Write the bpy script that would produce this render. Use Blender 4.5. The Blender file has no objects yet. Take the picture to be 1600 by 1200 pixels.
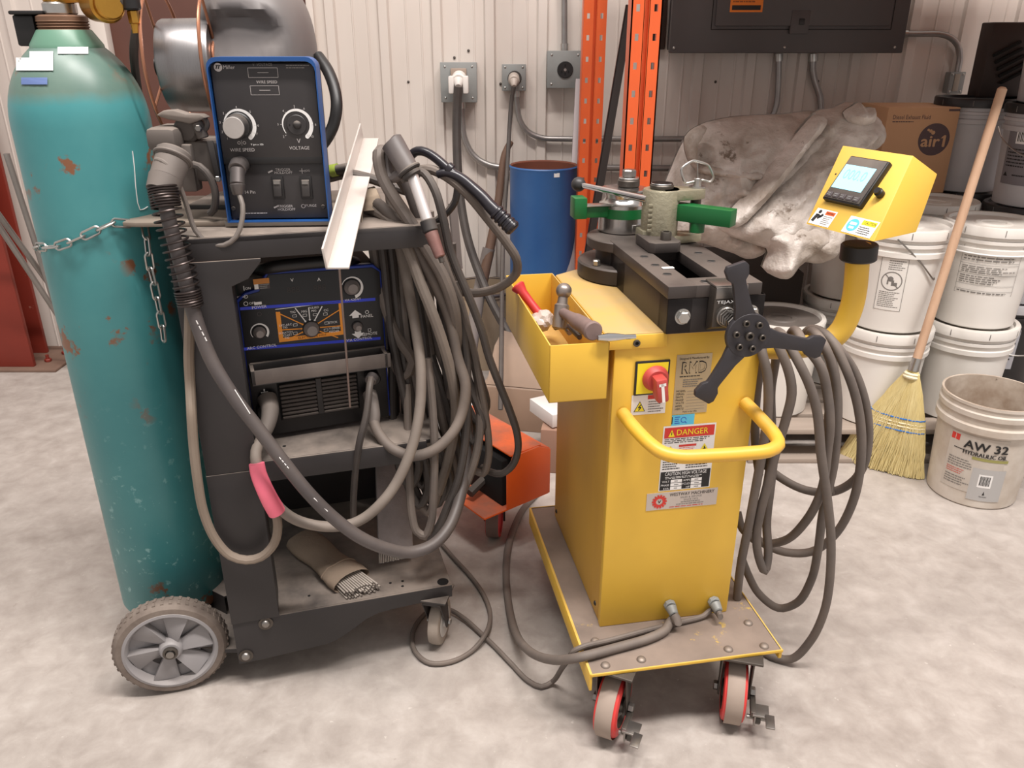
import bpy, bmesh, math, random
from mathutils import Vector, Matrix, Euler, noise
random.seed(7)
PI = math.pi
SC = bpy.context.scene
COL = SC.collection
# ------------------------------------------------------------------ surveyed view (used to measure real positions)
FPX, TH, CH = 1250.0, math.radians(23.3), 1.42
CAM = Vector((0, 0, CH))
FWD = Vector((0, math.cos(TH), -math.sin(TH))); UPV = Vector((0, math.sin(TH), math.cos(TH))); RGT = Vector((1, 0, 0))
def ray(u, v): return FWD + RGT * ((u - 800) / FPX) + UPV * ((600 - v) / FPX)
def PZ(u, v, z): d = ray(u, v); return CAM + d * ((z - CH) / d.z)
def PY(u, v, y): d = ray(u, v); return CAM + d * (y / d.y)
def PD(u, v, t): return CAM + ray(u, v) * t
def PP(u, v, p0, n): d = ray(u, v); return CAM + d * ((p0 - CAM).dot(n) / d.dot(n))
class Frame:
    """a local frame: x right, y back, z up, turned about z"""
    def __init__(s, o, yaw):
        s.o = Vector(o); s.yaw = math.radians(yaw)
        s.M = Matrix.Translation(s.o) @ Matrix.Rotation(s.yaw, 4, 'Z'); s.I = s.M.inverted()
        s.n = s.M.to_3x3() @ Vector((0, 1, 0)); s.x = s.M.to_3x3() @ Vector((1, 0, 0))
    def on(s, u, v, y=0.0):  # measured point on the plane local y = const
        return s.I @ PP(u, v, s.M @ Vector((0, y, 0)), s.n)
    def at(s, u, v, z):      # measured point on the level z (world height)
        return s.I @ PZ(u, v, z)
    def w(s, x, y, z): return s.M @ Vector((x, y, z))
# ------------------------------------------------------------------ materials
def lin(c):
    out = []
    for k in c:
        k = k / 255.0
        out.append(k / 12.92 if k <= 0.04045 else ((k + 0.055) / 1.055) ** 2.4)
    return (*out, 1.0)
DUST = (142, 130, 120)
_mats = {}
def mat(name, col, rough=.5, metal=0.0, col2=None, scale=6.0, amt=.5, dust=0.0, bump=0.0, bscale=60.0, speck=None, sthr=.66, sscale=18.0,
        emit=None, estr=1.0, stretch=None, spec=.5, dustcol=DUST):
    if name in _mats: return _mats[name]
    m = bpy.data.materials.new(name); m.use_nodes = True; nt = m.node_tree; N = nt.nodes; L = nt.links
    b = N['Principled BSDF']; b.inputs['Roughness'].default_value = rough; b.inputs['Metallic'].default_value = metal
    b.inputs['Specular IOR Level'].default_value = spec
    tc = N.new('ShaderNodeTexCoord'); vec = tc.outputs['Object']
    if stretch:
        mp = N.new('ShaderNodeMapping'); mp.inputs['Scale'].default_value = stretch; L.new(vec, mp.inputs['Vector']); vec = mp.outputs['Vector']
    def nz(sc, det=4.0, rgh=.6):
        n = N.new('ShaderNodeTexNoise'); n.inputs['Scale'].default_value = sc; n.inputs['Detail'].default_value = det
        n.inputs['Roughness'].default_value = rgh; L.new(vec, n.inputs['Vector']); return n.outputs['Fac']
    def ramp(src, a, c):
        r = N.new('ShaderNodeMapRange'); r.inputs['From Min'].default_value = a; r.inputs['From Max'].default_value = c
        L.new(src, r.inputs['Value']); return r.outputs['Result']
    def mul(a, k):
        x = N.new('ShaderNodeMath'); x.operation = 'MULTIPLY'; L.new(a, x.inputs[0])
        if isinstance(k, float) or isinstance(k, int): x.inputs[1].default_value = k
        else: L.new(k, x.inputs[1])
        return x.outputs[0]
    def mix(f, a, c):
        x = N.new('ShaderNodeMix'); x.data_type = 'RGBA'; L.new(f, x.inputs['Factor'])
        if isinstance(a, tuple): x.inputs['A'].default_value = a
        else: L.new(a, x.inputs['A'])
        if isinstance(c, tuple): x.inputs['B'].default_value = c
        else: L.new(c, x.inputs['B'])
        return x.outputs['Result']
    cur = lin(col)
    if col2 is not None:
        cur = mix(mul(ramp(nz(scale), .35, .68), float(amt)), cur, lin(col2))
    if speck is not None:
        cur = mix(ramp(nz(sscale, 6.0, .7), sthr, sthr + .05), cur, lin(speck))
    if dust > 0:
        g = N.new('ShaderNodeNewGeometry'); sx = N.new('ShaderNodeSeparateXYZ'); L.new(g.outputs['Normal'], sx.inputs[0])
        up = ramp(sx.outputs['Z'], .15, .9); f = mul(mul(up, ramp(nz(5.0, 5.0), .25, .55)), float(dust))
        cur = mix(f, cur, lin(dustcol))
        rr = N.new('ShaderNodeMapRange'); L.new(f, rr.inputs['Value']); rr.inputs['To Min'].default_value = rough; rr.inputs['To Max'].default_value = .9
        L.new(rr.outputs['Result'], b.inputs['Roughness'])
    if isinstance(cur, tuple): b.inputs['Base Color'].default_value = cur
    else: L.new(cur, b.inputs['Base Color'])
    if bump > 0:
        bp = N.new('ShaderNodeBump'); bp.inputs['Strength'].default_value = bump; bp.inputs['Distance'].default_value = .01
        L.new(nz(bscale, 4.0), bp.inputs['Height']); L.new(bp.outputs['Normal'], b.inputs['Normal'])
    if emit is not None:
        b.inputs['Emission Color'].default_value = lin(emit); b.inputs['Emission Strength'].default_value = estr
    _mats[name] = m
    return m
# ------------------------------------------------------------------ mesh builder
ROOT = {}
def frame_m(o, ex, ey):
    ex = Vector(ex).normalized(); ey = Vector(ey); ez = ex.cross(ey).normalized(); ey = ez.cross(ex)
    return Matrix(((ex.x, ey.x, ez.x, o[0]), (ex.y, ey.y, ez.y, o[1]), (ex.z, ey.z, ez.z, o[2]), (0, 0, 0, 1)))
def axis_m(p, d):
    d = Vector(d).normalized(); a = Vector((0, 0, 1)) if abs(d.z) < .95 else Vector((1, 0, 0))
    ex = a.cross(d).normalized(); ey = d.cross(ex)
    return Matrix(((ex.x, ey.x, d.x, p[0]), (ex.y, ey.y, d.y, p[1]), (ex.z, ey.z, d.z, p[2]), (0, 0, 0, 1)))
def cr(pts, step=.012, closed=False):
    pts = [Vector(p) for p in pts]; n = len(pts); out = []
    for i in range(n if closed else n - 1):
        p1, p2 = pts[i], pts[(i + 1) % n]
        p0 = pts[(i - 1) % n] if (closed or i > 0) else p1 * 2 - p2
        p3 = pts[(i + 2) % n] if (closed or i < n - 2) else p2 * 2 - p1
        k = max(2, int((p2 - p1).length / step))
        t0 = 0.0; t1 = max((p1 - p0).length, 1e-5) ** .5; t2 = t1 + max((p2 - p1).length, 1e-5) ** .5; t3 = t2 + max((p3 - p2).length, 1e-5) ** .5
        for j in range(k):
            t = t1 + (t2 - t1) * j / k
            a1 = p0 * ((t1 - t) / (t1 - t0)) + p1 * ((t - t0) / (t1 - t0)); a2 = p1 * ((t2 - t) / (t2 - t1)) + p2 * ((t - t1) / (t2 - t1))
            a3 = p2 * ((t3 - t) / (t3 - t2)) + p3 * ((t - t2) / (t3 - t2))
            b1 = a1 * ((t2 - t) / (t2 - t0)) + a2 * ((t - t0) / (t2 - t0)); b2 = a2 * ((t3 - t) / (t3 - t1)) + a3 * ((t - t1) / (t3 - t1))
            out.append(b1 * ((t2 - t) / (t2 - t1)) + b2 * ((t - t1) / (t2 - t1)))
    if not closed: out.append(pts[-1])
    return out
_tc = {}
def text_geo(s):
    if s not in _tc:
        cu = bpy.data.curves.new('lettering', 'FONT'); cu.body = s; cu.resolution_u = 2; cu.size = 1
        ob = bpy.data.objects.new('lettering', cu); me = bpy.data.meshes.new_from_object(ob)
        vs = [(v.co.x, v.co.y) for v in me.vertices]; fs = [tuple(p.vertices) for p in me.polygons]
        bpy.data.objects.remove(ob); bpy.data.curves.remove(cu); bpy.data.meshes.remove(me)
        _tc[s] = (vs, fs)
    return _tc[s]
class MB:
    def __init__(s, xf=None): s.V = []; s.F = []; s.MI = []; s.mats = []; s.xf = xf or Matrix()
    def mi(s, m):
        if m not in s.mats: s.mats.append(m)
        return s.mats.index(m)
    def add(s, vs, fs, m, mtx=None):
        T = s.xf @ mtx if mtx is not None else s.xf
        k = len(s.V); i = s.mi(m)
        s.V.extend([T @ Vector(v) for v in vs]); s.F.extend([tuple(a + k for a in f) for f in fs]); s.MI.extend([i] * len(fs))
        return s
    def addbm(s, bm, m, mtx=None):
        bm.verts.ensure_lookup_table(); bm.verts.index_update()
        s.add([v.co.copy() for v in bm.verts], [tuple(v.index for v in f.verts) for f in bm.faces], m, mtx); bm.free(); return s
    def box(s, lo, hi, m, bev=.0, seg=2, mtx=None):
        lo = Vector(lo); hi = Vector(hi); c = (lo + hi) / 2; d = hi - lo
        bm = bmesh.new(); bmesh.ops.create_cube(bm, size=1)
        for v in bm.verts: v.co = Vector((v.co.x * d.x, v.co.y * d.y, v.co.z * d.z)) + c
        if bev > 0: bmesh.ops.bevel(bm, geom=bm.edges[:], offset=min(bev, min(abs(d.x), abs(d.y), abs(d.z)) * .45), segments=seg, affect='EDGES', profile=.5)
        return s.addbm(bm, m, mtx)
    def hexa(s, p, m, bev=0.0):  # 8 points: 0-3 one face loop, 4-7 the opposite
        bm = bmesh.new(); vs = [bm.verts.new(Vector(q)) for q in p]
        for f in ((3, 2, 1, 0), (4, 5, 6, 7), (0, 1, 5, 4), (1, 2, 6, 5), (2, 3, 7, 6), (3, 0, 4, 7)): bm.faces.new([vs[i] for i in f])
        bmesh.ops.recalc_face_normals(bm, faces=bm.faces[:])
        if bev > 0: bmesh.ops.bevel(bm, geom=bm.edges[:], offset=bev, segments=2, affect='EDGES', profile=.5)
        return s.addbm(bm, m)
    def prism(s, poly, h, m, mtx=None, bev=0.0):  # polygon in xy raised along z
        bm = bmesh.new(); a = [bm.verts.new((p[0], p[1], 0)) for p in poly]; f = bm.faces.new(a)
        r = bmesh.ops.extrude_face_region(bm, geom=[f])
        for v in [e for e in r['geom'] if isinstance(e, bmesh.types.BMVert)]: v.co.z += h
        bmesh.ops.recalc_face_normals(bm, faces=bm.faces[:])
        if bev > 0:
            bmesh.ops.bevel(bm, geom=[e for e in bm.edges if e.calc_face_angle(0) > .5], offset=bev, segments=2, affect='EDGES', profile=.5)
        return s.addbm(bm, m, mtx)
    def lathe(s, prof, m, p=(0, 0, 0), d=(0, 0, 1), seg=28, mtx=None, a0=0.0, a1=2 * PI):
        T = axis_m(p, d); full = abs(a1 - a0 - 2 * PI) < 1e-4; n = seg if full else seg + 1; vs = []; fs = []; rows = []
        for (r, z) in prof:
            if r < 1e-6: rows.append([len(vs)]); vs.append((0, 0, z))
            else:
                rows.append(list(range(len(vs), len(vs) + n)))
                for k in range(n):
                    a = a0 + (a1 - a0) * k / seg; vs.append((r * math.cos(a), r * math.sin(a), z))
        for A, B in zip(rows, rows[1:]):
            for k in range(seg):
                k2 = (k + 1) % n if full else k + 1
                if len(A) == 1 and len(B) == 1: continue
                if len(A) == 1: fs.append((A[0], B[k2], B[k]))
                elif len(B) == 1: fs.append((A[k], A[k2], B[0]))
                else: fs.append((A[k], A[k2], B[k2], B[k]))
        return s.add(vs, fs, m, T if mtx is None else mtx @ T)
    def cyl(s, p0, p1, r, m, r2=None, seg=24, bev=0.0, mtx=None):
        p0 = Vector(p0); p1 = Vector(p1); h = (p1 - p0).length; r2 = r if r2 is None else r2; b = min(bev, h * .4, min(r, r2) * .5)
        pr = [(0, 0), (r - b, 0), (r, b), (r2, h - b), (r2 - b, h), (0, h)] if b > 0 else [(0, 0), (r, 0), (r2, h), (0, h)]
        return s.lathe(pr, m, p0, p1 - p0, seg, mtx)
    def hexbolt(s, p, d, r, h, m): return s.cyl(p, Vector(p) + Vector(d).normalized() * h, r, m, seg=6, bev=h * .15)
    def dome(s, p, d, r, h, m, seg=16):
        return s.lathe([(r, 0)] + [(r * math.cos(a), h * math.sin(a)) for a in (.3, .6, .9, 1.2)] + [(0, h)], m, p, d, seg)
    def socket(s, p, d, r, h, m, dark):
        d = Vector(d).normalized(); p = Vector(p)
        s.lathe([(r, 0), (r, h * .85), (r * .88, h), (r * .55, h), (r * .5, h * .5), (0, h * .5)], m, p, d, 14)
        return s.cyl(p + d * h * .5, p + d * (h * .53), r * .5, dark, seg=6)
    def sphere(s, c, r, m, sc=(1, 1, 1), seg=20, mtx=None):
        bm = bmesh.new(); bmesh.ops.create_uvsphere(bm, u_segments=seg, v_segments=max(8, seg // 2), radius=r)
        for v in bm.verts: v.co = Vector((v.co.x * sc[0], v.co.y * sc[1], v.co.z * sc[2])) + Vector(c)
        return s.addbm(bm, m, mtx)
    def tube(s, pts, r, m, seg=10, closed=False, rad=None):
        pts = [Vector(p) for p in pts]; n = len(pts); vs = []; fs = []
        def tan(i):
            a = pts[(i - 1) % n] if (closed or i > 0) else pts[i]; b = pts[(i + 1) % n] if (closed or i < n - 1) else pts[i]
            t = b - a
            return t.normalized() if t.length > 1e-9 else Vector((0, 0, 1))
        t = tan(0); u = t.cross(Vector((.3, .2, 1))).normalized(); fr = []
        for i in range(n):
            t2 = tan(i); q = t.rotation_difference(t2); u = (q @ u); u = (u - t2 * u.dot(t2)).normalized(); t = t2; fr.append((u, t.cross(u)))
        for i, (a, b) in enumerate(fr):
            rr = rad(i / max(1, n - 1)) if rad else r
            for k in range(seg):
                an = 2 * PI * k / seg; vs.append(pts[i] + a * (rr * math.cos(an)) + b * (rr * math.sin(an)))
        for i in range(n if closed else n - 1):
            j = (i + 1) % n
            for k in range(seg):
                k2 = (k + 1) % seg; fs.append((i * seg + k, i * seg + k2, j * seg + k2, j * seg + k))
        if not closed:
            fs.append(tuple(range(seg - 1, -1, -1))); fs.append(tuple((n - 1) * seg + k for k in range(seg)))
        return s.add(vs, fs, m)
    def torus(s, c, d, R, r, m, seg=28, sub=8, sc=(1, 1)):
        T = axis_m(c, d); pts = [T @ Vector((R * sc[0] * math.cos(2 * PI * k / seg), R * sc[1] * math.sin(2 * PI * k / seg), 0)) for k in range(seg)]
        return s.tube(pts, r, m, sub, closed=True)
    def poly(s, pts, m): return s.add([Vector(p) for p in pts], [tuple(range(len(pts)))], m)
    # lettering and flat marks on a front face (local x right, z up, facing -y)
    def text(s, t, x, z, m, w=None, h=None, y=-.0006, al='c', mtx=None):
        vs, fs = text_geo(t)
        if not vs: return s
        x0 = min(v[0] for v in vs); x1 = max(v[0] for v in vs); y0 = min(v[1] for v in vs); y1 = max(v[1] for v in vs)
        k = h / (y1 - y0) if h else w / (x1 - x0); kx = w / (x1 - x0) if w else k
        off = {'c': (x0 + x1) / 2, 'l': x0, 'r': x1}[al]
        P = [(x + (a - off) * kx, y, z + (b - (y0 + y1) / 2) * k) for a, b in vs]
        return s.add(P, fs, m, mtx)
    def rect(s, x0, z0, x1, z1, m, y=-.0004, mtx=None):
        return s.add([(x0, y, z0), (x1, y, z0), (x1, y, z1), (x0, y, z1)], [(0, 1, 2, 3)], m, mtx)
    def line(s, x0, z0, x1, z1, wd, m, y=-.0005, mtx=None):
        d = Vector((x1 - x0, z1 - z0)); d.normalize(); n = Vector((-d.y, d.x)) * wd / 2
        return s.add([(x0 + n.x, y, z0 + n.y), (x0 - n.x, y, z0 - n.y), (x1 - n.x, y, z1 - n.y), (x1 + n.x, y, z1 + n.y)], [(0, 1, 2, 3)], m, mtx)
    def box_lines(s, x0, z0, x1, z1, wd, m, y=-.0005, mtx=None):
        s.line(x0, z0, x1, z0, wd, m, y, mtx); s.line(x1, z0, x1, z1, wd, m, y, mtx); s.line(x1, z1, x0, z1, wd, m, y, mtx); return s.line(x0, z1, x0, z0, wd, m, y, mtx)
    def arc(s, x, z, r0, r1, a0, a1, m, y=-.0005, seg=24, r0b=None, r1b=None, mtx=None):
        r0b = r0 if r0b is None else r0b; r1b = r1 if r1b is None else r1b; vs = []; fs = []
        for k in range(seg + 1):
            t = k / seg; a = math.radians(a0 + (a1 - a0) * t); q0 = r0 + (r0b - r0) * t; q1 = r1 + (r1b - r1) * t
            vs += [(x + q0 * math.cos(a), y, z + q0 * math.sin(a)), (x + q1 * math.cos(a), y, z + q1 * math.sin(a))]
        for k in range(seg): fs.append((2 * k, 2 * k + 1, 2 * k + 3, 2 * k + 2))
        return s.add(vs, fs, m, mtx)
    def disc(s, x, z, r, m, y=-.0005, seg=24, mtx=None):
        return s.add([(x + r * math.cos(2 * PI * k / seg), y, z + r * math.sin(2 * PI * k / seg)) for k in range(seg)], [tuple(range(seg))], m, mtx)
    def fine(s, x0, z0, x1, z1, n, m, y=-.0005, mtx=None, seed=1):  # rows of unreadably small print
        rnd = random.Random(seed); h = (z1 - z0) / n
        for i in range(n):
            z = z1 - (i + .5) * h; x = x0; end = x1 - rnd.random() * (x1 - x0) * .3
            while x < end:
                w = (x1 - x0) * (.04 + .1 * rnd.random()); s.rect(x, z - h * .2, min(x + w, end), z + h * .2, m, y, mtx); x += w + (x1 - x0) * .02
        return s
    def build(s, name, parent=None, angle=.6, loc=None, label=None):
        me = bpy.data.meshes.new(name)
        if parent is not None: inv = ROOT[parent].inverted()
        else: inv = Matrix.Translation(-Vector(loc)) if loc is not None else Matrix()
        me.from_pydata([tuple(inv @ v) for v in s.V], [], s.F)
        for m in s.mats: me.materials.append(m)
        me.polygons.foreach_set('material_index', s.MI)
        me.polygons.foreach_set('use_smooth', [True] * len(s.F)); me.validate(); me.update()
        me.set_sharp_from_angle(angle=angle)
        o = bpy.data.objects.new(name, me); COL.objects.link(o)
        if parent is not None: o.parent = parent; ROOT[o] = ROOT[parent]
        elif loc is not None: o.location = loc; ROOT[o] = Matrix.Translation(Vector(loc))
        else: ROOT[o] = Matrix()
        if label: o['label'] = label
        return o
def thing(name, label, cat, loc=(0, 0, 0), yaw=0.0, group=None):
    o = bpy.data.objects.new(name, None); COL.objects.link(o); o.empty_display_size = .05
    o.location = loc; o.rotation_euler = (0, 0, yaw); ROOT[o] = Matrix.Translation(Vector(loc)) @ Matrix.Rotation(yaw, 4, 'Z')
    o['label'] = label; o['category'] = cat
    if group: o['group'] = group
    return o
def tag(o, label, cat, group=None):
    o['label'] = label; o['category'] = cat
    if group: o['group'] = group
    return o
def struct(o): o['kind'] = 'structure'; return o
def place(r, loc, rz=0.0): r.location = loc; r.rotation_euler = (0, 0, rz); ROOT[r] = Matrix.Translation(Vector(loc)) @ Matrix.Rotation(rz, 4, 'Z')
def dup(root, loc, rz, label):
    r = root.copy(); COL.objects.link(r); place(r, loc, rz); r['label'] = label
    for ch in list(root.children):
        c = ch.copy(); COL.objects.link(c); c.parent = r
        for g in list(ch.children):
            d = g.copy(); COL.objects.link(d); d.parent = c
    return r
# ------------------------------------------------------------------ palette
M_black = mat('black powder coat', (38, 35, 36), .5, col2=(52, 48, 48), scale=4, dust=.85, speck=(105, 98, 92), sthr=.72, sscale=40)
M_blk = mat('black plastic', (22, 21, 22), .45, col2=(40, 37, 36), scale=5, amt=.5)
M_blkd = mat('dusty black plastic', (34, 32, 33), .55, col2=(66, 60, 57), scale=5, amt=.6, dust=.6)
M_void = mat('dark interior', (10, 9, 9), .9)
M_steel = mat('bare steel', (150, 146, 142), .35, .9, col2=(110, 104, 98), scale=9)
M_zinc = mat('zinc plated steel', (190, 188, 184), .28, .9, col2=(150, 146, 140), scale=20)
M_chrome = mat('polished steel', (205, 205, 206), .15, 1.0)
M_galv = mat('galvanised conduit', (165, 162, 160), .38, .8, col2=(125, 120, 116), scale=9)
M_boxgrey = mat('grey enclosure paint', (140, 142, 140), .5, .1, col2=(120, 120, 118), scale=7)
M_yel = mat('yellow machine paint', (228, 184, 66), .42, col2=(212, 168, 60), scale=3.5, amt=.7, dust=.35, speck=(150, 112, 40), sthr=.74, sscale=30, dustcol=(190, 165, 120))
M_yelside = mat('deeper yellow paint with dust', (204, 158, 62), .5, col2=(180, 136, 60), scale=3, amt=.8, dust=.5, speck=(128, 98, 50), sthr=.7, sscale=22, stretch=(1, 1, .35), dustcol=(190, 165, 120))  # deeper yellow than the front paint, plus specks and dust on upward faces
M_yeltop = mat('scuffed yellow top', (196, 158, 78), .6, col2=(172, 148, 112), scale=4, amt=.9, speck=(120, 102, 84), sthr=.68, sscale=12)
M_yelplate = mat('dirt covered yellow plate', (138, 122, 110), .75, col2=(116, 102, 92), scale=7, amt=.9, speck=(190, 158, 70), sthr=.62, sscale=9)
M_cable = mat('dusty grey rubber cable', (92, 84, 79), .62, col2=(118, 106, 97), scale=9, amt=.7, dust=.3)
M_cabled = mat('dark rubber cable', (56, 51, 49), .55, col2=(82, 74, 69), scale=8, amt=.6, dust=.25)
M_cablel = mat('pale dusty cable', (126, 116, 107), .65, col2=(104, 94, 87), scale=9, amt=.7, dust=.2)
M_white = mat('white print', (232, 230, 228), .6)
M_ink = mat('black print', (30, 28, 28), .6)
M_greyink = mat('grey print', (120, 116, 112), .6)
M_redp = mat('red print', (205, 52, 42), .5)
M_yelp = mat('warning yellow print', (240, 220, 40), .5)
M_orgp = mat('orange print', (240, 140, 30), .5)
M_bluep = mat('blue print', (36, 66, 190), .5)
M_skyp = mat('light blue print', (90, 190, 225), .5)
M_dgrey = mat('dark grey print', (72, 64, 66), .6)
# ================================================================== SETTING
def cyl_hit(u, v, cx, cy, r):
    d = ray(u, v); ox, oy = -cx, -cy
    a = d.x * d.x + d.y * d.y; b = 2 * (ox * d.x + oy * d.y); c = ox * ox + oy * oy - r * r; q = b * b - 4 * a * c
    t = (-b - math.sqrt(q)) / (2 * a) if q > 0 else -b / (2 * a)
    return CAM + d * t
def bend(mb, cx, cy, rf, a0):
    for i, p in enumerate(mb.V):
        r = rf(p.z); ph = a0 + p.x / r; q = r - p.y
        mb.V[i] = Vector((cx + q * math.sin(ph), cy - q * math.cos(ph), p.z))
    return mb
def patch(mb, x0, z0, x1, z1, m, y=-.0004, n=10):
    for k in range(n): mb.rect(x0 + (x1 - x0) * k / n, z0, x0 + (x1 - x0) * (k + 1) / n, z1, m, y)
    return mb
WALLY = 3.75
def floor_mat():
    m = bpy.data.materials.new('polished concrete'); m.use_nodes = True; nt = m.node_tree; N = nt.nodes; L = nt.links; b = N['Principled BSDF']
    tc = N.new('ShaderNodeTexCoord')
    def nz(sc, d, w=0.0):
        n = N.new('ShaderNodeTexNoise'); n.inputs['Scale'].default_value = sc; n.inputs['Detail'].default_value = d; n.inputs['Roughness'].default_value = .62
        n.inputs['Distortion'].default_value = w; L.new(tc.outputs['Object'], n.inputs['Vector']); return n.outputs['Fac']
    def rp(s, stops):
        r = N.new('ShaderNodeValToRGB'); e = r.color_ramp.elements
        while len(e) < len(stops): e.new(.5)
        for k, (p, c) in enumerate(stops): e[k].position = p; e[k].color = lin(c)
        L.new(s, r.inputs['Fac']); return r.outputs['Color']
    def mix(f, a, c, mode='MIX'):
        x = N.new('ShaderNodeMix'); x.data_type = 'RGBA'; x.blend_type = mode
        if isinstance(f, float): x.inputs['Factor'].default_value = f
        else: L.new(f, x.inputs['Factor'])
        L.new(a, x.inputs['A']); L.new(c, x.inputs['B']); return x.outputs['Result']
    base = rp(nz(1.3, 8, .6), [(.3, (142, 132, 125)), (.5, (166, 157, 150)), (.7, (184, 176, 170))])
    fine = rp(nz(14, 10, .3), [(.3, (132, 123, 116)), (.55, (172, 164, 157)), (.75, (200, 194, 188))])
    c = mix(.45, base, fine)
    sp = N.new('ShaderNodeMapRange'); sp.inputs['From Min'].default_value = .66; sp.inputs['From Max'].default_value = .74; L.new(nz(48, 6), sp.inputs['Value'])
    sc = N.new('ShaderNodeMath'); sc.operation = 'MULTIPLY'; sc.inputs[1].default_value = .5; L.new(sp.outputs['Result'], sc.inputs[0])
    w = N.new('ShaderNodeRGB'); w.outputs[0].default_value = lin((215, 208, 200)); c = mix(sc.outputs[0], c, w.outputs[0])
    dk = N.new('ShaderNodeMapRange'); dk.inputs['From Min'].default_value = .67; dk.inputs['From Max'].default_value = .78; L.new(nz(33, 7, .4), dk.inputs['Value'])
    sd = N.new('ShaderNodeMath'); sd.operation = 'MULTIPLY'; sd.inputs[1].default_value = .5; L.new(dk.outputs['Result'], sd.inputs[0])
    k = N.new('ShaderNodeRGB'); k.outputs[0].default_value = lin((112, 100, 90)); c = mix(sd.outputs[0], c, k.outputs[0])
    L.new(c, b.inputs['Base Color']); b.inputs['Roughness'].default_value = .5; b.inputs['Specular IOR Level'].default_value = .35
    bp = N.new('ShaderNodeBump'); bp.inputs['Strength'].default_value = .12; bp.inputs['Distance'].default_value = .004; L.new(nz(60, 6), bp.inputs['Height']); L.new(bp.outputs['Normal'], b.inputs['Normal'])
    return m
f = MB(); f.box((-5, -3, -.05), (5, 4.2, 0), floor_mat()); struct(f.build('floor'))
M_wall = mat('white painted wall sheet', (212, 203, 195), .55, col2=(194, 182, 172), scale=2.2, amt=.6, speck=(170, 154, 138), sthr=.73, sscale=9, stretch=(1, 1, .35))
w = MB(); xs = []; pitch = .2265; k = -16
prof = []
while True:
    c = -.322 + pitch * k
    if c > 4.2: break
    prof += [(c - .026, 0), (c - .018, -.016), (c + .018, -.016), (c + .026, 0), (c + .09, 0), (c + .093, -.003), (c + .097, -.003), (c + .10, 0), (c + .155, 0), (c + .158, -.003), (c + .162, -.003), (c + .165, 0)]
    k += 1
DX0, DX1 = -1.74, -.86
def wall_strip(pts, z0, z1):
    vs = []; fs = []
    for x, y in pts: vs += [(x, WALLY + y, z0), (x, WALLY + y, z1)]
    for i in range(len(pts) - 1): fs.append((2 * i, 2 * i + 2, 2 * i + 3, 2 * i + 1))
    w.add(vs, fs, M_wall)
wall_strip([p for p in prof if p[0] < DX0], 0, 4.6); wall_strip([(DX1, 0)] + [p for p in prof if p[0] > DX1], 0, 4.6)
wall_strip([(DX0, 0), (DX1, 0)], 2.14, 4.6)
w.box((-4.0, WALLY + .03, 0), (DX0, WALLY + .1, 4.6), M_wall); w.box((DX1, WALLY + .03, 0), (4.3, WALLY + .1, 4.6), M_wall); w.box((DX0, WALLY + .03, 2.14), (DX1, WALLY + .1, 4.6), M_wall)
M_screw = mat('dark screw heads', (70, 62, 56), .5)
for u, v in ((638, 128), (710, 90), (732, 79), (718, 132), (782, 131), (1118, 128), (852, 125), (1278, 127), (1418, 126)):
    p = PY(u, v, WALLY - .003); w.dome(p, (0, -1, 0), .006, .004, M_screw, 8)
struct(w.build('wall_back', angle=.3))
d = MB(); M_door = mat('brown painted steel door', (92, 58, 48), .5, col2=(78, 50, 42), scale=3)
d.box((DX0, WALLY + .02, .005), (DX1, WALLY + .065, 2.14), M_door, .003)
do = struct(d.build('door_1'))
d = MB(); d.box((DX0 - .05, WALLY - .03, 0), (DX0 + .01, WALLY + .03, 2.19), M_wall, .004); d.box((DX1 - .01, WALLY - .022, 0), (DX1 + .02, WALLY + .03, 2.19), M_wall, .004); d.box((DX0 - .05, WALLY - .03, 2.13), (DX1 + .02, WALLY + .03, 2.19), M_wall, .004)
struct(d.build('trim_1'))
# red steel column
M_redst = mat('red oxide painted steel', (136, 48, 34), .55, col2=(112, 40, 30), scale=3, speck=(190, 150, 130), sthr=.70, sscale=26)
cl = MB(); a = PZ(55, 572, 0.012)
cl.box((a.x - .25, a.y - .01, .012), (a.x, a.y + .012, 4.6), M_redst, .002); cl.box((a.x - .13, a.y, .012), (a.x - .115, a.y + .18, 4.6), M_redst); cl.box((a.x - .25, a.y + .17, .012), (a.x - .035, a.y + .19, 4.6), M_redst, .002)
t = thing('steel_column', 'red painted steel column bolted to floor at far left', 'column', (a.x - .12, a.y + .1, 0))
cl.build('column_shaft', t)
bp = MB(); bp.box((a.x - .30, a.y - .05, 0), (a.x + .12, a.y + .30, .012), mat('dusty base plate', (120, 96, 82), .8, col2=(96, 70, 58)), .002); bp.build('base_plate', t)
for dx, dy in ((.03, .06), (.06, .16), (-.2, -.03)):
    b = MB(); b.hexbolt((a.x + dx, a.y + dy, .012), (0, 0, 1), .016, .014, M_redst); b.cyl((a.x + dx, a.y + dy, .012), (a.x + dx, a.y + dy, .045), .008, M_redst, seg=10); b.build('anchor_bolt', t)
M_pipe = mat('grey electrical pipe', (150, 146, 142), .4, .6, col2=(120, 116, 112))
for (p0, p1, lab) in ((PY(10, 240, 3.36), PZ(118, 575, .012), 'uppermost grey pipe leaning beside the red column'), (PY(-40, 283, 3.2), PZ(150, 545, .012), 'middle grey pipe slanting across the red column'), (PY(-40, 295, 3.12), PZ(138, 565, .012), 'lowest grey pipe slanting across the red column')):
    b = MB(); b.cyl(p0, p1, .012, M_pipe, seg=12); tag(b.build('steel_pipe', loc=(p1.x, p1.y, 0)), lab, 'pipe', 'pipes leaning by the column')
q = MB(); cpts = cr([Vector((a.x - .05, a.y - .022, 1.16)), Vector((a.x - .045, a.y - .024, 1.0)), Vector((a.x - .03, a.y - .022, .85)), Vector((a.x - .02, a.y - .022, .74))], .02)
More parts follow.
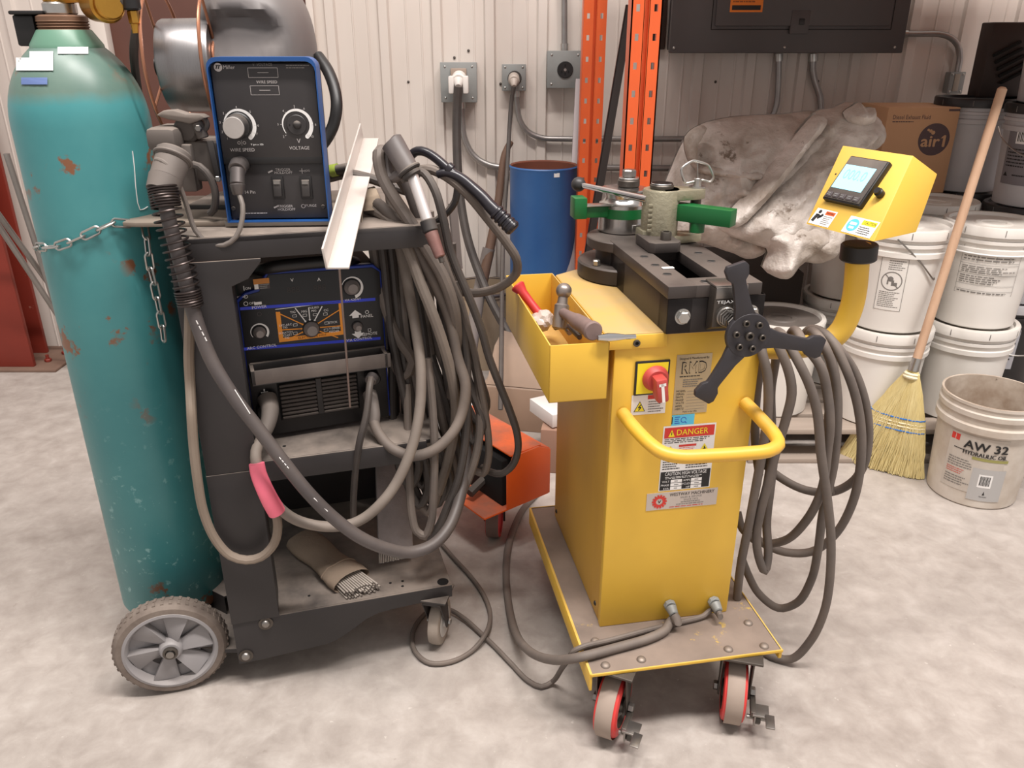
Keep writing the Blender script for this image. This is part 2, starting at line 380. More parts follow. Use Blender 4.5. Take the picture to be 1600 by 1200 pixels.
for i_ in range(len(cpts) - 1):
    p0, p1 = cpts[i_], cpts[i_ + 1]; ax_ = (p1 - p0).normalized(); c_ = (p0 + p1) / 2; sd_ = Vector((1, 0, 0)) if i_ % 2 else Vector((0, 1, 0))
    q.tube([c_ + ax_ * (.0145 * math.cos(2 * PI * k / 14)) + sd_ * (.007 * math.sin(2 * PI * k / 14)) for k in range(14)], .003, mat('tarnished chain', (150, 122, 84), .5, .5), 6, closed=True)
tag(q.build('hanging_chain', loc=cpts[0]), 'tarnished brown chain hanging down the face of the red column', 'chain')
# ------------------------------------------------------------------ outlet boxes, cords and conduits on the wall
def outlet(u0, v0, u1, v1, dep, label, grp='outlet boxes on the white wall'):
    a = PY(u0, v1, WALLY - dep); b = PY(u1, v0, WALLY - dep)
    t = thing('outlet_box', label, 'outlet box', ((a.x + b.x) / 2, WALLY, a.z), 0, grp)
    q = MB(); q.box((a.x, WALLY - dep + .004, a.z), (b.x, WALLY - .001, b.z), M_boxgrey, .003); q.build('box_body', t)
    q = MB(); q.box((a.x - .002, WALLY - dep, a.z - .002), (b.x + .002, WALLY - dep + .004, b.z + .002), M_boxgrey, .002)
    for sx in (.12, .88):
        for sz in (.1, .9): q.dome((a.x + (b.x - a.x) * sx, WALLY - dep, a.z + (b.z - a.z) * sz), (0, -1, 0), .005, .003, M_zinc, 8)
    q.build('cover_plate', t)
    return t, a, b
t1, a1, b1 = outlet(690, 98, 744, 159, .09, 'square grey outlet box on wall with white clamp plug, leftmost of three')
q = MB(); p = PY(717, 128, WALLY - .09); q.box((p.x - .034, p.y - .012, p.z - .02), (p.x + .034, p.y, p.z + .055), mat('tan receptacle', (150, 132, 118), .5), .004); q.build('receptacle', t1)
t2, a2, b2 = outlet(785, 101, 821, 141, .06, 'small grey outlet box on wall with round plug and thin cord')
q = MB(); p = PY(804, 122, WALLY - .06); q.cyl((p.x, p.y, p.z), (p.x, p.y - .006, p.z), .03, mat('dark receptacle', (60, 55, 52), .5), bev=.002); q.build('receptacle', t2)
t3, a3, b3 = outlet(855, 80, 910, 137, .08, 'square grey outlet box on wall with empty black round socket')
q = MB(); p = PY(883, 109, WALLY - .08); q.cyl(p, p + Vector((0, -.006, 0)), .034, M_blk, bev=.002)
for an in (90, 210, 330, 270): q.box((p.x + .017 * math.cos(math.radians(an)) - .003, p.y - .0068, p.z + .017 * math.sin(math.radians(an)) - .005), (p.x + .017 * math.cos(math.radians(an)) + .003, p.y - .006, p.z + .017 * math.sin(math.radians(an)) + .005), M_void)
q.cyl(p + Vector((0, -.006, 0)), p + Vector((0, -.007, 0)), .006, M_zinc, seg=10); q.build('receptacle', t3)
t4, a4, b4 = outlet(1480, 113, 1509, 146, .05, 'small pale outlet box on shaded wall right of electrical panel')
q = MB(); p = PY(1494, 129, WALLY - .05); q.box((p.x - .012, p.y - .003, p.z - .035), (p.x + .012, p.y, p.z + .035), mat('ivory receptacle', (150, 140, 128), .5), .002); q.build('receptacle', t4)
def plug_cord(lab, plug, pts, r, m, plugm, pr, cat='power cord'):
    t = thing('power_cord', lab, cat, plug + Vector((0, 0, -.05)))
    q = MB(); q.cyl(plug + Vector((0, .03, 0)), plug + Vector((0, -.03, -.01)), pr, plugm, bev=.006); q.cyl(plug + Vector((0, -.03, -.01)), plug + Vector((0, -.055, -.03)), pr * .8, plugm, r2=pr * .45, bev=.003)
    if pr > .03: 
        for s in (-1, 1): q.box(plug + Vector((s * .03 - .012, -.05, -.06)), plug + Vector((s * .03 + .012, .0, .01)), plugm, .006)
    q.build('plug', t); q = MB(); q.tube(cr(pts), r, m, 10); q.build('cord', t)
    return t
p = PY(717, 122, WALLY - .13)
plug_cord('thick grey power cord hanging from leftmost wall outlet down behind welding cables', p, [p + Vector((0, -.05, -.03)), PY(714, 170, 3.58), PY(714, 230, 3.56), PY(718, 300, 3.52), PY(730, 370, 3.46), PY(748, 425, 3.4), PY(772, 480, 3.3), PY(800, 530, 3.2), PY(822, 575, 3.1)], .019, M_cabled, mat('white plug', (214, 208, 202), .5), .031)
p = PY(803, 122, WALLY - .10)
plug_cord('thin dark power cord hanging from small wall outlet past the blue drum', p, [p + Vector((0, -.05, -.03)), PY(799, 160, 3.61), PY(795, 220, 3.56), PY(791, 290, 3.46), PY(787, 350, 3.3), PY(785, 420, 3.15), PY(784, 500, 3.0), PY(783, 580, 2.8), PY(782, 640, 2.7)], .0095, M_cabled, mat('pale plug', (170, 158, 148), .5), .024)
def conduit(lab, pts, r=.0125, m=None, step=.02):
    q = MB(); q.tube(cr(pts, step), r, m or M_galv, 12)
    for e in (pts[0],):
        d = (Vector(pts[1]) - Vector(pts[0])).normalized(); q.cyl(Vector(e), Vector(e) + d * .03, r * 1.35, M_zinc, seg=12)
    return tag(q.build('conduit', loc=pts[0]), lab, 'conduit', 'steel conduits on the wall')
YC = WALLY - .03
conduit('vertical steel conduit rising from the empty black socket box', [PY(882, 80, YC), PY(882, 40, YC), PY(882, -60, YC)])
conduit('bent steel conduit from small outlet box running right behind orange uprights', [PY(806, 140, YC), PY(808, 165, YC), PY(812, 187, YC), PY(824, 205, YC), PY(845, 215, YC), PY(880, 217, YC), PY(960, 217, YC), PY(1075, 217, YC)])
conduit('bent steel conduit from leftmost outlet box running behind blue drum', [PY(721, 158, YC), PY(722, 190, YC), PY(727, 220, YC), PY(742, 245, YC), PY(765, 258, YC), PY(800, 262, YC), PY(940, 262, YC), PY(1060, 263, YC)], .014)
conduit('straight steel conduit dropping from panel underside beside the rib', [PY(1217, 84, YC), PY(1216, 130, YC), PY(1213, 165, YC), PY(1204, 190, YC), PY(1196, 230, YC)])
conduit('curved steel conduit dropping from panel underside, rightmost of two', [PY(1271, 84, YC), PY(1270, 110, YC), PY(1274, 130, YC), PY(1281, 150, YC), PY(1283, 185, YC), PY(1281, 230, YC)], .014)
conduit('steel conduit bending down from panel right side to pale outlet box', [PY(1406, 53, YC), PY(1440, 53, YC), PY(1466, 53, YC), PY(1484, 58, YC), PY(1496, 70, YC), PY(1500, 88, YC), PY(1496, 113, YC)])
# electrical panel
pa = PY(1045, 83, 3.56); pb = PY(1410, 83, 3.56); M_pan = mat('dark grey panel enamel', (82, 78, 78), .5, .1, col2=(70, 66, 66), scale=2.5)
t = thing('electrical_panel', 'large dark grey electrical panel on wall with orange warning sticker', 'electrical panel', ((pa.x + pb.x) / 2, WALLY, pa.z))
q = MB(); q.box((pa.x + .02, 3.58, pa.z + .01), (pb.x - .02, WALLY - .02, 2.3), M_pan, .004); q.build('panel_case', t)
q = MB(); q.box((pa.x, 3.56, pa.z), (pb.x, 3.58, 2.3), M_pan, .005)
for u, v in ((1053, 75), (1398, 74), (1226, 74)): q.dome(PY(u, v, 3.56), (0, -1, 0), .006, .004, M_zinc, 8)
q.build('panel_cover', t)
d0 = PY(1116, 41, 3.56); d1 = PY(1388, 41, 3.56)
q = MB(); q.box((d0.x, 3.545, d0.z), (d1.x, 3.56, 2.25), M_pan, .004); q.box_lines(d0.x - .012, d0.z - .012, d1.x + .012, 2.27, .003, M_void, 3.5594); dr = q.build('panel_door', t)
l0 = PY(1248, 48, 3.54); q = MB(); q.box((l0.x - .035, 3.5425, l0.z - .012), (l0.x + .04, 3.5555, l0.z + .075), M_pan, .002); q.box((l0.x - .002, 3.539, l0.z + .022), (l0.x + .02, 3.543, l0.z + .045), M_blk, .002); q.build('latch', dr)
s0 = PY(1140, 19, 3.5445); s1 = PY(1191, 19, 3.5445); q = MB(); q.rect(s0.x, s0.z, s1.x, s0.z + .16, mat('orange warning sticker', (232, 130, 36), .5), 3.5446); q.rect(s0.x + .008, s0.z + .008, s1.x - .008, s0.z + .025, M_ink, 3.5442)
q.fine(s0.x + .01, s0.z + .032, s1.x - .01, s0.z + .1, 5, mat('brown print', (150, 80, 20), .5), 3.5442); q.build('warning_sticker', t)
q = MB(); q.box((pa.x - .05, WALLY - .03, pa.z + .012), (pa.x + .01, WALLY - .002, 2.3), mat('dark stained plywood', (58, 40, 32), .7), .002); tag(q.build('backing_board', loc=(pa.x, WALLY, pa.z)), 'dark plywood backing board edge at electrical panel left side', 'board')
# ------------------------------------------------------------------ pallet rack (upright frame in view; its lowest shelf is just above the view)
M_org = mat('orange rack paint', (226, 98, 46), .42, col2=(208, 86, 42), scale=4, speck=(150, 70, 40), sthr=.75, sscale=25)
t = thing('rack_upright', 'orange perforated steel rack upright frame standing before the white wall', 'rack', (.36, 2.85, 0))
def post(x, y, nm):
    q = MB(); W = .085
    q.box((x, y, 0), (x + .004, y + .075, 3.2), M_org); q.box((x + W - .004, y, 0), (x + W, y + .075, 3.2), M_org)
    for g0, g1 in ((.0, .036), (.049, .085)):
        h0 = g0 + .013; h1 = g0 + .023
        q.box((x + g0, y, 0), (x + h0, y + .003, 3.2), M_org); q.box((x + h1, y, 0), (x + g1, y + .003, 3.2), M_org)
        z = .02; q.box((x + h0, y, 0), (x + h1, y + .003, z), M_org)
        while z < 3.1:
            q.box((x + h0, y, z + .018), (x + h1, y + .003, z + .0735), M_org); z += .0735
    q.box((x + .036, y + .018, 0), (x + .049, y + .021, 3.2), M_org); q.box((x + .034, y, 0), (x + .037, y + .02, 3.2), M_org); q.box((x + .048, y, 0), (x + .051, y + .02, 3.2), M_org)
    q.box((x - .02, y - .02, 0), (x + W + .02, y + .09, .008), M_org)
    return q.build(nm, t)
post(.325, 2.4, 'front_post'); post(.262, 3.22, 'rear_post')
for z0, z1 in ((.25, .25), (1.75, 1.75), (1.9, 2.6)):
    q = MB(); q.tube([(.367 + .0, 2.46, z0), (.305, 3.24, z1)], .014, M_org, 8); q.build('cross_brace', t)
t = thing('rack_upright', 'orange rack upright frame out at far right of the shelf', 'rack', (3.14, 2.85, 0)); post(3.1, 2.4, 'front_post'); post(3.1, 3.22, 'rear_post')
t = thing('rack_shelf', 'plywood rack shelf on orange beams above the pails', 'shelf', (1.75, 2.85, 1.6))
for y in (2.38, 3.2):
    q = MB(); q.box((.41, y, 1.60), (3.1, y + .05, 1.71), M_org, .006); q.build('beam', t)
q = MB(); M_ply = mat('plywood deck', (170, 130, 90), .7, col2=(140, 104, 70), stretch=(1, 6, 6)); q.box((.40, 2.40, 1.71), (3.12, 3.25, 1.73), M_ply); q.build('shelf_deck', t)
M_crt = mat('brown carton', (168, 124, 86), .7)
for i, (x0, x1, h) in enumerate(((.55, 1.15, .5), (1.17, 1.72, .62), (1.74, 2.06, .5), (2.3, 2.95, .55))):  # unseen cartons added above the view to keep light off the wall
    q = MB(); q.box((x0, 2.7, 1.732), (x1, 3.22, 1.732 + h), M_crt, .01); tag(q.build('carton', loc=((x0 + x1) / 2, 2.95, 1.732)), ('leftmost unseen carton added on the rack shelf to block light', 'tall unseen carton added second from left on the rack shelf to block light', 'narrow unseen carton added third on the rack shelf to block light', 'rightmost unseen carton added on the rack shelf to block light')[i], 'box', 'unseen cartons added to block light')
# metal lengths leaning around the uprights
def bar(lab, p0, p1, w, d, m, name='metal_strip', side=(1, 0, 0), angle=False):
    q = MB(); p0 = Vector(p0); p1 = Vector(p1); z = (p1 - p0); L = z.length; z.normalize(); x = Vector(side); x = (x - z * x.dot(z)).normalized(); y = z.cross(x)
    T = Matrix(((x.x, y.x, z.x, p0.x), (x.y, y.y, z.y, p0.y), (x.z, y.z, z.z, p0.z), (0, 0, 0, 1)))
    if angle: q.box((-w / 2, 0, 0), (w / 2, .004, L), m, mtx=T); q.box((-w / 2, 0, 0), (-w / 2 + .004, d, L), m, mtx=T)
    else: q.box((-w / 2, -d / 2, 0), (w / 2, d / 2, L), m, .001, mtx=T)
    return tag(q.build(name, loc=p0), lab, 'bar', 'bars leaning by the uprights')
M_alu = mat('dull aluminium', (140, 130, 130), .5, .3, col2=(118, 110, 110), stretch=(1, 1, .1))
b0 = PY(893, 440, 3.06); bar('tall dull aluminium flat bar leaning at right edge of blue drum', Vector((b0.x - .02, 3.02, .003)), PY(906, 124, 3.62), .036, .012, M_alu)
bar('dark steel angle bar leaning diagonally between the orange uprights', Vector((.2, 2.95, .003)), PY(985, 8, 3.1), .03, .02, mat('dark mill steel', (66, 60, 58), .5, .5), angle=True)
# blue drum
q = MB(); M_blu = mat('blue drum paint', (40, 86, 142), .45, col2=(58, 104, 158), scale=4, speck=(150, 140, 120), sthr=.74, sscale=14); dc = (.13, 3.36)
t = thing('steel_drum', 'tall narrow blue steel drum open at top against the wall', 'drum', (dc[0], dc[1], 0))
M_rust = mat('rusty steel', (120, 66, 46), .8, col2=(90, 54, 42))
q.lathe([(0, .01), (.132, .01), (.138, 0), (.138, .3), (.142, .31), (.138, .32), (.138, .93), (.142, .945), (.138, .95)], M_blu, (dc[0], dc[1], 0), seg=40); q.build('drum_shell', t)
q = MB(); q.lathe([(.137, .95), (.132, .945), (.132, .05), (0, .05)], M_rust, (dc[0], dc[1], 0), seg=40); q.build('drum_inside', t)
q = MB(); p = cyl_hit(870, 273, dc[0], dc[1], .138); patch(q, -.012, p.z - .01, .012, p.z + .01, M_white, -.001, 3); bend(q, dc[0], dc[1], lambda z: .138, math.atan2(p.x - dc[0], dc[1] - p.y)); q.build('paper_tag', t)
# wooden tool handle and grey tube standing at the wall, cream bucket round them
def stick(lab, name, pts, rad, m, cat, grp=None):
    q = MB(); q.tube(cr(pts, .03), .01, m, 12, rad=rad); return tag(q.build(name, loc=pts[0]), lab, cat, grp)
M_oldwood = mat('weathered wood', (108, 82, 66), .7, col2=(84, 62, 52), stretch=(8, 8, 1))
stick('weathered wooden pole leaning up the wall behind the hanging cords', 'wooden_pole', [PY(754, 440, 3.45), PY(766, 385, 3.5), PY(778, 320, 3.56), PY(789, 240, 3.63), PY(798, 222, 3.66)], lambda t: .024 - .010 * t, M_oldwood, 'pole')
stick('grey plastic tube standing in the cream bucket under wooden handle', 'plastic_tube', [PZ(735, 545, .3), PY(752, 440, 3.46), PY(764, 388, 3.5)], lambda t: .028, mat('grey plastic tube', (120, 112, 108), .5), 'tube')
# ================================================================== PAILS, PALLETS, BOXES, TARP, BROOM
M_pail = mat('white pail plastic', (228, 224, 218), .38, col2=(214, 208, 200), scale=3, amt=.6, dust=.25)
M_lid = mat('white pail lid', (226, 222, 216), .42, dust=.55, col2=(208, 202, 194), scale=6, dustcol=(176, 168, 158))
M_greylid = mat('worn pail lid', (196, 190, 184), .5, dust=.9, dustcol=(120, 112, 106))
M_pailg = mat('grey pail plastic', (186, 184, 186), .4, col2=(170, 168, 170))
M_darkpail = mat('black pail plastic', (34, 32, 33), .4)
PR0, PR1, PH = .131, .149, .345
def pr_of(z): return PR0 + (PR1 - PR0) * max(0, min(1, z / PH))
def pail_body(mb, m, h=PH):
    pts = [(0, .006), (PR0 - .008, .006), (PR0 - .006, 0), (PR0, .004)]
    pts += [(pr_of(.262), .262), (pr_of(.262) + .008, .264), (pr_of(.27) + .008, .280), (pr_of(.28), .283), (pr_of(.296), .296), (pr_of(.3) + .006, .298), (pr_of(.3) + .006, .308), (pr_of(.31), .310), (PR1, h)]
    mb.lathe(pts, m, seg=48)
def lid_geo(mb, m, m2):
    z = PH - .022
    mb.lathe([(PR1 + .003, z), (PR1 + .008, z), (PR1 + .009, z + .028), (PR1 + .006, z + .033), (PR1 - .008, z + .033), (PR1 - .012, z + .022)], m, seg=48)
    mb.lathe([(PR1 - .012, z + .022), (PR1 - .02, z + .02), (.06, z + .02), (.055, z + .024), (.04, z + .024), (.036, z + .02), (0, z + .02)], m2, seg=48)
    for k in range(8):
        a = k * PI / 4 + .2; p = Vector(((PR1 + .0085) * math.sin(a), -(PR1 + .0085) * math.cos(a), 0))
        mb.box(p + Vector((-.001, -.001, z + .006)), p + Vector((.001, .001, z + .026)), M_greyink)
PSTEP = PH + .012
def make_pail(label, body=M_pail, lid=M_lid, top=None, grp='lidded pails stacked at right'):
    t = thing('pail', label, 'pail', (0, 0, 0), 0, grp)
    q = MB(); pail_body(q, body); q.build('pail_body', t)
    q = MB(); lid_geo(q, lid, top or lid); q.build('lid', t)
    return t
Z0 = .14
Cx, Cy = 1.335, 2.705; Dx, Dy = 1.657, 2.745; Ex, Ey = 1.325, 3.07; Gx, Gy = 1.64, 3.13; Fx, Fy = .985, 2.79; Bx, By = 1.95, 3.03; Ax, Ay = 1.92, 3.38; Kx, Ky = 1.57, 3.46
wp = make_pail('white lidded pail, bottom of the front stack behind the yellow arm'); place(wp, (Cx, Cy, Z0))
def wput(x, y, tier, lab, rz=0.0): return dup(wp, (x, y, Z0 + tier * PSTEP), rz, lab)
cC = wput(Cx, Cy, 1, 'white lidded pail with crossed-out circle safety label and hanging wire bail', .3)
d0 = wput(Dx, Dy, 0, 'white lidded pail directly under the printed NATIONAL PREMIUM pail', .5)
cD = wput(Dx, Dy, 1, 'white lidded pail printed NATIONAL PREMIUM, topmost beside broom handle', 1.1)
wput(Ex, Ey, 0, 'white lidded pail at pallet rear, partly behind the yellow arm, lower', .7); wput(Ex, Ey, 1, 'white lidded pail at pallet rear left under the tarp edge, upper', .2)
wput(Gx, Gy, 0, 'white lidded pail hidden at pallet rear behind the NATIONAL PREMIUM stack', .9); wput(Gx, Gy, 1, 'white lidded pail behind the front two, only its scuffed lid showing', .4)
wput(Kx, Ky, 0, 'unseen white lidded pail added at the wall under brown carton, lower', .1); wput(Kx, Ky, 1, 'unseen white lidded pail added at the wall right under brown carton', .6)  # both pails unseen, added to carry the brown carton
sp = make_pail('single short-standing white pail with dark dirty lid under the tarp', M_pail, M_lid, mat('dirty dark lid top', (112, 104, 98), .45, col2=(80, 74, 70), scale=9, speck=(190, 184, 176), sthr=.7, sscale=14)); place(sp, (Fx, Fy, Z0))
gp = make_pail('grey pail with black lid, second of the far right stack', M_pailg, M_darkpail, grp='black lidded pails at the wall'); place(gp, (Bx, By, Z0 + PSTEP))
def gput(x, y, tier, lab, rz=0.0): return dup(gp, (x, y, Z0 + tier * PSTEP), rz, lab)
gB = gput(Bx, By, 2, 'pale grey pail with barcode label and bail, black lid, behind broom handle top')
gput(Bx + .02, By + .02, 3, 'pale grey pail at top right corner of view, topmost of stack')
bk = make_pail('black pail with silver label, bottom of the far right stack', M_darkpail, M_pailg, grp='black lidded pails at the wall'); place(bk, (Bx, By, Z0))
gput(Ax, Ay, 0, 'unseen grey pail with black lid added at wall, bottom of rear stack', .2); gput(Ax, Ay, 1, 'unseen grey pail with black lid added at wall, middle of rear stack', .5); gput(Ax - .06, Ay - .0, 2, 'grey pail with black lid right of brown carton, under fan box')  # lower two pails unseen, added to carry the top one
# printed labels
def plabel(root, cx, cy, zb, name, draw, u, v, w, h):
    zc = None; p = cyl_hit(u, v, cx, cy, pr_of(.18)); q = MB(); draw(q, w, h)
    for i, pt in enumerate(q.V): q.V[i] = Vector((pt.x, pt.y, pt.z + p.z))
    bend(q, cx, cy, lambda z: pr_of(z - zb) + .0008, math.atan2(p.x - cx, cy - p.y)); q.build(name, root)
def lab_c(q, w, h):
    patch(q, -w / 2, -h / 2, w / 2, h / 2, mat('pale label', (226, 222, 216), .5)); q.box_lines(-w / 2, -h / 2, w / 2, h / 2, .0015, M_greyink, -.0008)
    q.line(-w / 2, h * .26, w / 2, h * .26, .0012, M_greyink, -.0008); q.line(-w / 2, h * .37, w / 2, h * .37, .0012, M_greyink, -.0008)
    q.arc(0, h * .07, w * .36, w * .40, 0, 360, M_greyink, -.0008); [q.line(-w * .27 + w * .09 * k, h * .07 + w * .27 - w * .09 * k, -w * .27 + w * .09 * (k + 1), h * .07 + w * .27 - w * .09 * (k + 1), .003, M_greyink, -.0012) for k in range(6)]
    q.disc(-.004, h * .11, .009, M_greyink, -.0007); q.rect(-.014, h * .0, .008, h * .09, M_greyink, -.0007); q.rect(.0, -h * .02, .018, h * .05, M_greyink, -.0007)
    q.fine(-w * .4, -h * .45, w * .4, -h * .13, 9, M_greyink, -.0008); q.fine(-w * .2, h * .28, w * .45, h * .48, 5, M_greyink, -.0008)
plabel(cC, Cx, Cy, Z0 + PSTEP, 'safety_label', lab_c, 1392, 445, .082, .178)
def lab_d(q, w, h):
    q.box_lines(-w / 2, -h / 2, w / 2, h / 2, .001, M_greyink, -.0008)
    q.text('NATIONAL PREMIUM', -w * .02, h * .41, M_ink, w=w * .72, h=h * .07, y=-.0012); q.text('OIL', w * .42, h * .41, M_ink, h=h * .06, y=-.0012)
    for z in (.33, .18, .13, -.08, -.3, -.42): 
        for k in range(8): q.line(-w / 2 + w * k / 8, h * z, -w / 2 + w * (k + 1) / 8, h * z, .001, M_greyink, -.0008)
    for x in (-.22, .08, .3): q.line(w * x, h * .18, w * x, h * .33, .001, M_greyink, -.0008)
    q.fine(-w * .46, h * .2, w * .46, h * .31, 2, M_greyink, -.0008, seed=4); q.fine(-w * .46, -h * .06, w * .46, h * .1, 4, M_greyink, -.0008, seed=5); q.fine(-w * .46, -h * .28, w * .3, -h * .1, 4, M_greyink, -.0008, seed=6)
    q.fine(-w * .46, -h * .49, w * .46, -h * .43, 1, M_greyink, -.0008, seed=7)
plabel(cD, Dx, Dy, Z0 + PSTEP, 'printed_label', lab_d, 1545, 425, .185, .165)
def lab_b(q, w, h):
    patch(q, -w / 2, -h / 2, w / 2, h / 2, mat('grey label', (122, 118, 122), .5)); patch(q, -w * .2, h * .22, w * .35, h * .46, M_white, -.0008, 4)
    for k in range(9): q.rect(-w * .15 + k * w * .05, h * .26, -w * .15 + k * w * .05 + w * (.02 if k % 2 else .03), h * .42, M_ink, -.0011)
    q.fine(-w * .4, -h * .2, w * .3, h * .15, 6, M_ink, -.0008, seed=9); q.add([(-w * .42, -.0009, -h * .36), (-w * .26, -.0009, -h * .36), (-w * .34, -.0009, -h * .28)], [(0, 1, 2)], M_ink); q.fine(-w * .1, -h * .36, w * .3, -h * .3, 1, M_ink, -.0008)
plabel(gB, Bx, By, Z0 + 2 * PSTEP, 'barcode_label', lab_b, 1592, 245, .12, .2)
def lab_k(q, w, h):
    patch(q, -w / 2, -h / 2, w / 2, h / 2, mat('silver label', (176, 176, 182), .4)); q.disc(0, h * .2, .014, M_ink, -.0009); q.rect(-.012, 0, .016, h * .16, M_ink, -.0009); q.fine(-w * .4, -h * .3, w * .4, -h * .12, 2, M_ink, -.0009)
plabel(bk, Bx, By, Z0, 'silver_label', lab_k, 1577, 545, .05, .17)
def bail(root, cx, cy, zb, a, m, sag):
    z = zb + .27; r = pr_of(.27) + .012; s = Vector((math.sin(a), -math.cos(a), 0)); o = Vector((cx, cy, z)); n = Vector((-s.y, s.x, 0))
    pts = [o + n * r * math.cos(t) + s * (r + .02) * abs(math.sin(t)) * .98 + Vector((0, 0, -sag * math.sin(t))) for t in [PI * k / 12 for k in range(13)]]
    pts = [p + (p - Vector((cx, cy, p.z))).normalized() * .008 for p in pts]
    q = MB(); q.tube(cr(pts, .02), .0028, m, 6); q.build('bail', root)
e0_ = cyl_hit(1405, 376, Cx, Cy, PR1 + .012); e1_ = cyl_hit(1459, 437, Cx, Cy, pr_of(.2) + .006); q = MB(); q.tube(cr([e0_ + Vector((0, .012, .002)), e0_, e0_.lerp(e1_, .5) + Vector((.004, -.012, 0)), e1_, e1_ + Vector((.006, .012, .003))], .015), .0026, M_steel, 6); q.build('bail', cC); bail(gB, Bx, By, Z0 + 2 * PSTEP, -.35, M_zinc, .1); bail(bk, Bx, By, Z0, -.1, M_zinc, .1); bail(cD, Dx, Dy, Z0 + PSTEP, -.5, M_white, .0)
# pallets
M_pal = mat('weathered pallet wood', (164, 150, 138), .8, col2=(134, 120, 108), scale=3, stretch=(1, 8, 8), dust=.3)
def pallet(x0, x1, y0, y1, lab):
    t = thing('pallet', lab, 'pallet', ((x0 + x1) / 2, (y0 + y1) / 2, 0), 0, 'wooden pallets')
    n = 7; bw = .1; 
    for k in range(n):
        y = y0 + (y1 - y0 - bw) * k / (n - 1); q = MB(); q.box((x0, y, .118), (x1, y + bw, .138), M_pal, .002); q.build('deck_board', t)
    for x in (x0, (x0 + x1) / 2 - .02, x1 - .04): q = MB(); q.box((x, y0 + .005, .02), (x + .04, y1 - .005, .117), M_pal, .002); q.build('stringer', t)
    for y in (y0, (y0 + y1) / 2, y1 - bw): q = MB(); q.box((x0, y, 0), (x1, y + bw, .019), M_pal, .002); q.build('bottom_board', t)
pallet(.86, 1.82, 2.565, 3.45, 'weathered wooden pallet on the floor under the white pails')
q = MB(); M_shelfd = mat('dark wooden crate', (52, 44, 40), .8)
q.box((1.74, 2.87, 0), (2.1, 3.6, .138), M_shelfd, .004); tag(q.build('added_crate', loc=(1.9, 3.2, 0)), 'unseen low dark crate added under the far right pail stack', 'crate')  # unseen crate added to carry the far right pails
q = MB(); q.box((.62, 2.98, .14), (1.12, 3.40, .60), M_shelfd, .006); tag(q.build('added_crate', loc=(.87, 3.2, .14)), 'assumed dark crate added under the tarp behind the dirty lidded pail', 'crate')  # crate is assumed, added to hold up the tarp
# DEF carton
ax0, ax1, ayf, azb = 1.455, 1.735, 3.26, Z0 + 2 * PSTEP
t = thing('cardboard_box', 'brown cardboard carton with round air1 logo on the pails', 'box', ((ax0 + ax1) / 2, ayf + .13, azb))
M_card = mat('tan cardboard', (196, 152, 114), .7, col2=(184, 140, 104), scale=3); q = MB(); q.box((ax0, ayf, azb), (ax1, ayf + .26, azb + .325), M_card, .003); q.build('carton', t)
q = MB(); M_cpr = mat('dark carton print', (84, 66, 68), .7)
p = PY(1459, 218, ayf); R = .061
q.disc(p.x, p.z, R, M_cpr, ayf - .0006, 40); q.add([(p.x + .026, ayf - .0012, p.z + .004), (p.x + .034, ayf - .0012, p.z + .014), (p.x + .040, ayf - .0012, p.z + .014), (p.x + .040, ayf - .0012, p.z + .006)], [(0, 1, 2, 3)], M_card); [q.text('air1', p.x - .002 + dx_, p.z - .006 + dz_, M_card, w=.092, h=.042, y=ayf - .001 - .0001 * i_) for i_, (dx_, dz_) in enumerate(((-.0016, 0), (.0016, 0), (0, .0012), (0, -.0012)))]
for k, (dx, dz, rr) in enumerate(((-.028, .036, .007), (-.018, .032, .009), (-.008, .026, .011))): q.disc(p.x + dx, p.z + dz, rr * .7, M_card, ayf - .001, 12)
p2 = PY(1394, 183, ayf); q.text('Diesel Exhaust Fluid', p2.x + .004, p2.z, M_cpr, w=.145, h=.016, y=ayf - .0006, al='l'); q.fine(p2.x + .004, p2.z - .022, p2.x + .09, p2.z - .012, 1, M_cpr, ayf - .0006)
p3 = PY(1483, 172, ayf); q.rect(p3.x, p3.z - .004, ax1 - .002, p3.z + .004, M_cpr, ayf - .0006); q.build('carton_print', t)
# dark louvred box on the rear pails
zl = Z0 + 3 * PSTEP; M_fan = mat('dark brown box', (54, 42, 38), .6, col2=(44, 36, 32)); q0 = PY(1517, 150, 3.36); q1 = PY(1588, 150, 3.36)
t = thing('vented_box', 'dark box with slanted louvre vent standing on rear pail', 'box', ((q0.x + q1.x) / 2, 3.4, zl))
q = MB(); q.box((q0.x + .03, 3.36, zl), (q1.x + .04, 3.45, zl + .27), M_fan, .005); q.build('box_body', t)
q = MB()
for k in range(5): q.box((-.055, -.012, -.06 + k * .028), (.055, 0, -.06 + k * .028 + .012), M_void, .003, mtx=Matrix.Translation(((q0.x + q1.x) / 2 + .035, 3.36, zl + .125)) @ Matrix.Rotation(math.radians(-28), 4, 'Y'))
q.build('louvre', t)
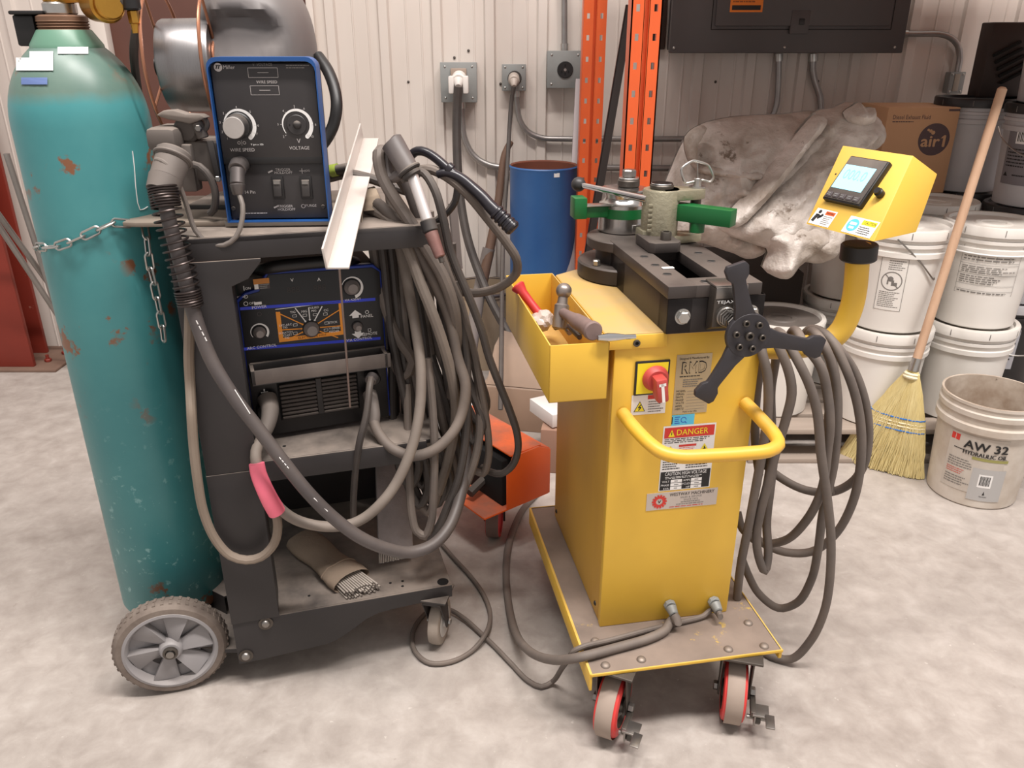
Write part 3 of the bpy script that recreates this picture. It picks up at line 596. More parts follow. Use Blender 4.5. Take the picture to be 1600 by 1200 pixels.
# tarp: a crumpled dirty sheet heaped over the pile behind the bender
def tarp():
    m = mat('dirty white tarp', (214, 206, 199), .45, col2=(138, 124, 110), scale=5.5, amt=.9, speck=(116, 102, 90), sthr=.62, sscale=7, bump=1.0, bscale=20)
    q = MB(); rg = lambda v: 1 - 2 * abs(v); rk = lambda v, k: math.exp(-abs(v) * k)
    def sheet(bound, Y0, bulge, lean, seed, amp=1.0, wd=.12, thick=.05):
        B = [Vector((PY(u, v, Y0).x, PY(u, v, Y0).z)) for u, v in bound]
        C3 = cr([Vector((p.x, 0, p.y)) for p in B], .02, closed=True); B = [Vector((p.x, p.z)) for p in C3]
        def dist(p):
            best = 9
            for i in range(len(B)):
                a, b = B[i], B[(i + 1) % len(B)]; ab = b - a; t = max(0, min(1, (p - a).dot(ab) / max(1e-9, ab.length_squared))); best = min(best, (p - a - ab * t).length)
            return best
        bm = bmesh.new(); vs = [bm.verts.new((p.x, 0, p.y)) for p in B]; es = [bm.edges.new((vs[i], vs[(i + 1) % len(vs)])) for i in range(len(vs))]
        bmesh.ops.triangle_fill(bm, edges=es, use_beauty=True)
        for _ in range(6):
            le = [e for e in bm.edges if e.calc_length() > .015 and len(e.link_faces) == 2]
            if not le: break
            bmesh.ops.subdivide_edges(bm, edges=le, cuts=1); bmesh.ops.triangulate(bm, faces=bm.faces[:])
            inner = [v for v in bm.verts if not v.is_boundary]; bmesh.ops.smooth_vert(bm, verts=inner, factor=.5, use_axis_x=True, use_axis_z=True)
            bmesh.ops.beautify_fill(bm, faces=bm.faces[:], edges=bm.edges[:])
        mz = sum(p.y for p in B) / len(B); bm.verts.index_update(); P = []; P2 = []
        for v in bm.verts:
            p = Vector((v.co.x, v.co.z)); d = dist(p); s = min(1, d / wd); base = Y0 + lean * (p.y - mz)
            al = p.x * .6 + p.y * .8; ac = p.x * .8 - p.y * .6; wz = noise.noise(Vector((p.x * 3, p.y * 3, seed))) * .12
            y = -bulge * math.sqrt(max(0, 1 - (1 - s) ** 2))
            y -= 1.25 * amp * (.030 * rg(noise.noise(Vector((al * 2.6 + wz, ac * 6 + wz * 5, seed + 2)))) + .020 * rg(noise.noise(Vector((al * 7 + wz * 4, ac * 10, seed + 7)))) + .009 * rg(noise.noise(Vector((al * 16, ac * 19, seed + 4))))) * (.3 + .7 * s)
            y -= 1.3 * amp * (.026 * rk(noise.noise(Vector((al * 2.2 + 3, ac * 5.0 + wz * 4, seed + 11))), 12) + .014 * rk(noise.noise(Vector((al * 5 + wz * 6, ac * 8, seed + 15))), 11)) * (.3 + .7 * s)
            P.append((p.x, base + y, p.y)); P2.append((p.x, base + thick * s + .004, p.y))
        F = [tuple(v.index for v in f.verts) for f in bm.faces]; bm.free()
        q.add(P, F, m); q.add(P2, [tuple(reversed(f)) for f in F], m)
    sheet([(1010, 360), (1030, 305), (1048, 262), (1075, 212), (1098, 196), (1150, 184), (1222, 180), (1285, 176), (1305, 190), (1290, 240), (1250, 300), (1190, 350), (1120, 368), (1060, 374), (1020, 392)], 2.96, .13, .25, 1.0, 1.0)
    sheet([(1040, 366), (1100, 348), (1150, 356), (1198, 382), (1192, 400), (1172, 409), (1150, 399), (1120, 388), (1085, 378), (1060, 386)], 2.86, .04, -.6, 9.0, .8, .05)
    sheet([(1285, 180), (1318, 172), (1340, 163), (1362, 166), (1386, 184), (1397, 207), (1392, 224), (1360, 244), (1330, 262), (1318, 300), (1306, 352), (1296, 376), (1262, 398), (1225, 392), (1180, 376), (1125, 358), (1108, 346), (1160, 310), (1225, 255), (1268, 212)], 2.85, .07, .45, 4.0, .8, .09)
    sheet([(1286, 180), (1302, 190), (1262, 236), (1200, 300), (1140, 346), (1118, 340), (1172, 288), (1235, 226)], 2.79, .03, .45, 14.0, .9, .06)
    sheet([(1180, 352), (1240, 346), (1302, 366), (1262, 398), (1242, 411), (1225, 430), (1203, 426), (1186, 413), (1196, 392)], 2.755, .05, .3, 21.0, .8, .05)
    sheet([(1070, 214), (1096, 196), (1106, 201), (1090, 226), (1086, 262), (1074, 252)], 2.80, .035, .3, 27.0, .3, .02)
    sheet([(1316, 176), (1330, 166), (1342, 159), (1350, 168), (1364, 168), (1362, 190), (1340, 196), (1322, 190)], 2.875, .025, .3, 33.0, 1.3, .05)
    sheet([(1085, 258), (1130, 262), (1190, 268), (1186, 280), (1130, 276), (1088, 268)], 2.80, .03, .25, 39.0, .3, .015)
    return tag(q.build('tarp', angle=1.2, loc=(.95, 2.9, .6)), 'crumpled dirty white tarp heaped behind the yellow control box', 'tarp')
tarp()
# broom
def broom():
    A = PZ(1310, 708, .01); Bq = PZ(1442, 742, .01); base = (A + Bq) / 2; neck = PY(1431, 566, 2.50); top = PY(1567, 136, 2.60)
    t = thing('broom', 'corn broom with wooden handle standing against the white pails', 'broom', (base.x, base.y, 0))
    M_han = mat('pale wooden broom handle', (198, 164, 136), .6, col2=(166, 128, 102), scale=4, stretch=(8, 8, 1), speck=(150, 90, 60), sthr=.68, sscale=10)
    ax = (top - neck).normalized(); q = MB(); q.cyl(neck - ax * .02, top, .0145, M_han, r2=.014, seg=16, bev=.006); q.build('broom_handle', t)
    q = MB(); q.cyl(neck - ax * .03, neck + ax * .015, .018, M_zinc, r2=.0155, seg=16); q.build('ferrule', t)
    M_br = mat('broom corn straw', (224, 208, 152), .8, col2=(198, 178, 118), scale=30, stretch=(6, 6, 1)); q = MB(); rnd = random.Random(3)
    edge = (Bq - A); fwd = Vector((0, -1, 0))
    # solid core of the brush, then straws over it
    secs = [(0.0, .016, .016), (.12, .035, .022), (.3, .066, .030), (.45, .085, .034), (.7, .112, .036), (.95, .135, .036)]
    ctr = lambda s: neck - ax * .03 + (base + Vector((0, 0, .0)) - neck) * s
    ex = edge.normalized(); vs = []; fs = []
    for s, wx, wy in secs:
        c = ctr(s); lean = Vector((0, 0, 0)); 
        for k in range(20):
            an = 2 * PI * k / 20; vs.append(c + ex * (wx * math.cos(an)) + Vector((0, 1, 0)) * (wy * math.sin(an)))
    for i in range(len(secs) - 1):
        for k in range(20): fs.append((i * 20 + k, i * 20 + (k + 1) % 20, (i + 1) * 20 + (k + 1) % 20, (i + 1) * 20 + k))
    fs.append(tuple(range(100, 120))); fs.append(tuple(range(19, -1, -1)))
    q.add([Vector((v.x, v.y, max(.004, v.z))) for v in vs], fs, M_br)
    for k in range(900):
        an = rnd.uniform(PI, 2 * PI) if k % 5 else rnd.uniform(0, PI); c0 = math.cos(an); s0 = math.sin(an); s_end = rnd.uniform(.9, 1.0); pts = []
        for j, s in enumerate((.02, .2, .45, .72, s_end)):
            for (sa, wa, ya), (sb, wb, yb) in zip(secs, secs[1:] + [(1.01, .139, .037)]):
                if sa <= s <= sb: f = (s - sa) / (sb - sa); wx = wa + (wb - wa) * f; wy = ya + (yb - ya) * f; break
            jit = Vector((rnd.uniform(-1, 1), rnd.uniform(-1, 1), 0)) * .004 * j * .5
            p = ctr(s) + ex * (wx * c0 * 1.03) + Vector((0, 1, 0)) * (wy * s0 * 1.06) + jit; pts.append(Vector((p.x, p.y, max(.003, p.z))))
        q.tube(pts, .0016, M_br, 4)
    o = q.build('bristles', t, angle=1.0)
    M_blt = mat('blue twine', (40, 110, 190), .7); M_wt = mat('cream twine', (232, 222, 190), .7)
    for s, m in ((.415, M_blt), (.455, M_wt), (.485, M_wt), (.525, M_blt)):
        for (sa, wa, ya), (sb, wb, yb) in zip(secs, secs[1:]):
            if sa <= s <= sb: f = (s - sa) / (sb - sa); wx = wa + (wb - wa) * f; wy = ya + (yb - ya) * f; break
        q = MB(); c = ctr(s); q.tube([c + ex * ((wx + .005) * math.cos(2 * PI * k / 32)) + Vector((0, 1, 0)) * ((wy + .005) * math.sin(2 * PI * k / 32)) + Vector((0, 0, .0015 * (k % 2))) for k in range(32)], .0027, m, 6, closed=True); q.build('stitching', t)
    q = MB(); c = ctr(.03); q.torus(c, ax, .02, .006, M_wt, 20, 6); q.torus(c - ax * .01, ax, .021, .006, M_wt, 20, 6); q.build('neck_binding', t)
broom()
# open dirty oil pail at right
ox, oy = 1.575, 2.385
t = thing('pail', 'open dirty white pail printed AW 32 HYDRAULIC OIL, on the floor', 'pail', (ox, oy, 0))
M_dp = mat('dirty white pail', (208, 200, 190), .5, col2=(172, 157, 141), scale=7, amt=.75, speck=(92, 78, 66), sthr=.7, sscale=12)
M_dpi = mat('oily pail inside', (150, 130, 112), .55, col2=(206, 194, 180), scale=9, amt=.8, speck=(84, 66, 54), sthr=.66, sscale=11)
H2 = .365; q = MB(); rr = lambda z: .136 + .016 * z / H2
q.lathe([(0, .006), (.128, .006), (.131, 0), (.136, .006), (rr(.268), .268), (rr(.27) + .01, .27), (rr(.29) + .01, .292), (rr(.3), .296), (rr(.318), .318), (rr(.32) + .006, .32), (rr(.335) + .006, .336), (rr(.34), .34), (rr(.356), .354), (rr(.36) + .003, .356), (rr(.36) + .003, .365)], M_dp, (ox, oy, 0), seg=56); q.build('pail_body', t)
q = MB(); q.lathe([(rr(.36) + .003, .365), (rr(.36) - .004, .365), (.130, .01), (0, .01)], M_dpi, (ox, oy, 0), seg=56); q.build('pail_inside', t)
q = MB(); p = cyl_hit(1533, 712, ox, oy, .148); zc = .0
M_slv = mat('silver grey label', (176, 174, 172), .5); 
patch(q, -.10, .055, .075, .258, mat('worn label', (196, 188, 178), .5, col2=(170, 158, 146), scale=9)); patch(q, -.01, .032, .088, .15, M_slv, -.0006); patch(q, .012, .082, .052, .13, M_white, -.0009, 5)
for k in range(10): q.rect(.017 + k * .003, .09, .017 + k * .003 + (.0016 if k % 3 else .0022), .124, M_ink, -.0013)
[q.text('AW 32', .012 + dx_, .226 + dz_, M_ink, w=.125, h=.028, y=-.0022 - .0001 * i_) for i_, (dx_, dz_) in enumerate(((-.0012, 0), (.0012, 0), (0, .0008), (0, -.0008)))]; [q.text('HYDRAULIC OIL', .014 + dx_, .198, M_ink, w=.126, h=.014, y=-.0022 - .0001 * i_) for i_, dx_ in enumerate((-.0007, .0007))]
patch(q, -.02, .178, .085, .188, mat('olive stripe', (150, 146, 86), .6), -.001); q.rect(-.096, .228, -.068, .25, M_redp, -.001); q.fine(-.08, .198, -.04, .206, 1, M_ink, -.001)
q.fine(-.09, .135, .0, .17, 4, M_greyink, -.001, seed=2); q.fine(-.09, .11, -.03, .132, 3, mat('faded red print', (200, 96, 84), .6), -.001, seed=3); q.fine(-.09, .07, -.01, .105, 4, M_greyink, -.001, seed=5)
q.add([(.033, -.001, .055), (.04, -.001, .055), (.0365, -.001, .07)], [(0, 1, 2)], M_ink); q.text('flammable', .0365, .049, M_ink, w=.022, h=.005, y=-.0013)
bend(q, ox, oy, lambda z: rr(z) + .0008, math.atan2(p.x - ox, oy - p.y) - .02); q.build('oil_label', t)
# boxes, bucket and clutter behind the cables
bc = PZ(757, 447, .37); t = thing('bucket', 'cream plastic bucket at the wall behind hanging cords', 'bucket', (bc.x, bc.y, 0))
q = MB(); q.lathe([(0, .01), (.13, .01), (.133, 0), (.152, .35), (.158, .352), (.158, .372), (.150, .372), (.13, .02), (0, .02)], mat('cream plastic', (176, 156, 132), .5, col2=(150, 132, 112), scale=5), (bc.x, bc.y, 0), seg=40); q.build('bucket_body', t)
q = MB(); q.torus((bc.x, bc.y, .367), (0, 0, 1), .156, .007, M_dgrey, 40, 8); q.build('rim', t)
M_card2 = mat('dusty cardboard', (168, 142, 122), .75, col2=(148, 122, 102), scale=4, dust=.4)
def slab(lab, name, pts, h, m, cat, grp=None):  # box standing on 4 floor-level corners
    q = MB(); q.hexa([Vector(p) for p in pts] + [Vector(p) + Vector((0, 0, h)) for p in pts], m, .003); return tag(q.build(name, loc=pts[0]), lab, cat, grp)
slab('open tan cardboard box on the floor left of the yellow tray', 'cardboard_box', [(-.12, 2.86, 0), (.16, 2.80, 0), (.22, 3.06, 0), (-.06, 3.12, 0)], .18, M_card2, 'box')
q = MB(); q.hexa([Vector(p) for p in ((-.10, 2.87, .183), (.15, 2.81, .183), (.19, 3.0, .183), (-.04, 3.08, .183), (-.07, 2.99, .30), (.14, 2.93, .285), (.17, 3.02, .30), (-.04, 3.09, .33))], M_card2, .002); tag(q.build('cardboard_flap', loc=(0, 2.9, .18)), 'folded tan cardboard sheet on top of the floor box', 'cardboard')
slab('low brown printed carton on the floor at bender left side', 'cardboard_box', [(.10, 2.50, 0), (.30, 2.47, 0), (.34, 2.72, 0), (.14, 2.75, 0)], .17, mat('brown printed carton', (150, 118, 100), .7), 'box')
q = MB(); c = PD(852, 622, 2.62); T = Matrix.Translation((.155, 2.60, .175)) @ Matrix.Rotation(.5, 4, 'Z'); q.box((-.06, -.08, 0), (.06, .08, .05), mat('white carton', (222, 218, 214), .6), .002, mtx=T); tag(q.build('white_box', loc=(.155, 2.6, .175)), 'small white box lying on the printed carton beside bender', 'box')
q = MB(); q.hexa([(-.3, 2.72, 0), (-.14, 2.66, 0), (-.12, 2.8, 0), (-.28, 2.84, 0), (-.29, 2.73, .2), (-.15, 2.68, .16), (-.13, 2.79, .17), (-.27, 2.83, .21)], mat('white paper sack', (206, 200, 194), .7), .004); tag(q.build('paper_sack', loc=(-.2, 2.75, 0)), 'white paper sack standing behind the hanging cable loops', 'sack')
# orange wheeled machine between the two carts
oa = PZ(791, 796, .15); ob = PZ(857, 768, .15); ox_ = (ob - oa).normalized(); oyv = Vector((-ox_.y, ox_.x, 0)); W = (ob - oa).length; q = MB()
t = thing('wheeled_machine', 'orange steel box on red caster standing between the two carts', 'cart', (oa.x, oa.y, 0))
M_or2 = mat('bright orange enamel', (246, 104, 34), .45, col2=(232, 92, 30), scale=4, dust=.8, speck=(70, 40, 28), sthr=.73, sscale=12, dustcol=(132, 96, 82))
T = Matrix(((ox_.x, oyv.x, 0, oa.x), (ox_.y, oyv.y, 0, oa.y), (0, 0, 1, .15), (0, 0, 0, 1)))
q.prism([(0, 0), (W, 0), (W, .15), (.72 * W, .172), (.14 * W, .17), (0, .12)], .006, M_or2, T @ Matrix(((1, 0, 0, 0), (0, 0, -1, 0), (0, 1, 0, 0), (0, 0, 0, 1))), .001); q.build('front_plate', t)
q = MB(); q.box((.1 * W, 0, .168), (W * .8, .36, .174), M_or2, .002, mtx=T); q.box((W - .006, 0, 0), (W, .36, .15), M_or2, .001, mtx=T); q.box((-.08, 0, -.006), (W, .36, 0), M_or2, .001, mtx=T)
q.hexa([T @ Vector(p) for p in ((.72 * W, 0, .168), (W, 0, .146), (W, .36, .146), (.72 * W, .36, .168), (.72 * W, 0, .174), (W, 0, .152), (W, .36, .152), (.72 * W, .36, .174))], M_or2); q.build('hood', t)
q = MB(); q.box((.0, .02, 0), (W - .008, .34, .15), M_void, .004, mtx=T); q.tube([T @ Vector(p) for p in ((-.06, .1, .03), (.02, .12, .05), (.05, .2, .04))], .014, M_cabled, 8); q.build('dark_inside', t)  # near-black filler box stands in for shade inside the open hood, plus a hose
cp = PZ(773, 838, 0); q = MB(); ad = Vector((1, -.12, 0)).normalized(); wc = Vector((cp.x, cp.y + .012, .065))
q.lathe([(.05, -.02), (.062, -.02), (.065, -.016), (.065, .016), (.062, .02), (.05, .02)], mat('dusty caster tread', (118, 98, 90), .7), wc, ad, 32); q.build('wheel', t)
q = MB(); q.lathe([(0, -.015), (.05, -.015), (.055, -.0215), (.062, -.0205), (.063, -.018)], mat('red caster rim', (196, 46, 50), .5), wc, ad, 32); q.lathe([(.063, .018), (.062, .0205), (.055, .0215), (.05, .015), (0, .015)], mat('red caster rim', (196, 46, 50), .5), wc, ad, 32); q.build('wheel_rim', t)
q = MB()
for s in (-1, 1): q.box((s * .03 - .003, -.02, .0), (s * .03 + .003, .03, .082), M_blk, .001, mtx=Matrix.Translation((wc.x, wc.y, .06)))
q.box((-.034, -.03, .078), (.034, .05, .084), M_blk, mtx=Matrix.Translation((wc.x, wc.y, .06))); q.build('caster_fork', t)
# ================================================================== TUBE BENDER ON ITS YELLOW TROLLEY
B = Frame((.198, 1.443, 0), 10)
bend_t = thing('tube_bender', 'yellow electric tube bender on wheeled base with black die head', 'tube bender', B.w(.15, .2, 0), B.yaw)
def bm_(): return MB(B.M)
def UP(o): return Matrix(((1, 0, 0, o[0]), (0, 0, 1, o[1]), (0, 1, 0, o[2]), (0, 0, 0, 1)))   # unused axis helper
# wheeled base
q = bm_(); q.box((-.056, -.138, .192), (.372, .52, .2), M_yelplate, .002); q.build('base_plate', bend_t)
q = bm_(); q.prism([(-.138, .2), (-.138, .155), (.52, .15), (.52, .2)], .006, M_yel, Matrix(((0, 0, 1, -.060), (1, 0, 0, 0), (0, 1, 0, 0), (0, 0, 0, 1))), .001)
q.box((.366, -.138, .175), (.374, .52, .2), M_yel, .002); q.box((-.058, -.1405, .193), (.374, -.1375, .2005), M_yel, .001); q.box((-.056, .514, .16), (.372, .522, .2), M_yel, .001); q.build('base_rim', bend_t)
M_blt = mat('dull bolt heads', (150, 138, 128), .45, .7, dust=.4)
for u, v in ((946, 1040), (1002, 1031), (1138, 1015), (1194, 1010), (1169, 974), (930, 1002)):
    p = B.at(u, v, .2); q = bm_(); q.dome((p.x, p.y, .2), (0, 0, 1), .0105, .007, M_blt); q.build('carriage_bolt', bend_t)
# casters
M_tread = mat('dusty caster tread grey', (158, 142, 130), .7, col2=(140, 124, 112), scale=9)
M_redt = mat('red polyurethane', (220, 62, 58), .45, col2=(200, 56, 52), scale=8)
M_fork = mat('dark zinc fork', (92, 86, 80), .4, .7, col2=(70, 64, 60), scale=12)
def caster(x, y, ang, brake):
    R = .076; T = B.M @ Matrix.Translation((x, y, 0)) @ Matrix.Rotation(math.radians(ang), 4, 'Z')
    q = MB(T)   # axle along x, rolling along y; wheel trails towards -y
    for s in (-1, 1): q.prism([(-.028, .185), (.030, .185), (.018, .12), (.012, .06), (-.012, .06), (-.02, .11)], .004, M_fork, Matrix(((0, 0, 1, s * .033 - .002), (1, 0, 0, 0), (0, 1, 0, 0), (0, 0, 0, 1))), .001)
    q.box((-.036, -.03, .176), (.036, .032, .183), M_fork, .002); q.box((-.05, -.045, .186), (.05, .045, .1925), M_fork, .002); q.cyl((0, 0, .18), (0, 0, .188), .03, M_fork)
    q.hexbolt((.035, 0, R), (1, 0, 0), .011, .012, M_steel); q.hexbolt((-.035, 0, R), (-1, 0, 0), .011, .01, M_steel); fk = q.build('caster', bend_t)
    q = MB(T); q.lathe([(.050, -.025), (.062, -.0255), (.069, -.023), (.0715, -.018), (R, 0), (.0715, .018), (.069, .023), (.062, .0255), (.050, .025)], M_redt, (0, 0, R), (1, 0, 0), 40)
    q.build('tire', fk)
    q = MB(T); q.lathe([(R + .0006 - .0007, -.0185), (R + .0009, -.017), (R + .0009, .017), (R + .0006 - .0007, .0185)], M_tread, (0, 0, R), (1, 0, 0), 40); q.build('tread', fk)
    q = MB(T); q.lathe([(0, -.02), (.018, -.026), (.024, -.02), (.044, -.014), (.051, -.0245)], M_fork, (0, 0, R), (1, 0, 0), 28); q.lathe([(.051, .0245), (.044, .014), (.024, .02), (.018, .026), (0, .02)], M_fork, (0, 0, R), (1, 0, 0), 28); q.build('wheel_hub', fk)
    if brake:
        q = MB(T); q.box((.036, -.06, .055), (.048, .0, .072), M_fork, .002); q.box((.04, -.066, .066), (.075, -.03, .071), M_steel, .001); q.box((.044, -.066, .04), (.048, -.035, .07), M_steel, .001)
        q.box((.066, -.10, .072), (.085, -.062, .076), M_steel, .001, mtx=None); q.hexbolt((.048, -.05, .045), (1, 0, 0), .01, .012, M_fork); q.cyl((.03, -.05, .05), (.07, -.05, .05), .005, M_steel, seg=10); q.build('brake_pedal', fk)
caster(.008, -.100, -34, True); caster(.288, -.108, -24, True); caster(.075, .42, 20, False); caster(.28, .42, 10, False)
# cabinet
q = bm_(); q.box((0, 0, .2), (.305, .012, .897), M_yel, .003); q.box((.001, .011, .2), (.022, .02, .895), M_yel, .002); q.box((.285, .01, .2), (.305, .46, .897), M_yel, .003); q.build('cabinet_front', bend_t)
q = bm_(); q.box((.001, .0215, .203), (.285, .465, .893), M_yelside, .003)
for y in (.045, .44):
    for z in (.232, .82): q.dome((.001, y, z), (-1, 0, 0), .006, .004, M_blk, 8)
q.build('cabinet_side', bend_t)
q = bm_(); q.prism([(-.018, -.003), (.305, -.003), (.305, .47), (.04, .47), (-.018, .43)], .006, M_yeltop, Matrix.Translation((0, 0, .896)), .001); q.build('cabinet_top', bend_t)
q = bm_(); q.box((-.018, -.006, .872), (.103, -.002, .900), M_yel, .001); q.box((-.019, -.006, .872), (-.015, .43, .901), M_yel, .001); q.socket((.041, -.006, .884), (0, -1, 0), .007, .004, M_fork, M_void); q.socket((-.019, .41, .885), (-1, 0, 0), .007, .004, M_zinc, M_void); q.build('top_lip', bend_t)
# tray
tl = {}
q = bm_(); zt, zb = .900, .783; x0, x1, y0, y1 = -.136, -.021, -.034, .455; th = .003
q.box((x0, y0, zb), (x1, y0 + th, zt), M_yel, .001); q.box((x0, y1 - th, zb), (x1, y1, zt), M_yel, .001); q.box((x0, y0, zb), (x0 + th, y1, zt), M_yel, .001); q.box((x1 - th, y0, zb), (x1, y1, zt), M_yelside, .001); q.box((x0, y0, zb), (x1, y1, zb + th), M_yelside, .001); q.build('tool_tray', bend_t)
# handle bar
q = bm_(); P = lambda u, v, y: B.on(u, v, y)
h = [(.023, .0, .734), (.034, -.05, .722), (.050, -.098, .711), (.066, -.124, .705), (.094, -.137, .7015), (.15, -.139, .699), (.22, -.139, .697), (.275, -.136, .697), (.300, -.122, .700), (.306, -.098, .706), (.296, -.05, .722), (.283, .0, .737)]
q.tube(cr(h, .01), .0135, mat('yellow handle bar', (228, 178, 50), .35, col2=(206, 160, 70), scale=6, dust=.2), 16); q.build('push_handle', bend_t)
# switch
a = B.on(993, 563); c = B.on(1042, 611); q = bm_(); M_blkf = M_blk
sx0, sx1, sz0, sz1 = .045, .112, .773, .842
q.box((sx0 - .002, -.005, sz0 - .002), (sx1 + .002, 0, sz1 + .002), M_blk, .002); q.rect(sx0 + .002, sz0 + .002, sx1 - .002, sz1 - .002, M_yelp, -.0054); sw = q.build('rotary_switch', bend_t)
M_kred = mat('faded red knob', (176, 62, 58), .5, col2=(188, 84, 78), scale=20); kx, kz = .084, .808; q = bm_(); q.cyl((kx, -.0056, kz), (kx, -.022, kz), .027, M_kred, r2=.023, bev=.003, seg=32)
T = B.M @ Matrix.Translation((kx, 0, kz)) @ Matrix.Rotation(math.radians(-8), 4, 'Y')
k = MB(T); k.box((-.012, -.05, -.036), (.012, -.018, .014), M_kred, .005); k.build('knob_grip', sw); q.build('switch_knob', sw)
k = MB(T); k.rect(-.003, -.034, .003, .006, M_white, -.0506); k.rect(-.007, -.0, .007, .006, M_white, -.0506); k.build('knob_mark', sw)
q = bm_(); M_org2 = M_orgp; q.rect(.0405, .727, .1125, .771, M_white, -.0006); q.rect(.074, .760, .1125, .769, M_redp, -.0009); q.add([(.046, -.001, .734), (.070, -.001, .734), (.058, -.001, .757)], [(0, 1, 2)], M_ink); q.add([(.048, -.0013, .735), (.068, -.0013, .735), (.058, -.0013, .755)], [(0, 1, 2)], M_yelp)
q.line(.061, .750, .055, .743, .002, M_ink, -.0016); q.line(.055, .743, .061, .744, .002, M_ink, -.0016); q.line(.061, .744, .056, .737, .002, M_ink, -.0016); q.fine(.076, .730, .110, .757, 5, M_greyink, -.001); q.build('voltage_sticker', bend_t)
# rating plate
q = bm_(); M_plate = mat('brushed data plate', (188, 172, 142), .4, .5); X0, X1, Z0_, Z1 = .128, .2015, .722, .851
q.box((X0, -.0012, Z0_), (X1, 0, Z1), M_plate); y = -.0018
q.text('Designed & Manufactured By:', .165, .842, M_ink, w=.062, h=.006, y=y); q.text('RMD', .166, .823, M_ink, w=.052, h=.026, y=y); q.text('RMD', .1662, .823, M_plate, w=.049, h=.021, y=y - .0003); q.fine(.137, .802, .194, .8065, 1, M_ink, y, seed=6)
q.fine(.145, .780, .187, .799, 4, M_greyink, y)
for i, s in enumerate(('MODEL', 'SERIAL', 'DATE', 'PHASE', 'VOLTS', 'AMPS', 'HERTZ')):
    z = .773 - i * .0066; q.text(s, .133, z, M_ink, h=.0042, y=y, al='l'); q.line(.155, z - .002, .195, z - .002, .0005, M_greyink, y)
q.text('Made in the USA', .165, .7265, M_ink, w=.03, h=.0035, y=y); q.build('data_plate', bend_t)
q = bm_(); q.rect(.1285, .696, .177, .720, M_skyp, -.0006); q.rect(.1285, .700, .1305, .716, M_ink, -.0009); q.arc(.154, .708, .005, .0062, 0, 320, M_bluep, -.0009); q.line(.157, .704, .161, .700, .0015, M_bluep, -.0009); q.fine(.135, .699, .147, .717, 4, M_bluep, -.0008); q.build('blue_sticker', bend_t)
# danger and voltage labels
q = bm_(); x0, x1 = .1125, .2265; zt_ = .692; zm = .59; zb_ = .543
q.rect(x0, zb_, x1, zt_ + .004, M_white, -.0006); y = -.0010; q.rect(x0 + .003, .668, x1 - .003, .692, M_redp, y); q.add([(.124, y - .0003, .671), (.138, y - .0003, .671), (.131, y - .0003, .687)], [(0, 1, 2)], M_yelp); q.rect(.1302, .675, .1318, .682, M_ink, y - .0006); q.text('DANGER', .176, .680, M_yelp, w=.068, h=.0135, y=y - .0003)
q.fine(.117, .655, .222, .667, 3, M_ink, y, seed=3); q.rect(.148, .637, .188, .652, M_white, y); q.rect(.149, .646, .187, .651, M_redp, y - .0002); q.fine(.150, .630, .186, .645, 4, M_redp, y - .0001, seed=8)
for cx_ in (.131, .205): q.add([(cx_ - .011, y - .0003, .631), (cx_ + .011, y - .0003, .631), (cx_, y - .0003, .650)], [(0, 1, 2)], M_yelp); q.line(cx_ - .004, .636, cx_ + .003, .639, .003, M_ink, y - .0006); q.line(cx_, .634, cx_, .644, .002, M_ink, y - .0006)
q.fine(.117, .593, .16, .626, 6, M_ink, y, seed=11); q.fine(.168, .593, .222, .626, 6, M_ink, y, seed=12); q.rect(.15, .616, .166, .622, M_redp, y)
q.rect(x0 + .002, zb_ + .002, x1 - .002, .589, M_ink, y); q.text('CAUTION HIGH VOLTAGE', .170, .5835, M_white, w=.092, h=.0085, y=y - .0003); q.fine(.125, .571, .214, .577, 2, M_white, y - .0003, seed=13)
for i, (la, va, lb, vb) in enumerate((('VOLT', '230', 'AMPS', '14'), ('PHASE', '1', 'CYCLES', '60'), ('KVA', '3', 'HP', '1.5'))):
    z = .5655 - i * .0085
    q.text(la, .135, z, M_white, h=.0045, y=y - .0003, al='r'); q.rect(.138, z - .0035, .163, z + .0035, M_white, y - .0003); q.fine(.146, z - .002, .156, z + .002, 1, M_ink, y - .0006, seed=20 + i); q.text(lb, .181, z, M_white, h=.0045, y=y - .0003, al='r'); q.rect(.183, z - .0035, .207, z + .0035, M_white, y - .0003); q.fine(.191, z - .002, .201, z + .002, 1, M_ink, y - .0006, seed=30 + i)
q.build('danger_label', bend_t)
# dealer plate
q = bm_(); q.box((.088, -.0012, .498), (.2465, 0, .5395), mat('dealer plate', (196, 186, 178), .4, .4)); y = -.0018
cx_, cz_ = .1165, .518
q.arc(cx_, cz_, .0075, .0125, 0, 360, M_redp, y); 
for k in range(14):
    a = 2 * PI * k / 14; q.line(cx_ + .012 * math.cos(a), cz_ + .012 * math.sin(a), cx_ + .0165 * math.cos(a), cz_ + .0165 * math.sin(a), .0045, M_redp, y)
q.line(cx_ - .003, cz_ + .003, cx_, cz_ - .003, .0015, M_ink, y); q.line(cx_, cz_ - .003, cx_ + .003, cz_ + .003, .0015, M_ink, y)
q.text('WESTWAY MACHINERY', .1885, .5325, M_ink, w=.100, h=.0075, y=y); q.text('SALES & SERVICE', .187, .524, M_greyink, w=.048, h=.004, y=y); q.text('SINCE 1972', .187, .5175, M_greyink, w=.032, h=.004, y=y); q.fine(.165, .5105, .21, .5145, 1, M_greyink, y); q.fine(.155, .5055, .222, .5095, 1, M_greyink, y, seed=4); q.fine(.14, .5005, .232, .504, 1, M_redp, y, seed=5); q.build('dealer_plate', bend_t)
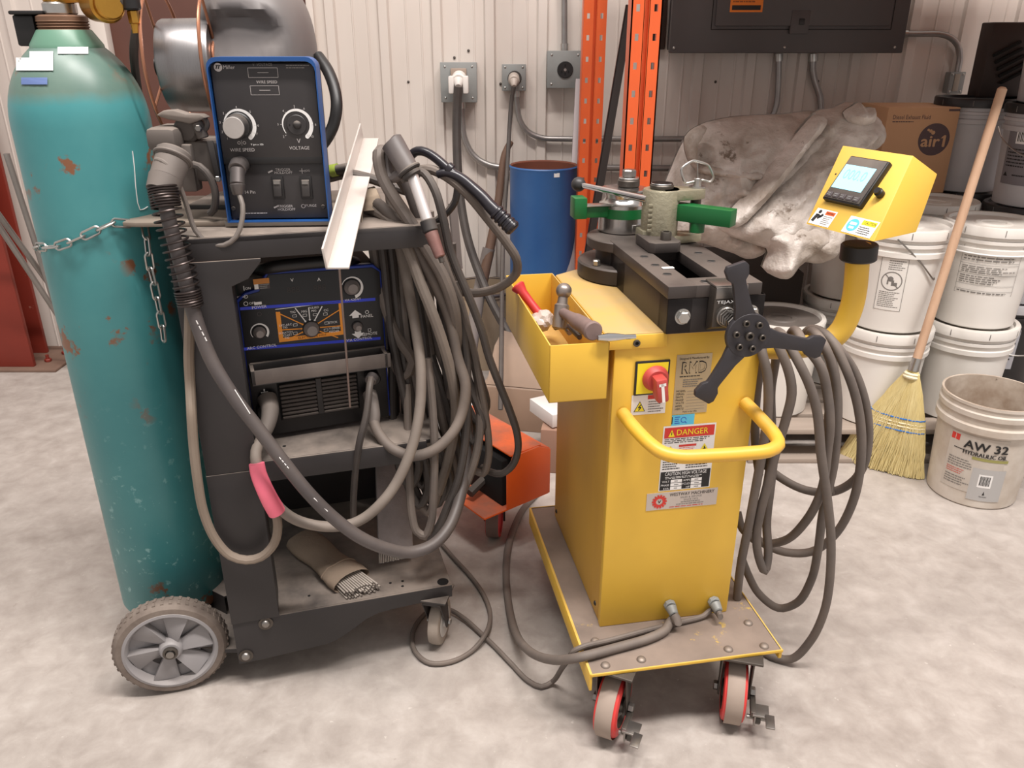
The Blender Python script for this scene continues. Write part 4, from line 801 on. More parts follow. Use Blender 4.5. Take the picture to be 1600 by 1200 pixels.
# cable glands
for x, z in ((.161, .243), (.267, .238)):
    q = bm_(); q.cyl((x, 0, z), (x, -.012, z), .014, M_boxgrey, seg=8, bev=.002); q.cyl((x, -.012, z), (x + .001, -.032, z - .006), .0125, M_boxgrey, r2=.010, bev=.002); q.build('cable_gland', bend_t)
# ---------------------------------------------------------------- die head
M_head = mat('black oxide steel', (50, 46, 46), .42, .4, col2=(68, 62, 60), scale=6, dust=.35, speck=(92, 84, 80), sthr=.73, sscale=30)
M_headt = mat('worn black steel top', (66, 60, 58), .45, .3, col2=(88, 80, 76), scale=7, dust=.3)
q = bm_(); X0, X1 = .094, .290; q.box((X0, -.018, .902), (X0 + .05, .40, .972), M_head, .002); q.box((X1 - .05, -.018, .902), (X1, .40, .972), M_head, .002); q.box((X0, -.018, .902), (X1, .03, .972), M_head, .002); q.box((X0, .25, .902), (X1, .40, .972), M_head, .002); q.box((X0 + .05, .03, .902), (X1 - .05, .25, .92), M_void)
q.build('head_block', bend_t)
q = bm_(); X0, X1 = .090, .277; s0, s1 = .146, .208; zl, zh = .974, .998
q.box((X0, -.024, zl), (s0, .36, zh), M_headt, .0015); q.box((s1, -.024, zl), (X1, .36, zh), M_headt, .0015); q.box((s0 - .001, -.024, zl), (s1 + .001, .028, zh), M_headt, .0015); q.box((s0 - .001, .245, zl), (s1 + .001, .36, zh), M_headt, .0015)
dcx, dcy = .150, .408
q.cyl((dcx, dcy, zl), (dcx, dcy, zh - .0012), .098, M_headt, seg=40, bev=.002)
for x, y in ((.118, .06), (.118, .13), (.118, .2), (.243, .05), (.243, .14), (.243, .21), (.17, -.002), (.215, -.002)):
    q.cyl((x, y, zh), (x, y, zh + .0006), .0085, M_void, seg=14); q.torus((x, y, zh + .0004), (0, 0, 1), .0088, .0008, M_headt, 16, 4)
q.build('top_plate', bend_t)
q = bm_(); q.cyl((dcx, dcy, .902), (dcx, dcy, .94), .118, M_head, seg=40, bev=.004); q.cyl((dcx, dcy, .93), (dcx, dcy, .976), .076, M_head, seg=32); q.hexbolt((dcx - .09, dcy - .05, .94), (0, 0, 1), .009, .014, M_zinc); q.build('spindle_housing', bend_t)
q = bm_(); q.box((.122, .095, .9985), (.146, .106, 1.0005), M_white, .0005); q.build('paint_mark', bend_t)
for x in (.124, .262):
    q = bm_(); q.cyl((x, -.018, .937), (x, -.021, .937), .0155, M_zinc, seg=20); q.hexbolt((x, -.021, .937), (0, -1, 0), .0125, .010, M_zinc); q.build('hex_bolt', bend_t)
# slide block with cap screw
p = B.at(1041, 395, 1.0); bx, by = p.x, p.y; q = bm_(); q.prism([(bx - .036, by + .012), (bx - .026, by), (bx + .026, by), (bx + .036, by + .012), (bx + .036, by + .10), (bx - .036, by + .10)], .022, M_headt, Matrix.Translation((0, 0, .999)), .0015); sl = q.build('slide_block', bend_t)
q = bm_(); q.socket((bx + .008, by + .03, 1.021), (0, 0, 1), .012, .018, M_fork, M_void); q.build('cap_screw', sl)
# bend die
dx, dy = .150, .46; M_die = mat('machined die steel', (192, 190, 188), .22, .95, col2=(160, 156, 152), scale=12)
M_grn = mat('green machine paint', (14, 92, 44), .4, col2=(22, 104, 52), scale=5)
q = bm_(); q.lathe([(0, 0), (.058, 0), (.058, .034), (0, .034)], M_die, (dx, dy, .999), seg=40); q.box((dx + .005, dy - .06, 1.001), (dx + .032, dy - .05, 1.021), M_die, .002); q.box((dx + .018, dy - .0605, 1.004), (dx + .02, dy - .0603, 1.018), M_void); dd = q.build('bend_die', bend_t)
q = bm_(); q.lathe([(.0585, .034), (.0585, .056), (.05, .056)], M_grn, (dx, dy, .999), seg=40); q.build('green_band', dd)
q = bm_(); q.lathe([(.058, .056), (.058, .064), (.050, .068), (.044, .078), (.046, .088), (.054, .095), (.054, .099), (.03, .101), (0, .101)], M_die, (dx, dy, .999), seg=40); q.build('die_groove', dd)
q = bm_(); q.cyl((dx + .01, dy, 1.10), (dx + .01, dy, 1.118), .026, M_fork, bev=.003); q.cyl((dx + .01, dy, 1.118), (dx + .01, dy, 1.122), .024, M_zinc, bev=.001); q.hexbolt((dx + .01, dy, 1.122), (0, 0, 1), .0165, .018, M_steel); q.build('die_nut', dd)
# left green follower arm
p = B.at(905, 318, 1.07); q = bm_(); gx, gy = p.x, p.y; q.box((gx - .014, gy - .014, 1.036), (gx + .016, gy + .03, 1.084), M_grn, .002); q.box((gx + .014, gy - .004, 1.036), (dx - .04, gy + .03, 1.062), M_grn, .002); q.build('green_arm', bend_t)
q = bm_(); q.box((gx + .016, gy - .01, 1.063), (dx - .03, gy + .02, 1.066), M_zinc, .0005); q.build('guide_shim', bend_t)
# clevis casting with pin
M_cast = mat('grey green cast iron', (160, 154, 132), .4, .5, col2=(132, 126, 108), scale=9, bump=.2, bscale=120)
cx_, cy_ = .190, .318; q = bm_(); z0, z1 = 1.0, 1.118
q.lathe([(0, 0), (.040, 0), (.041, .003), (.041, z1 - z0 - .003), (.039, z1 - z0), (0, z1 - z0)], M_cast, (cx_, cy_, z0), seg=36)
for za, zb2 in ((1.0, 1.018), (1.095, 1.118)):
    q.prism([(cx_ - .005, cy_ - .038), (cx_ + .085, cy_ - .022), (cx_ + .098, cy_ - .012), (cx_ + .102, cy_), (cx_ + .098, cy_ + .012), (cx_ + .085, cy_ + .022), (cx_ - .005, cy_ + .038)], zb2 - za, M_cast, Matrix.Translation((0, 0, za)), .003)
q.box((cx_ - .045, cy_ - .02, 1.0), (cx_ - .02, cy_ + .03, 1.03), M_cast, .004)
for k in range(6): q.box((cx_ - .038, cy_ - .030, 1.028 + k * .011), (cx_ - .026, cy_ - .026, 1.036 + k * .011), M_cast, .002, mtx=None)
cv = q.build('clevis', bend_t)
q = bm_(); q.cyl((cx_ + .0, cy_ + .0, 1.118), (cx_, cy_, 1.128), .026, M_fork, bev=.002); q.cyl((cx_, cy_, 1.128), (cx_, cy_, 1.131), .024, M_chrome, bev=.001); q.build('clevis_cap', cv)
q = bm_(); px_, py_ = cx_ + .082, cy_; q.cyl((px_, py_, .992), (px_, py_, 1.124), .0095, M_zinc); q.cyl((px_, py_, 1.118), (px_, py_, 1.121), .018, M_zinc, seg=24); q.cyl((px_, py_, 1.121), (px_, py_, 1.139), .0085, M_zinc, bev=.001); q.cyl((px_, py_, 1.098), (px_, py_, 1.04), .012, M_fork)
q.tube(cr([(px_ - .028, py_, 1.128), (px_ + .012, py_, 1.134), (px_ + .030, py_, 1.130), (px_ + .036, py_, 1.138), (px_ + .035, py_, 1.143), (px_ + .024, py_, 1.163), (px_ + .019, py_, 1.167), (px_ - .012, py_, 1.176), (px_ - .018, py_, 1.175), (px_ - .038, py_, 1.162), (px_ - .040, py_, 1.157), (px_ - .031, py_, 1.133), (px_ - .027, py_, 1.129)], .006), .0028, M_zinc, 8); q.tube(cr([(px_, py_, 1.139), (px_ - .002, py_, 1.155), (px_ - .004, py_, 1.174)], .006), .0012, M_zinc, 6); q.build('pull_pin', cv)
# green follow bar through the clevis
e0 = Vector((cx_ + .045, cy_ - .0, 0)); q = bm_(); T = B.M @ Matrix.Translation((cx_ + .034, cy_ - .012, 1.052)) @ Matrix.Rotation(math.radians(-46), 4, 'Z')
k = MB(T); k.box((-.012, -.017, 0), (.132, .017, .036), M_grn, .0015); k.cyl((.052, 0, -.022), (.052, 0, .002), .016, M_grn, bev=.001); k.build('follow_bar', bend_t)
# lever with ball
pb_ = B.at(904, 288, 1.10); pe = Vector((cx_ - .036, cy_ - .012, 1.098)); q = bm_(); q.cyl((pb_.x, pb_.y, 1.10), pe, .0062, M_chrome, r2=.008, seg=16); lv = q.build('lever_rod', bend_t)
q = bm_(); q.sphere((pb_.x, pb_.y, 1.10), .0175, mat('black knob', (52, 50, 50), .45), seg=24); q.build('ball_knob', lv)
# hand wheel
hw = B.on(1168, 523, -.085); hx, hz = hw.x, hw.z; q = bm_()
outl = []
def armpts(a, L):
    a = math.radians(a); d = Vector((math.cos(a), math.sin(a))); n = Vector((-d.y, d.x)); r = []
    for t, w_ in ((.036, .021), (.06, .0155), (.7 * L, .0125), (.76 * L, .0125), (.82 * L, .020), (.94 * L, .0225), (L, .017)): r.append((d * t, w_, n))
    return [c - n * w_ for c, w_, n in r] + [c + n * w_ for c, w_, n in reversed(r)]
for a, L in ((-13, .158), (106, .142), (238, .148)): outl += armpts(a, L)
# rounded web between the arms
M_hw = mat('black hand wheel steel', (50, 48, 52), .5, .2, col2=(62, 58, 60), scale=5)
T = Matrix(((1, 0, 0, hx), (0, 0, -1, -.079), (0, 1, 0, hz), (0, 0, 0, 1)))
for a, L in ((-13, .160), (106, .142), (238, .148)): q.prism([(p.x, p.y) for p in armpts(a, L)], .011, M_hw, T, .0015)
q.cyl((hx, -.0785, hz), (hx, -.0905, hz), .043, M_hw, seg=40, bev=.0015); hwl = q.build('hand_wheel', bend_t)
q = bm_(); q.socket((hx, -.0905, hz), (0, -1, 0), .0085, .007, M_fork, M_void); q.build('centre_screw', hwl)
for k in range(6):
    a = math.radians(50 + 60 * k); q = bm_(); q.socket((hx + .0265 * math.cos(a), -.0905, hz + .0265 * math.sin(a)), (0, -1, 0), .0065, .006, M_fork, M_void); q.build('wheel_screw', hwl)
# strap bracket, feed screw
q = bm_(); bx0, bx1 = .172, .236; q.box((bx0, -.050, .9985), (bx1, .0, 1.003), M_steel, .001); q.prism([(-.02, .908), (-.048, .922), (-.050, .998), (-.02, .998)], bx1 - bx0, M_fork, Matrix(((0, 0, 1, bx0), (1, 0, 0, 0), (0, 1, 0, 0), (0, 0, 0, 1))), .001); q.box((bx0 + .001, -.0515, .978), (bx1 - .001, -.0495, 1.0), M_steel, .001)
q.text('TEJAX', bx0 + .022, .971, M_white, w=.036, h=.0075, y=-.0512); q.build('screw_bracket', bend_t)
sw_ = B.on(1132, 493, -.05); q = bm_(); q.cyl((sw_.x, -.046, sw_.z), (sw_.x, -.060, sw_.z), .019, M_steel, bev=.002); q.cyl((sw_.x, -.05, sw_.z), (hx, -.08, hz), .012, M_fork)
sp_ = [(Vector((sw_.x, -.058, sw_.z)).lerp(Vector((hx - .004, -.078, hz + .004)), k / 60) + Vector((math.cos(k * .9), 0, math.sin(k * .9))) * .0145) for k in range(60)]; q.tube(sp_, .0022, M_steel, 6); q.build('feed_screw', bend_t)
# arm, collar and control box
pts = [B.w(.29, .055, .835), B.w(.40, .045, .832), Vector((.655, 1.597, .826)), Vector((.680, 1.6, .835)), Vector((.698, 1.6, .858)), Vector((.709, 1.6, .90)), Vector((.711, 1.6, .94)), Vector((.702, 1.6, 1.04))]
q = MB(); q.tube(cr(pts, .01), .0235, M_yel, 20); q.build('control_arm', bend_t)
ca = Vector((-.05, 0, 1)).normalized(); q = MB(); c0 = Vector((.706, 1.6, 1.006)); q.cyl(c0, c0 + ca * .035, .036, M_blk, seg=28, bev=.003); q.build('arm_collar', bend_t)
fbl, fbr = PZ(1259, 350, 1.07), PZ(1365, 378, 1.07); ftl, ftr = PZ(1319, 227, 1.217), PZ(1427, 243, 1.217)
exv = (fbr - fbl).normalized(); bk_ = Vector((-exv.y, exv.x, 0)); bk_ = bk_ if bk_.x > 0 else -bk_
sn = exv; bt = PP(1465, 272, ftr, sn); bb = PP(1432, 363, fbr, sn)
Lw = (ftl - ftr).length; dv = -exv * ((fbl - fbr).length + Lw) / 2
q = MB(); q.hexa([fbr + dv, fbr, ftr, ftr + dv, bb + dv, bb, bt, bt + dv], M_yel, .002); cb = q.build('control_box', bend_t)
upf = (ftr - fbr); upf.normalize(); ftop = fbr + upf * (ftr - fbr).length; CFm = frame_m(fbl, exv, upf)   # x right, y up, z out
CF = CFm @ Matrix(((1, 0, 0, 0), (0, 0, 1, 0), (0, -1, 0, 0), (0, 0, 0, 1)))                                # x right, -y out, z up
nF = CFm.to_3x3() @ Vector((0, 0, 1)); CI = CF.inverted()
def onc(u, v): return CI @ PP(u, v, fbl, nF)
a_, b_, c_, d_ = onc(1327, 247), onc(1390, 256), onc(1295, 316), onc(1353, 329)
X0 = (a_.x + c_.x) / 2; X1 = (b_.x + d_.x) / 2; Z1 = (a_.z + b_.z) / 2; Zb = (c_.z + d_.z) / 2
q = MB(CF); q.box((X0, -.012, Zb), (X1, .002, Z1), M_blk, .003); q.box((X0 + .003, -.014, Zb + .003), (X1 - .003, -.010, Z1 - .003), M_blkd, .002); dsp = q.build('display_unit', cb)
a_, b_, c_, d_ = onc(1324, 262), onc(1371, 270), onc(1308, 299), onc(1355, 308); sx0 = (a_.x + c_.x) / 2; sx1 = (b_.x + d_.x) / 2; sz1 = (a_.z + b_.z) / 2; sz0 = (c_.z + d_.z) / 2
M_scr = mat('lit screen', (150, 215, 235), .3, emit=(150, 222, 245), estr=.75); M_seg = mat('faint screen digits', (120, 190, 215), .3, emit=(132, 206, 230), estr=.68)
q = MB(CF); q.rect(sx0, sz0, sx1, sz1, M_scr, -.0145); q.text('000.0', (sx0 + sx1) / 2, sz0 + (sz1 - sz0) * .62, M_seg, w=(sx1 - sx0) * .72, h=(sz1 - sz0) * .42, y=-.0149); q.build('screen', dsp)
for k in range(5):
    w_ = (X1 - X0 - .012) / 5; xx = X0 + .006 + k * w_; q = MB(CF); q.box((xx + .001, -.0155, Zb + .006), (xx + w_ - .002, -.0135, Zb + .0175), M_dgrey, .001); q.fine(xx + .003, Zb + .008, xx + w_ - .004, Zb + .016, 2, M_boxgrey, -.0158, seed=k); q.build('key', dsp)
k = onc(1377, 305); q = MB(CF); q.cyl((k.x, 0, k.z), (k.x, -.014, k.z), .0085, M_blk, bev=.002); q.cyl((k.x, -.014, k.z), (k.x, -.018, k.z), .0065, M_blk); q.build('push_button', cb)
q = MB(CF); a_ = onc(1287, 337); b_ = (onc(1262, 345).x, onc(1305, 350).x); x0 = .004; x1 = .058; z0 = .004; z1 = .040
q.rect(x0, z0, x1, z1, M_white, -.0006); q.rect(x0 + .027, z1 - .011, x1 - .003, z1 - .003, mat('warning orange', (222, 96, 40), .5), -.0010); q.text('WARNING', (x0 + x1) / 2 + .012, z1 - .007, M_ink, w=.02, h=.0045, y=-.0014); q.disc(x0 + .012, z1 - .007, .004, M_ink, -.001, 12); q.line(x0 + .006, z0 + .006, x0 + .010, z1 - .013, .008, M_ink, -.001); q.line(x0 + .010, z1 - .014, x0 + .022, z0 + .018, .004, M_ink, -.001); q.line(x0 + .014, z0 + .014, x0 + .024, z1 - .012, .006, M_ink, -.001); q.fine(x0 + .028, z0 + .003, x1 - .003, z1 - .013, 5, M_greyink, -.001); q.build('warning_label', cb)
q = MB(CF); x0 = .092; x1 = .163; q.rect(x0, z0, x1, z1, M_white, -.0006); q.disc(x0 + .017, (z0 + z1) / 2, .0135, M_skyp, -.001, 28); q.rect(x0 + .009, (z0 + z1) / 2 + .0, x0 + .025, (z0 + z1) / 2 + .006, M_white, -.0013); q.rect(x0 + .011, (z0 + z1) / 2 - .008, x0 + .023, (z0 + z1) / 2 - .003, M_white, -.0013); q.rect(x0 + .034, z1 - .013, x1 - .003, z1 - .003, M_yelp, -.001); q.text('CAUTION', (x0 + x1) / 2 + .018, z1 - .008, M_ink, w=.027, h=.006, y=-.0014); q.fine(x0 + .034, z0 + .003, x1 - .003, z1 - .016, 4, M_ink, -.001, seed=2); q.build('caution_label', cb)
k = onc(1306, 272); q = MB(CF); q.dome((k.x, 0, k.z), (0, -1, 0), .0022, .0015, M_blk, 8); q.build('screw', cb)
# ---------------------------------------------------------------- loose tools in the tray
def toolpt(u, v, z): return PZ(u, v, z)
M_redr = mat('red rubber grip', (196, 52, 54), .45, col2=(178, 46, 48), scale=9)
a = toolpt(808, 446, .915); b = toolpt(842, 490, .86); ax = (b - a).normalized(); q = MB()
t = thing('red_handled_tool', 'red flared tool handle wrapped in clear bag at tray back', 'tool', a)
q.lathe([(0, 0), (.015, 0), (.0165, .003), (.015, .008), (.0105, .022), (.0095, .05), (.010, .085), (0, .087)], M_redr, a, ax, 20); q.build('grip', t)
q = MB(); rnd = random.Random(2); bm = bmesh.new(); bmesh.ops.create_icosphere(bm, subdivisions=3, radius=.03)
cc = b + ax * .012 + Vector((0, 0, -.004))
for v in bm.verts: n_ = noise.noise(v.co * 60) * .007 + noise.noise(v.co * 140) * .004; v.co = Vector((v.co.x * .85, v.co.y * 1.2, v.co.z * .75)) + v.co.normalized() * n_
q.addbm(bm, mat('crinkled clear bag', (196, 184, 176), .18, col2=(160, 146, 138), scale=20, amt=.8), Matrix.Translation(cc)); q.build('plastic_bag', t, angle=.25)
# ball peen hammer
ha = B.M @ Vector((-.062, .19, .905)); hb = toolpt(925, 519, .925); t = thing('hammer', 'ball peen hammer with worn grip lying over tray front edge', 'hammer', ha)
hh = toolpt(877, 487, .905); hb = toolpt(928, 518, .922); LH = (hb - hh).length; ax = (hb - hh).normalized(); M_oldst = mat('worn tool steel', (150, 140, 134), .38, .7, col2=(110, 100, 94), scale=14)
q = MB(); q.lathe([(0, 0), (.010, 0), (.0105, .15 * LH), (.012, .36 * LH), (.0155, .5 * LH), (.0165, .72 * LH), (.016, .86 * LH), (.0185, .93 * LH), (.0185, .98 * LH), (.016, LH), (0, LH)], mat('dusty rubber hammer grip', (104, 86, 82), .65, col2=(130, 108, 102), scale=14, amt=.7), hh, ax, 20, mtx=None); q.build('grip', t)
up = Vector((.12, .35, .93)).normalized(); q = MB(); q.sphere(hh + up * .043, .0165, M_oldst); q.cyl(hh + up * .014, hh + up * .036, .0115, M_oldst, r2=.0095, bev=.002); q.cyl(hh - up * .036, hh + up * .016, .0155, M_oldst, bev=.003); q.build('hammer_head', t)
q = MB(); a = toolpt(934, 528, .912); b = toolpt(993, 526, .909); d = (b - a).normalized(); 
q.tube([a, a + d * .02, a + d * .035, b - d * .02, b], .006, M_chrome, 10, rad=lambda t: .0045 + .0045 * math.exp(-((t - .35) / .25) ** 2)); tag(q.build('wrench', loc=a), 'small chrome wrench lying across tray corner beside hammer', 'wrench')
for (u0, v0, u1, v1, z, lab) in ((868, 512, 905, 524, .85, 'dark pliers lying in tray under the hammer'), (858, 500, 890, 520, .83, 'steel hex key lying in tray beside the clear bag')):
    a = toolpt(u0, v0, z); b = toolpt(u1, v1, z + .02); m_ = (a + b) / 2 + Vector((0, .012, .008)); q = MB(); q.tube(cr([a, m_, b], .01), .006, M_oldst if 'hex' in lab else M_fork, 8); q.tube(cr([a + Vector((.0, .02, 0)), m_, b + Vector((0, -.012, 0))], .01), .0055, M_oldst if 'hex' in lab else M_fork, 8) if 'pliers' in lab else None
    tag(q.build('pliers' if 'pliers' in lab else 'hex_key', loc=a), lab, 'tool')
# ================================================================== WELDING CART, CYLINDER, POWER SOURCE, FEEDER
K = Frame((-.637, 1.457, 0), 16)
cart = thing('welding_cart', 'black steel welding cart with big spoked rear wheel and three shelves', 'welding cart', K.w(.25, .2, 0), K.yaw)
def km(): return MB(K.M)
XZ = lambda y: Matrix(((1, 0, 0, 0), (0, 0, -1, y), (0, 1, 0, 0), (0, 0, 0, 1)))   # polygon (x,z) raised towards the viewer from local y
L_, D_ = .510, .46
q = km(); q.box((.0, .004, .188), (L_, D_, .2), M_black, .002)
for u, v in ((483, 931), (610, 911), (629, 908), (629, 916)): p = K.at(u, v, .2); q.cyl((p.x, p.y, .2), (p.x, p.y, .2006), .0035, M_void, seg=10)
p = K.at(692, 909, .2); q.cyl((p.x, p.y, .2), (p.x, p.y, .2006), .014, M_void, seg=16); q.build('bottom_shelf', cart)
poly = [(0, .2), (0, .082), (.05, .083), (.20, .092), (.225, .098), (.26, .118), (.30, .145), (.33, .156), (.37, .160), (L_, .166), (L_, .2)]
q = km(); q.prism(list(reversed(poly)), .006, M_black, XZ(.004), .0008); q.build('front_skirt', cart)
for x, z in ((.072, .185), (.018, .103)):
    q = km(); q.cyl((x, -.002, z), (x, -.0045, z), .0165, M_fork, seg=20); q.dome((x, -.0045, z), (0, -1, 0), .0105, .008, M_steel); q.build('skirt_bolt', cart)
a = K.on(262, 386); b = K.on(365, 425)
q = km(); q.prism([(0, .2), (.103, .2), (.103, .945), (.103, .985), (.135, .998), (.162, 1.030), (.162, 1.036), (0, 1.036)], .004, M_black, XZ(0.0), .0008); q.box((0, .0, .2), (.004, .12, 1.036), M_black, .001); q.box((.099, 0, .2), (.103, .10, .985), M_black, .001); q.box((-.001, -.0062, .2), (.104, -.0035, .585), M_black, .001); q.build('front_post', cart)
q = km(); q.box((L_ - .09, D_ - .1, .2), (L_ - .086, D_, 1.036), M_black, .001); q.box((L_ - .09, D_ - .004, .2), (L_, D_, 1.036), M_black, .001); q.build('rear_post', cart)
q = km(); q.box((.0, D_ - .004, .2), (L_ - .09, D_, .59), M_black, .001); q.build('back_panel', cart)
q = km(); q.box((.098, .006, .590), (.50, D_ - .005, .6), M_black, .002); q.box((.098, .0, .550), (.465, .006, .6), M_black, .002); q.cyl((.16, .06, .6), (.16, .06, .6005), .004, M_void, seg=10); q.build('middle_shelf', cart)
q = km(); q.box((.0, .0, 1.068), (L_ - .02, D_, 1.08), M_black, .002); q.prism([(0, 1.036), (L_ - .005, 1.036), (L_ - .005, 1.052), (L_ - .05, 1.08), (0, 1.08)], .006, M_black, XZ(.006), .001); q.box((0, 0, 1.03), (.005, D_, 1.08), M_black, .001)
q.build('top_shelf', cart)
# cylinder platform + axle
wp_ = [K.at(u, v, .155) for u, v in ((346, 868), (326, 880), (303, 897), (304, 909), (350, 932), (362, 928))]
q = km(); q.prism([(p.x, p.y) for p in wp_] + [(.01, wp_[0].y)], .006, M_black, Matrix.Translation((0, 0, .149)), .001); q.prism([(wp_[3].x, wp_[3].y), (wp_[4].x, wp_[4].y), (wp_[4].x, wp_[4].y + .006), (wp_[3].x, wp_[3].y + .006)], .05, M_black, Matrix.Translation((0, 0, .10))); q.build('wing_plate', cart)
q = km(); q.prism([(0, .03), (-.06, .045), (-.115, .075), (-.22, .10), (-.26, .2), (-.26, .45), (0, .45)], .012, M_black, Matrix.Translation((0, 0, .088)), .001); q.box((-.2, .06, .05), (-.10, .12, .09), M_black, .001); q.box((-.002, .03, .082), (.004, .45, .2), M_black, .001); q.build('cylinder_platform', cart)
q = km(); q.cyl((-.146, .02, .125), (-.146, .49, .125), .009, M_steel, seg=14); q.build('axle', cart)
M_tyre = mat('dusty tyre rubber', (104, 92, 84), .8, col2=(132, 120, 110), scale=20, amt=.8); M_whl = mat('grey plastic wheel', (146, 143, 144), .5, col2=(128, 124, 124), scale=5, dust=.3)
def big_wheel(y0, sgn):
    c = (-.146, y0 + .03, .125); ax = (0, -sgn, 0); R = .125
    q = km(); q.lathe([(.098, 0), (.106, .0), (.116, -.001), (.121, -.006), (.1245, -.012), (.1245, -.036), (.121, -.042), (.112, -.046), (.098, -.046)], M_tyre, c, ax, 56)
    T = K.M @ axis_m(c, ax)
    k = MB(T)
    for i in range(44):
        a = 2 * PI * i / 44
        for z0, z1, tw in ((-.022, -.010, .012), (-.038, -.026, -.012)):
            k.hexa([(R * .985 * math.cos(a - .03 + tw), R * .985 * math.sin(a - .03 + tw), z0), (R * .985 * math.cos(a + .03 + tw), R * .985 * math.sin(a + .03 + tw), z0), (R * .985 * math.cos(a + .03), R * .985 * math.sin(a + .03), z1), (R * .985 * math.cos(a - .03), R * .985 * math.sin(a - .03), z1),
                    (R * 1.007 * math.cos(a - .025 + tw), R * 1.007 * math.sin(a - .025 + tw), z0), (R * 1.007 * math.cos(a + .025 + tw), R * 1.007 * math.sin(a + .025 + tw), z0), (R * 1.007 * math.cos(a + .025), R * 1.007 * math.sin(a + .025), z1), (R * 1.007 * math.cos(a - .025), R * 1.007 * math.sin(a - .025), z1)], M_tyre)
    q.V += k.V and [K.M @ Vector((0, 0, 0))] * 0 or []
    base = len(q.V); q.V += k.V; q.F += [tuple(a + base for a in f) for f in k.F]; q.MI += [q.mi(M_tyre)] * len(k.F)
    wh = MB(K.M); wh.lathe([(.090, -.018), (.093, -.002), (.097, .002), (.103, .001), (.106, -.003), (.106, -.044), (.020, -.044), (.0, -.044)], M_whl, c, ax, 56); wh.lathe([(.028, -.03), (.026, -.003), (.0215, .003), (.015, .004), (0, .004)], M_whl, c, ax, 32); wh.lathe([(.094, -.022), (.03, -.030), (0, -.030)], M_whl, c, ax, 40)
    k = MB(T)
    for i in range(6):
        a = 2 * PI * i / 6 + .26; d = .30
        def pt(r, an, z): return (r * math.cos(an), r * math.sin(an), z)
        k.hexa([pt(.022, a - .55, -.024), pt(.022, a + .35, -.024), pt(.094, a + d * 1.1, -.024), pt(.094, a - d * 1.0, -.024), pt(.022, a - .55, -.004), pt(.022, a + .35, -.017), pt(.094, a + d * 1.1, -.017), pt(.094, a - d * 1.0, -.003)], M_whl, .001)
    base = len(wh.V); wh.V += k.V; wh.F += [tuple(a + base for a in f) for f in k.F]; wh.MI += [wh.mi(M_whl)] * len(k.F)
    o = wh.build('rear_wheel', cart); q.build('tyre', o)
    k = km(); k.lathe([(.0165, .004), (.0165, .009), (.013, .011), (.011, .0105), (.010, .006), (0, .006)], M_fork, c, ax, 24); k.lathe([(.0095, .006), (.009, .010), (0, .010)], M_void, c, ax, 6); k.build('hub_cap', o)
big_wheel(.004, 1); big_wheel(.46, -1)
def cart_caster(x, y, ang):
    R = .060; T = K.M @ Matrix.Translation((x, y, 0)) @ Matrix.Rotation(math.radians(ang), 4, 'Z'); q = MB(T)
    for s in (-1, 1): q.prism([(-.03, .150), (.024, .150), (.034, .10), (.038, R - .012), (.018, R - .012), (.0, .09)], .003, M_blkd, Matrix(((0, 0, 1, s * .0225 - .0015), (1, 0, 0, 0), (0, 1, 0, 0), (0, 0, 0, 1))), .001)
    q.box((-.024, -.03, .148), (.024, .024, .154), M_blkd, .002); q.cyl((0, 0, .152), (0, 0, .166), .036, M_blkd, bev=.004); q.box((-.04, -.04, .164), (.04, .04, .170), M_blkd, .002)
    for s in (-1, 1): q.hexbolt((s * .024, .028, R), (s, 0, 0), .008, .007, M_zinc)
    f = q.build('caster', cart)
    q = MB(T); q.lathe([(0, -.012), (.040, -.014), (.052, -.0155), (.058, -.013), (R, -.006), (R, .006), (.058, .013), (.052, .0155), (.040, .014), (0, .012)], mat('pale caster tyre', (168, 156, 144), .6, col2=(140, 128, 118), scale=12), (0, .028, R), (1, 0, 0), 36); q.build('caster_wheel', f)
    q = MB(T); q.lathe([(.040, .0145), (.038, .016), (.014, .015), (.012, .019), (0, .019)], mat('white plastic hub', (206, 202, 198), .45), (0, .028, R), (1, 0, 0), 24); q.build('wheel_hub', f)
cs = K.at(690, 1020, .0); cart_caster(.470, .022, -28); cart_caster(.465, D_ - .05, 40)
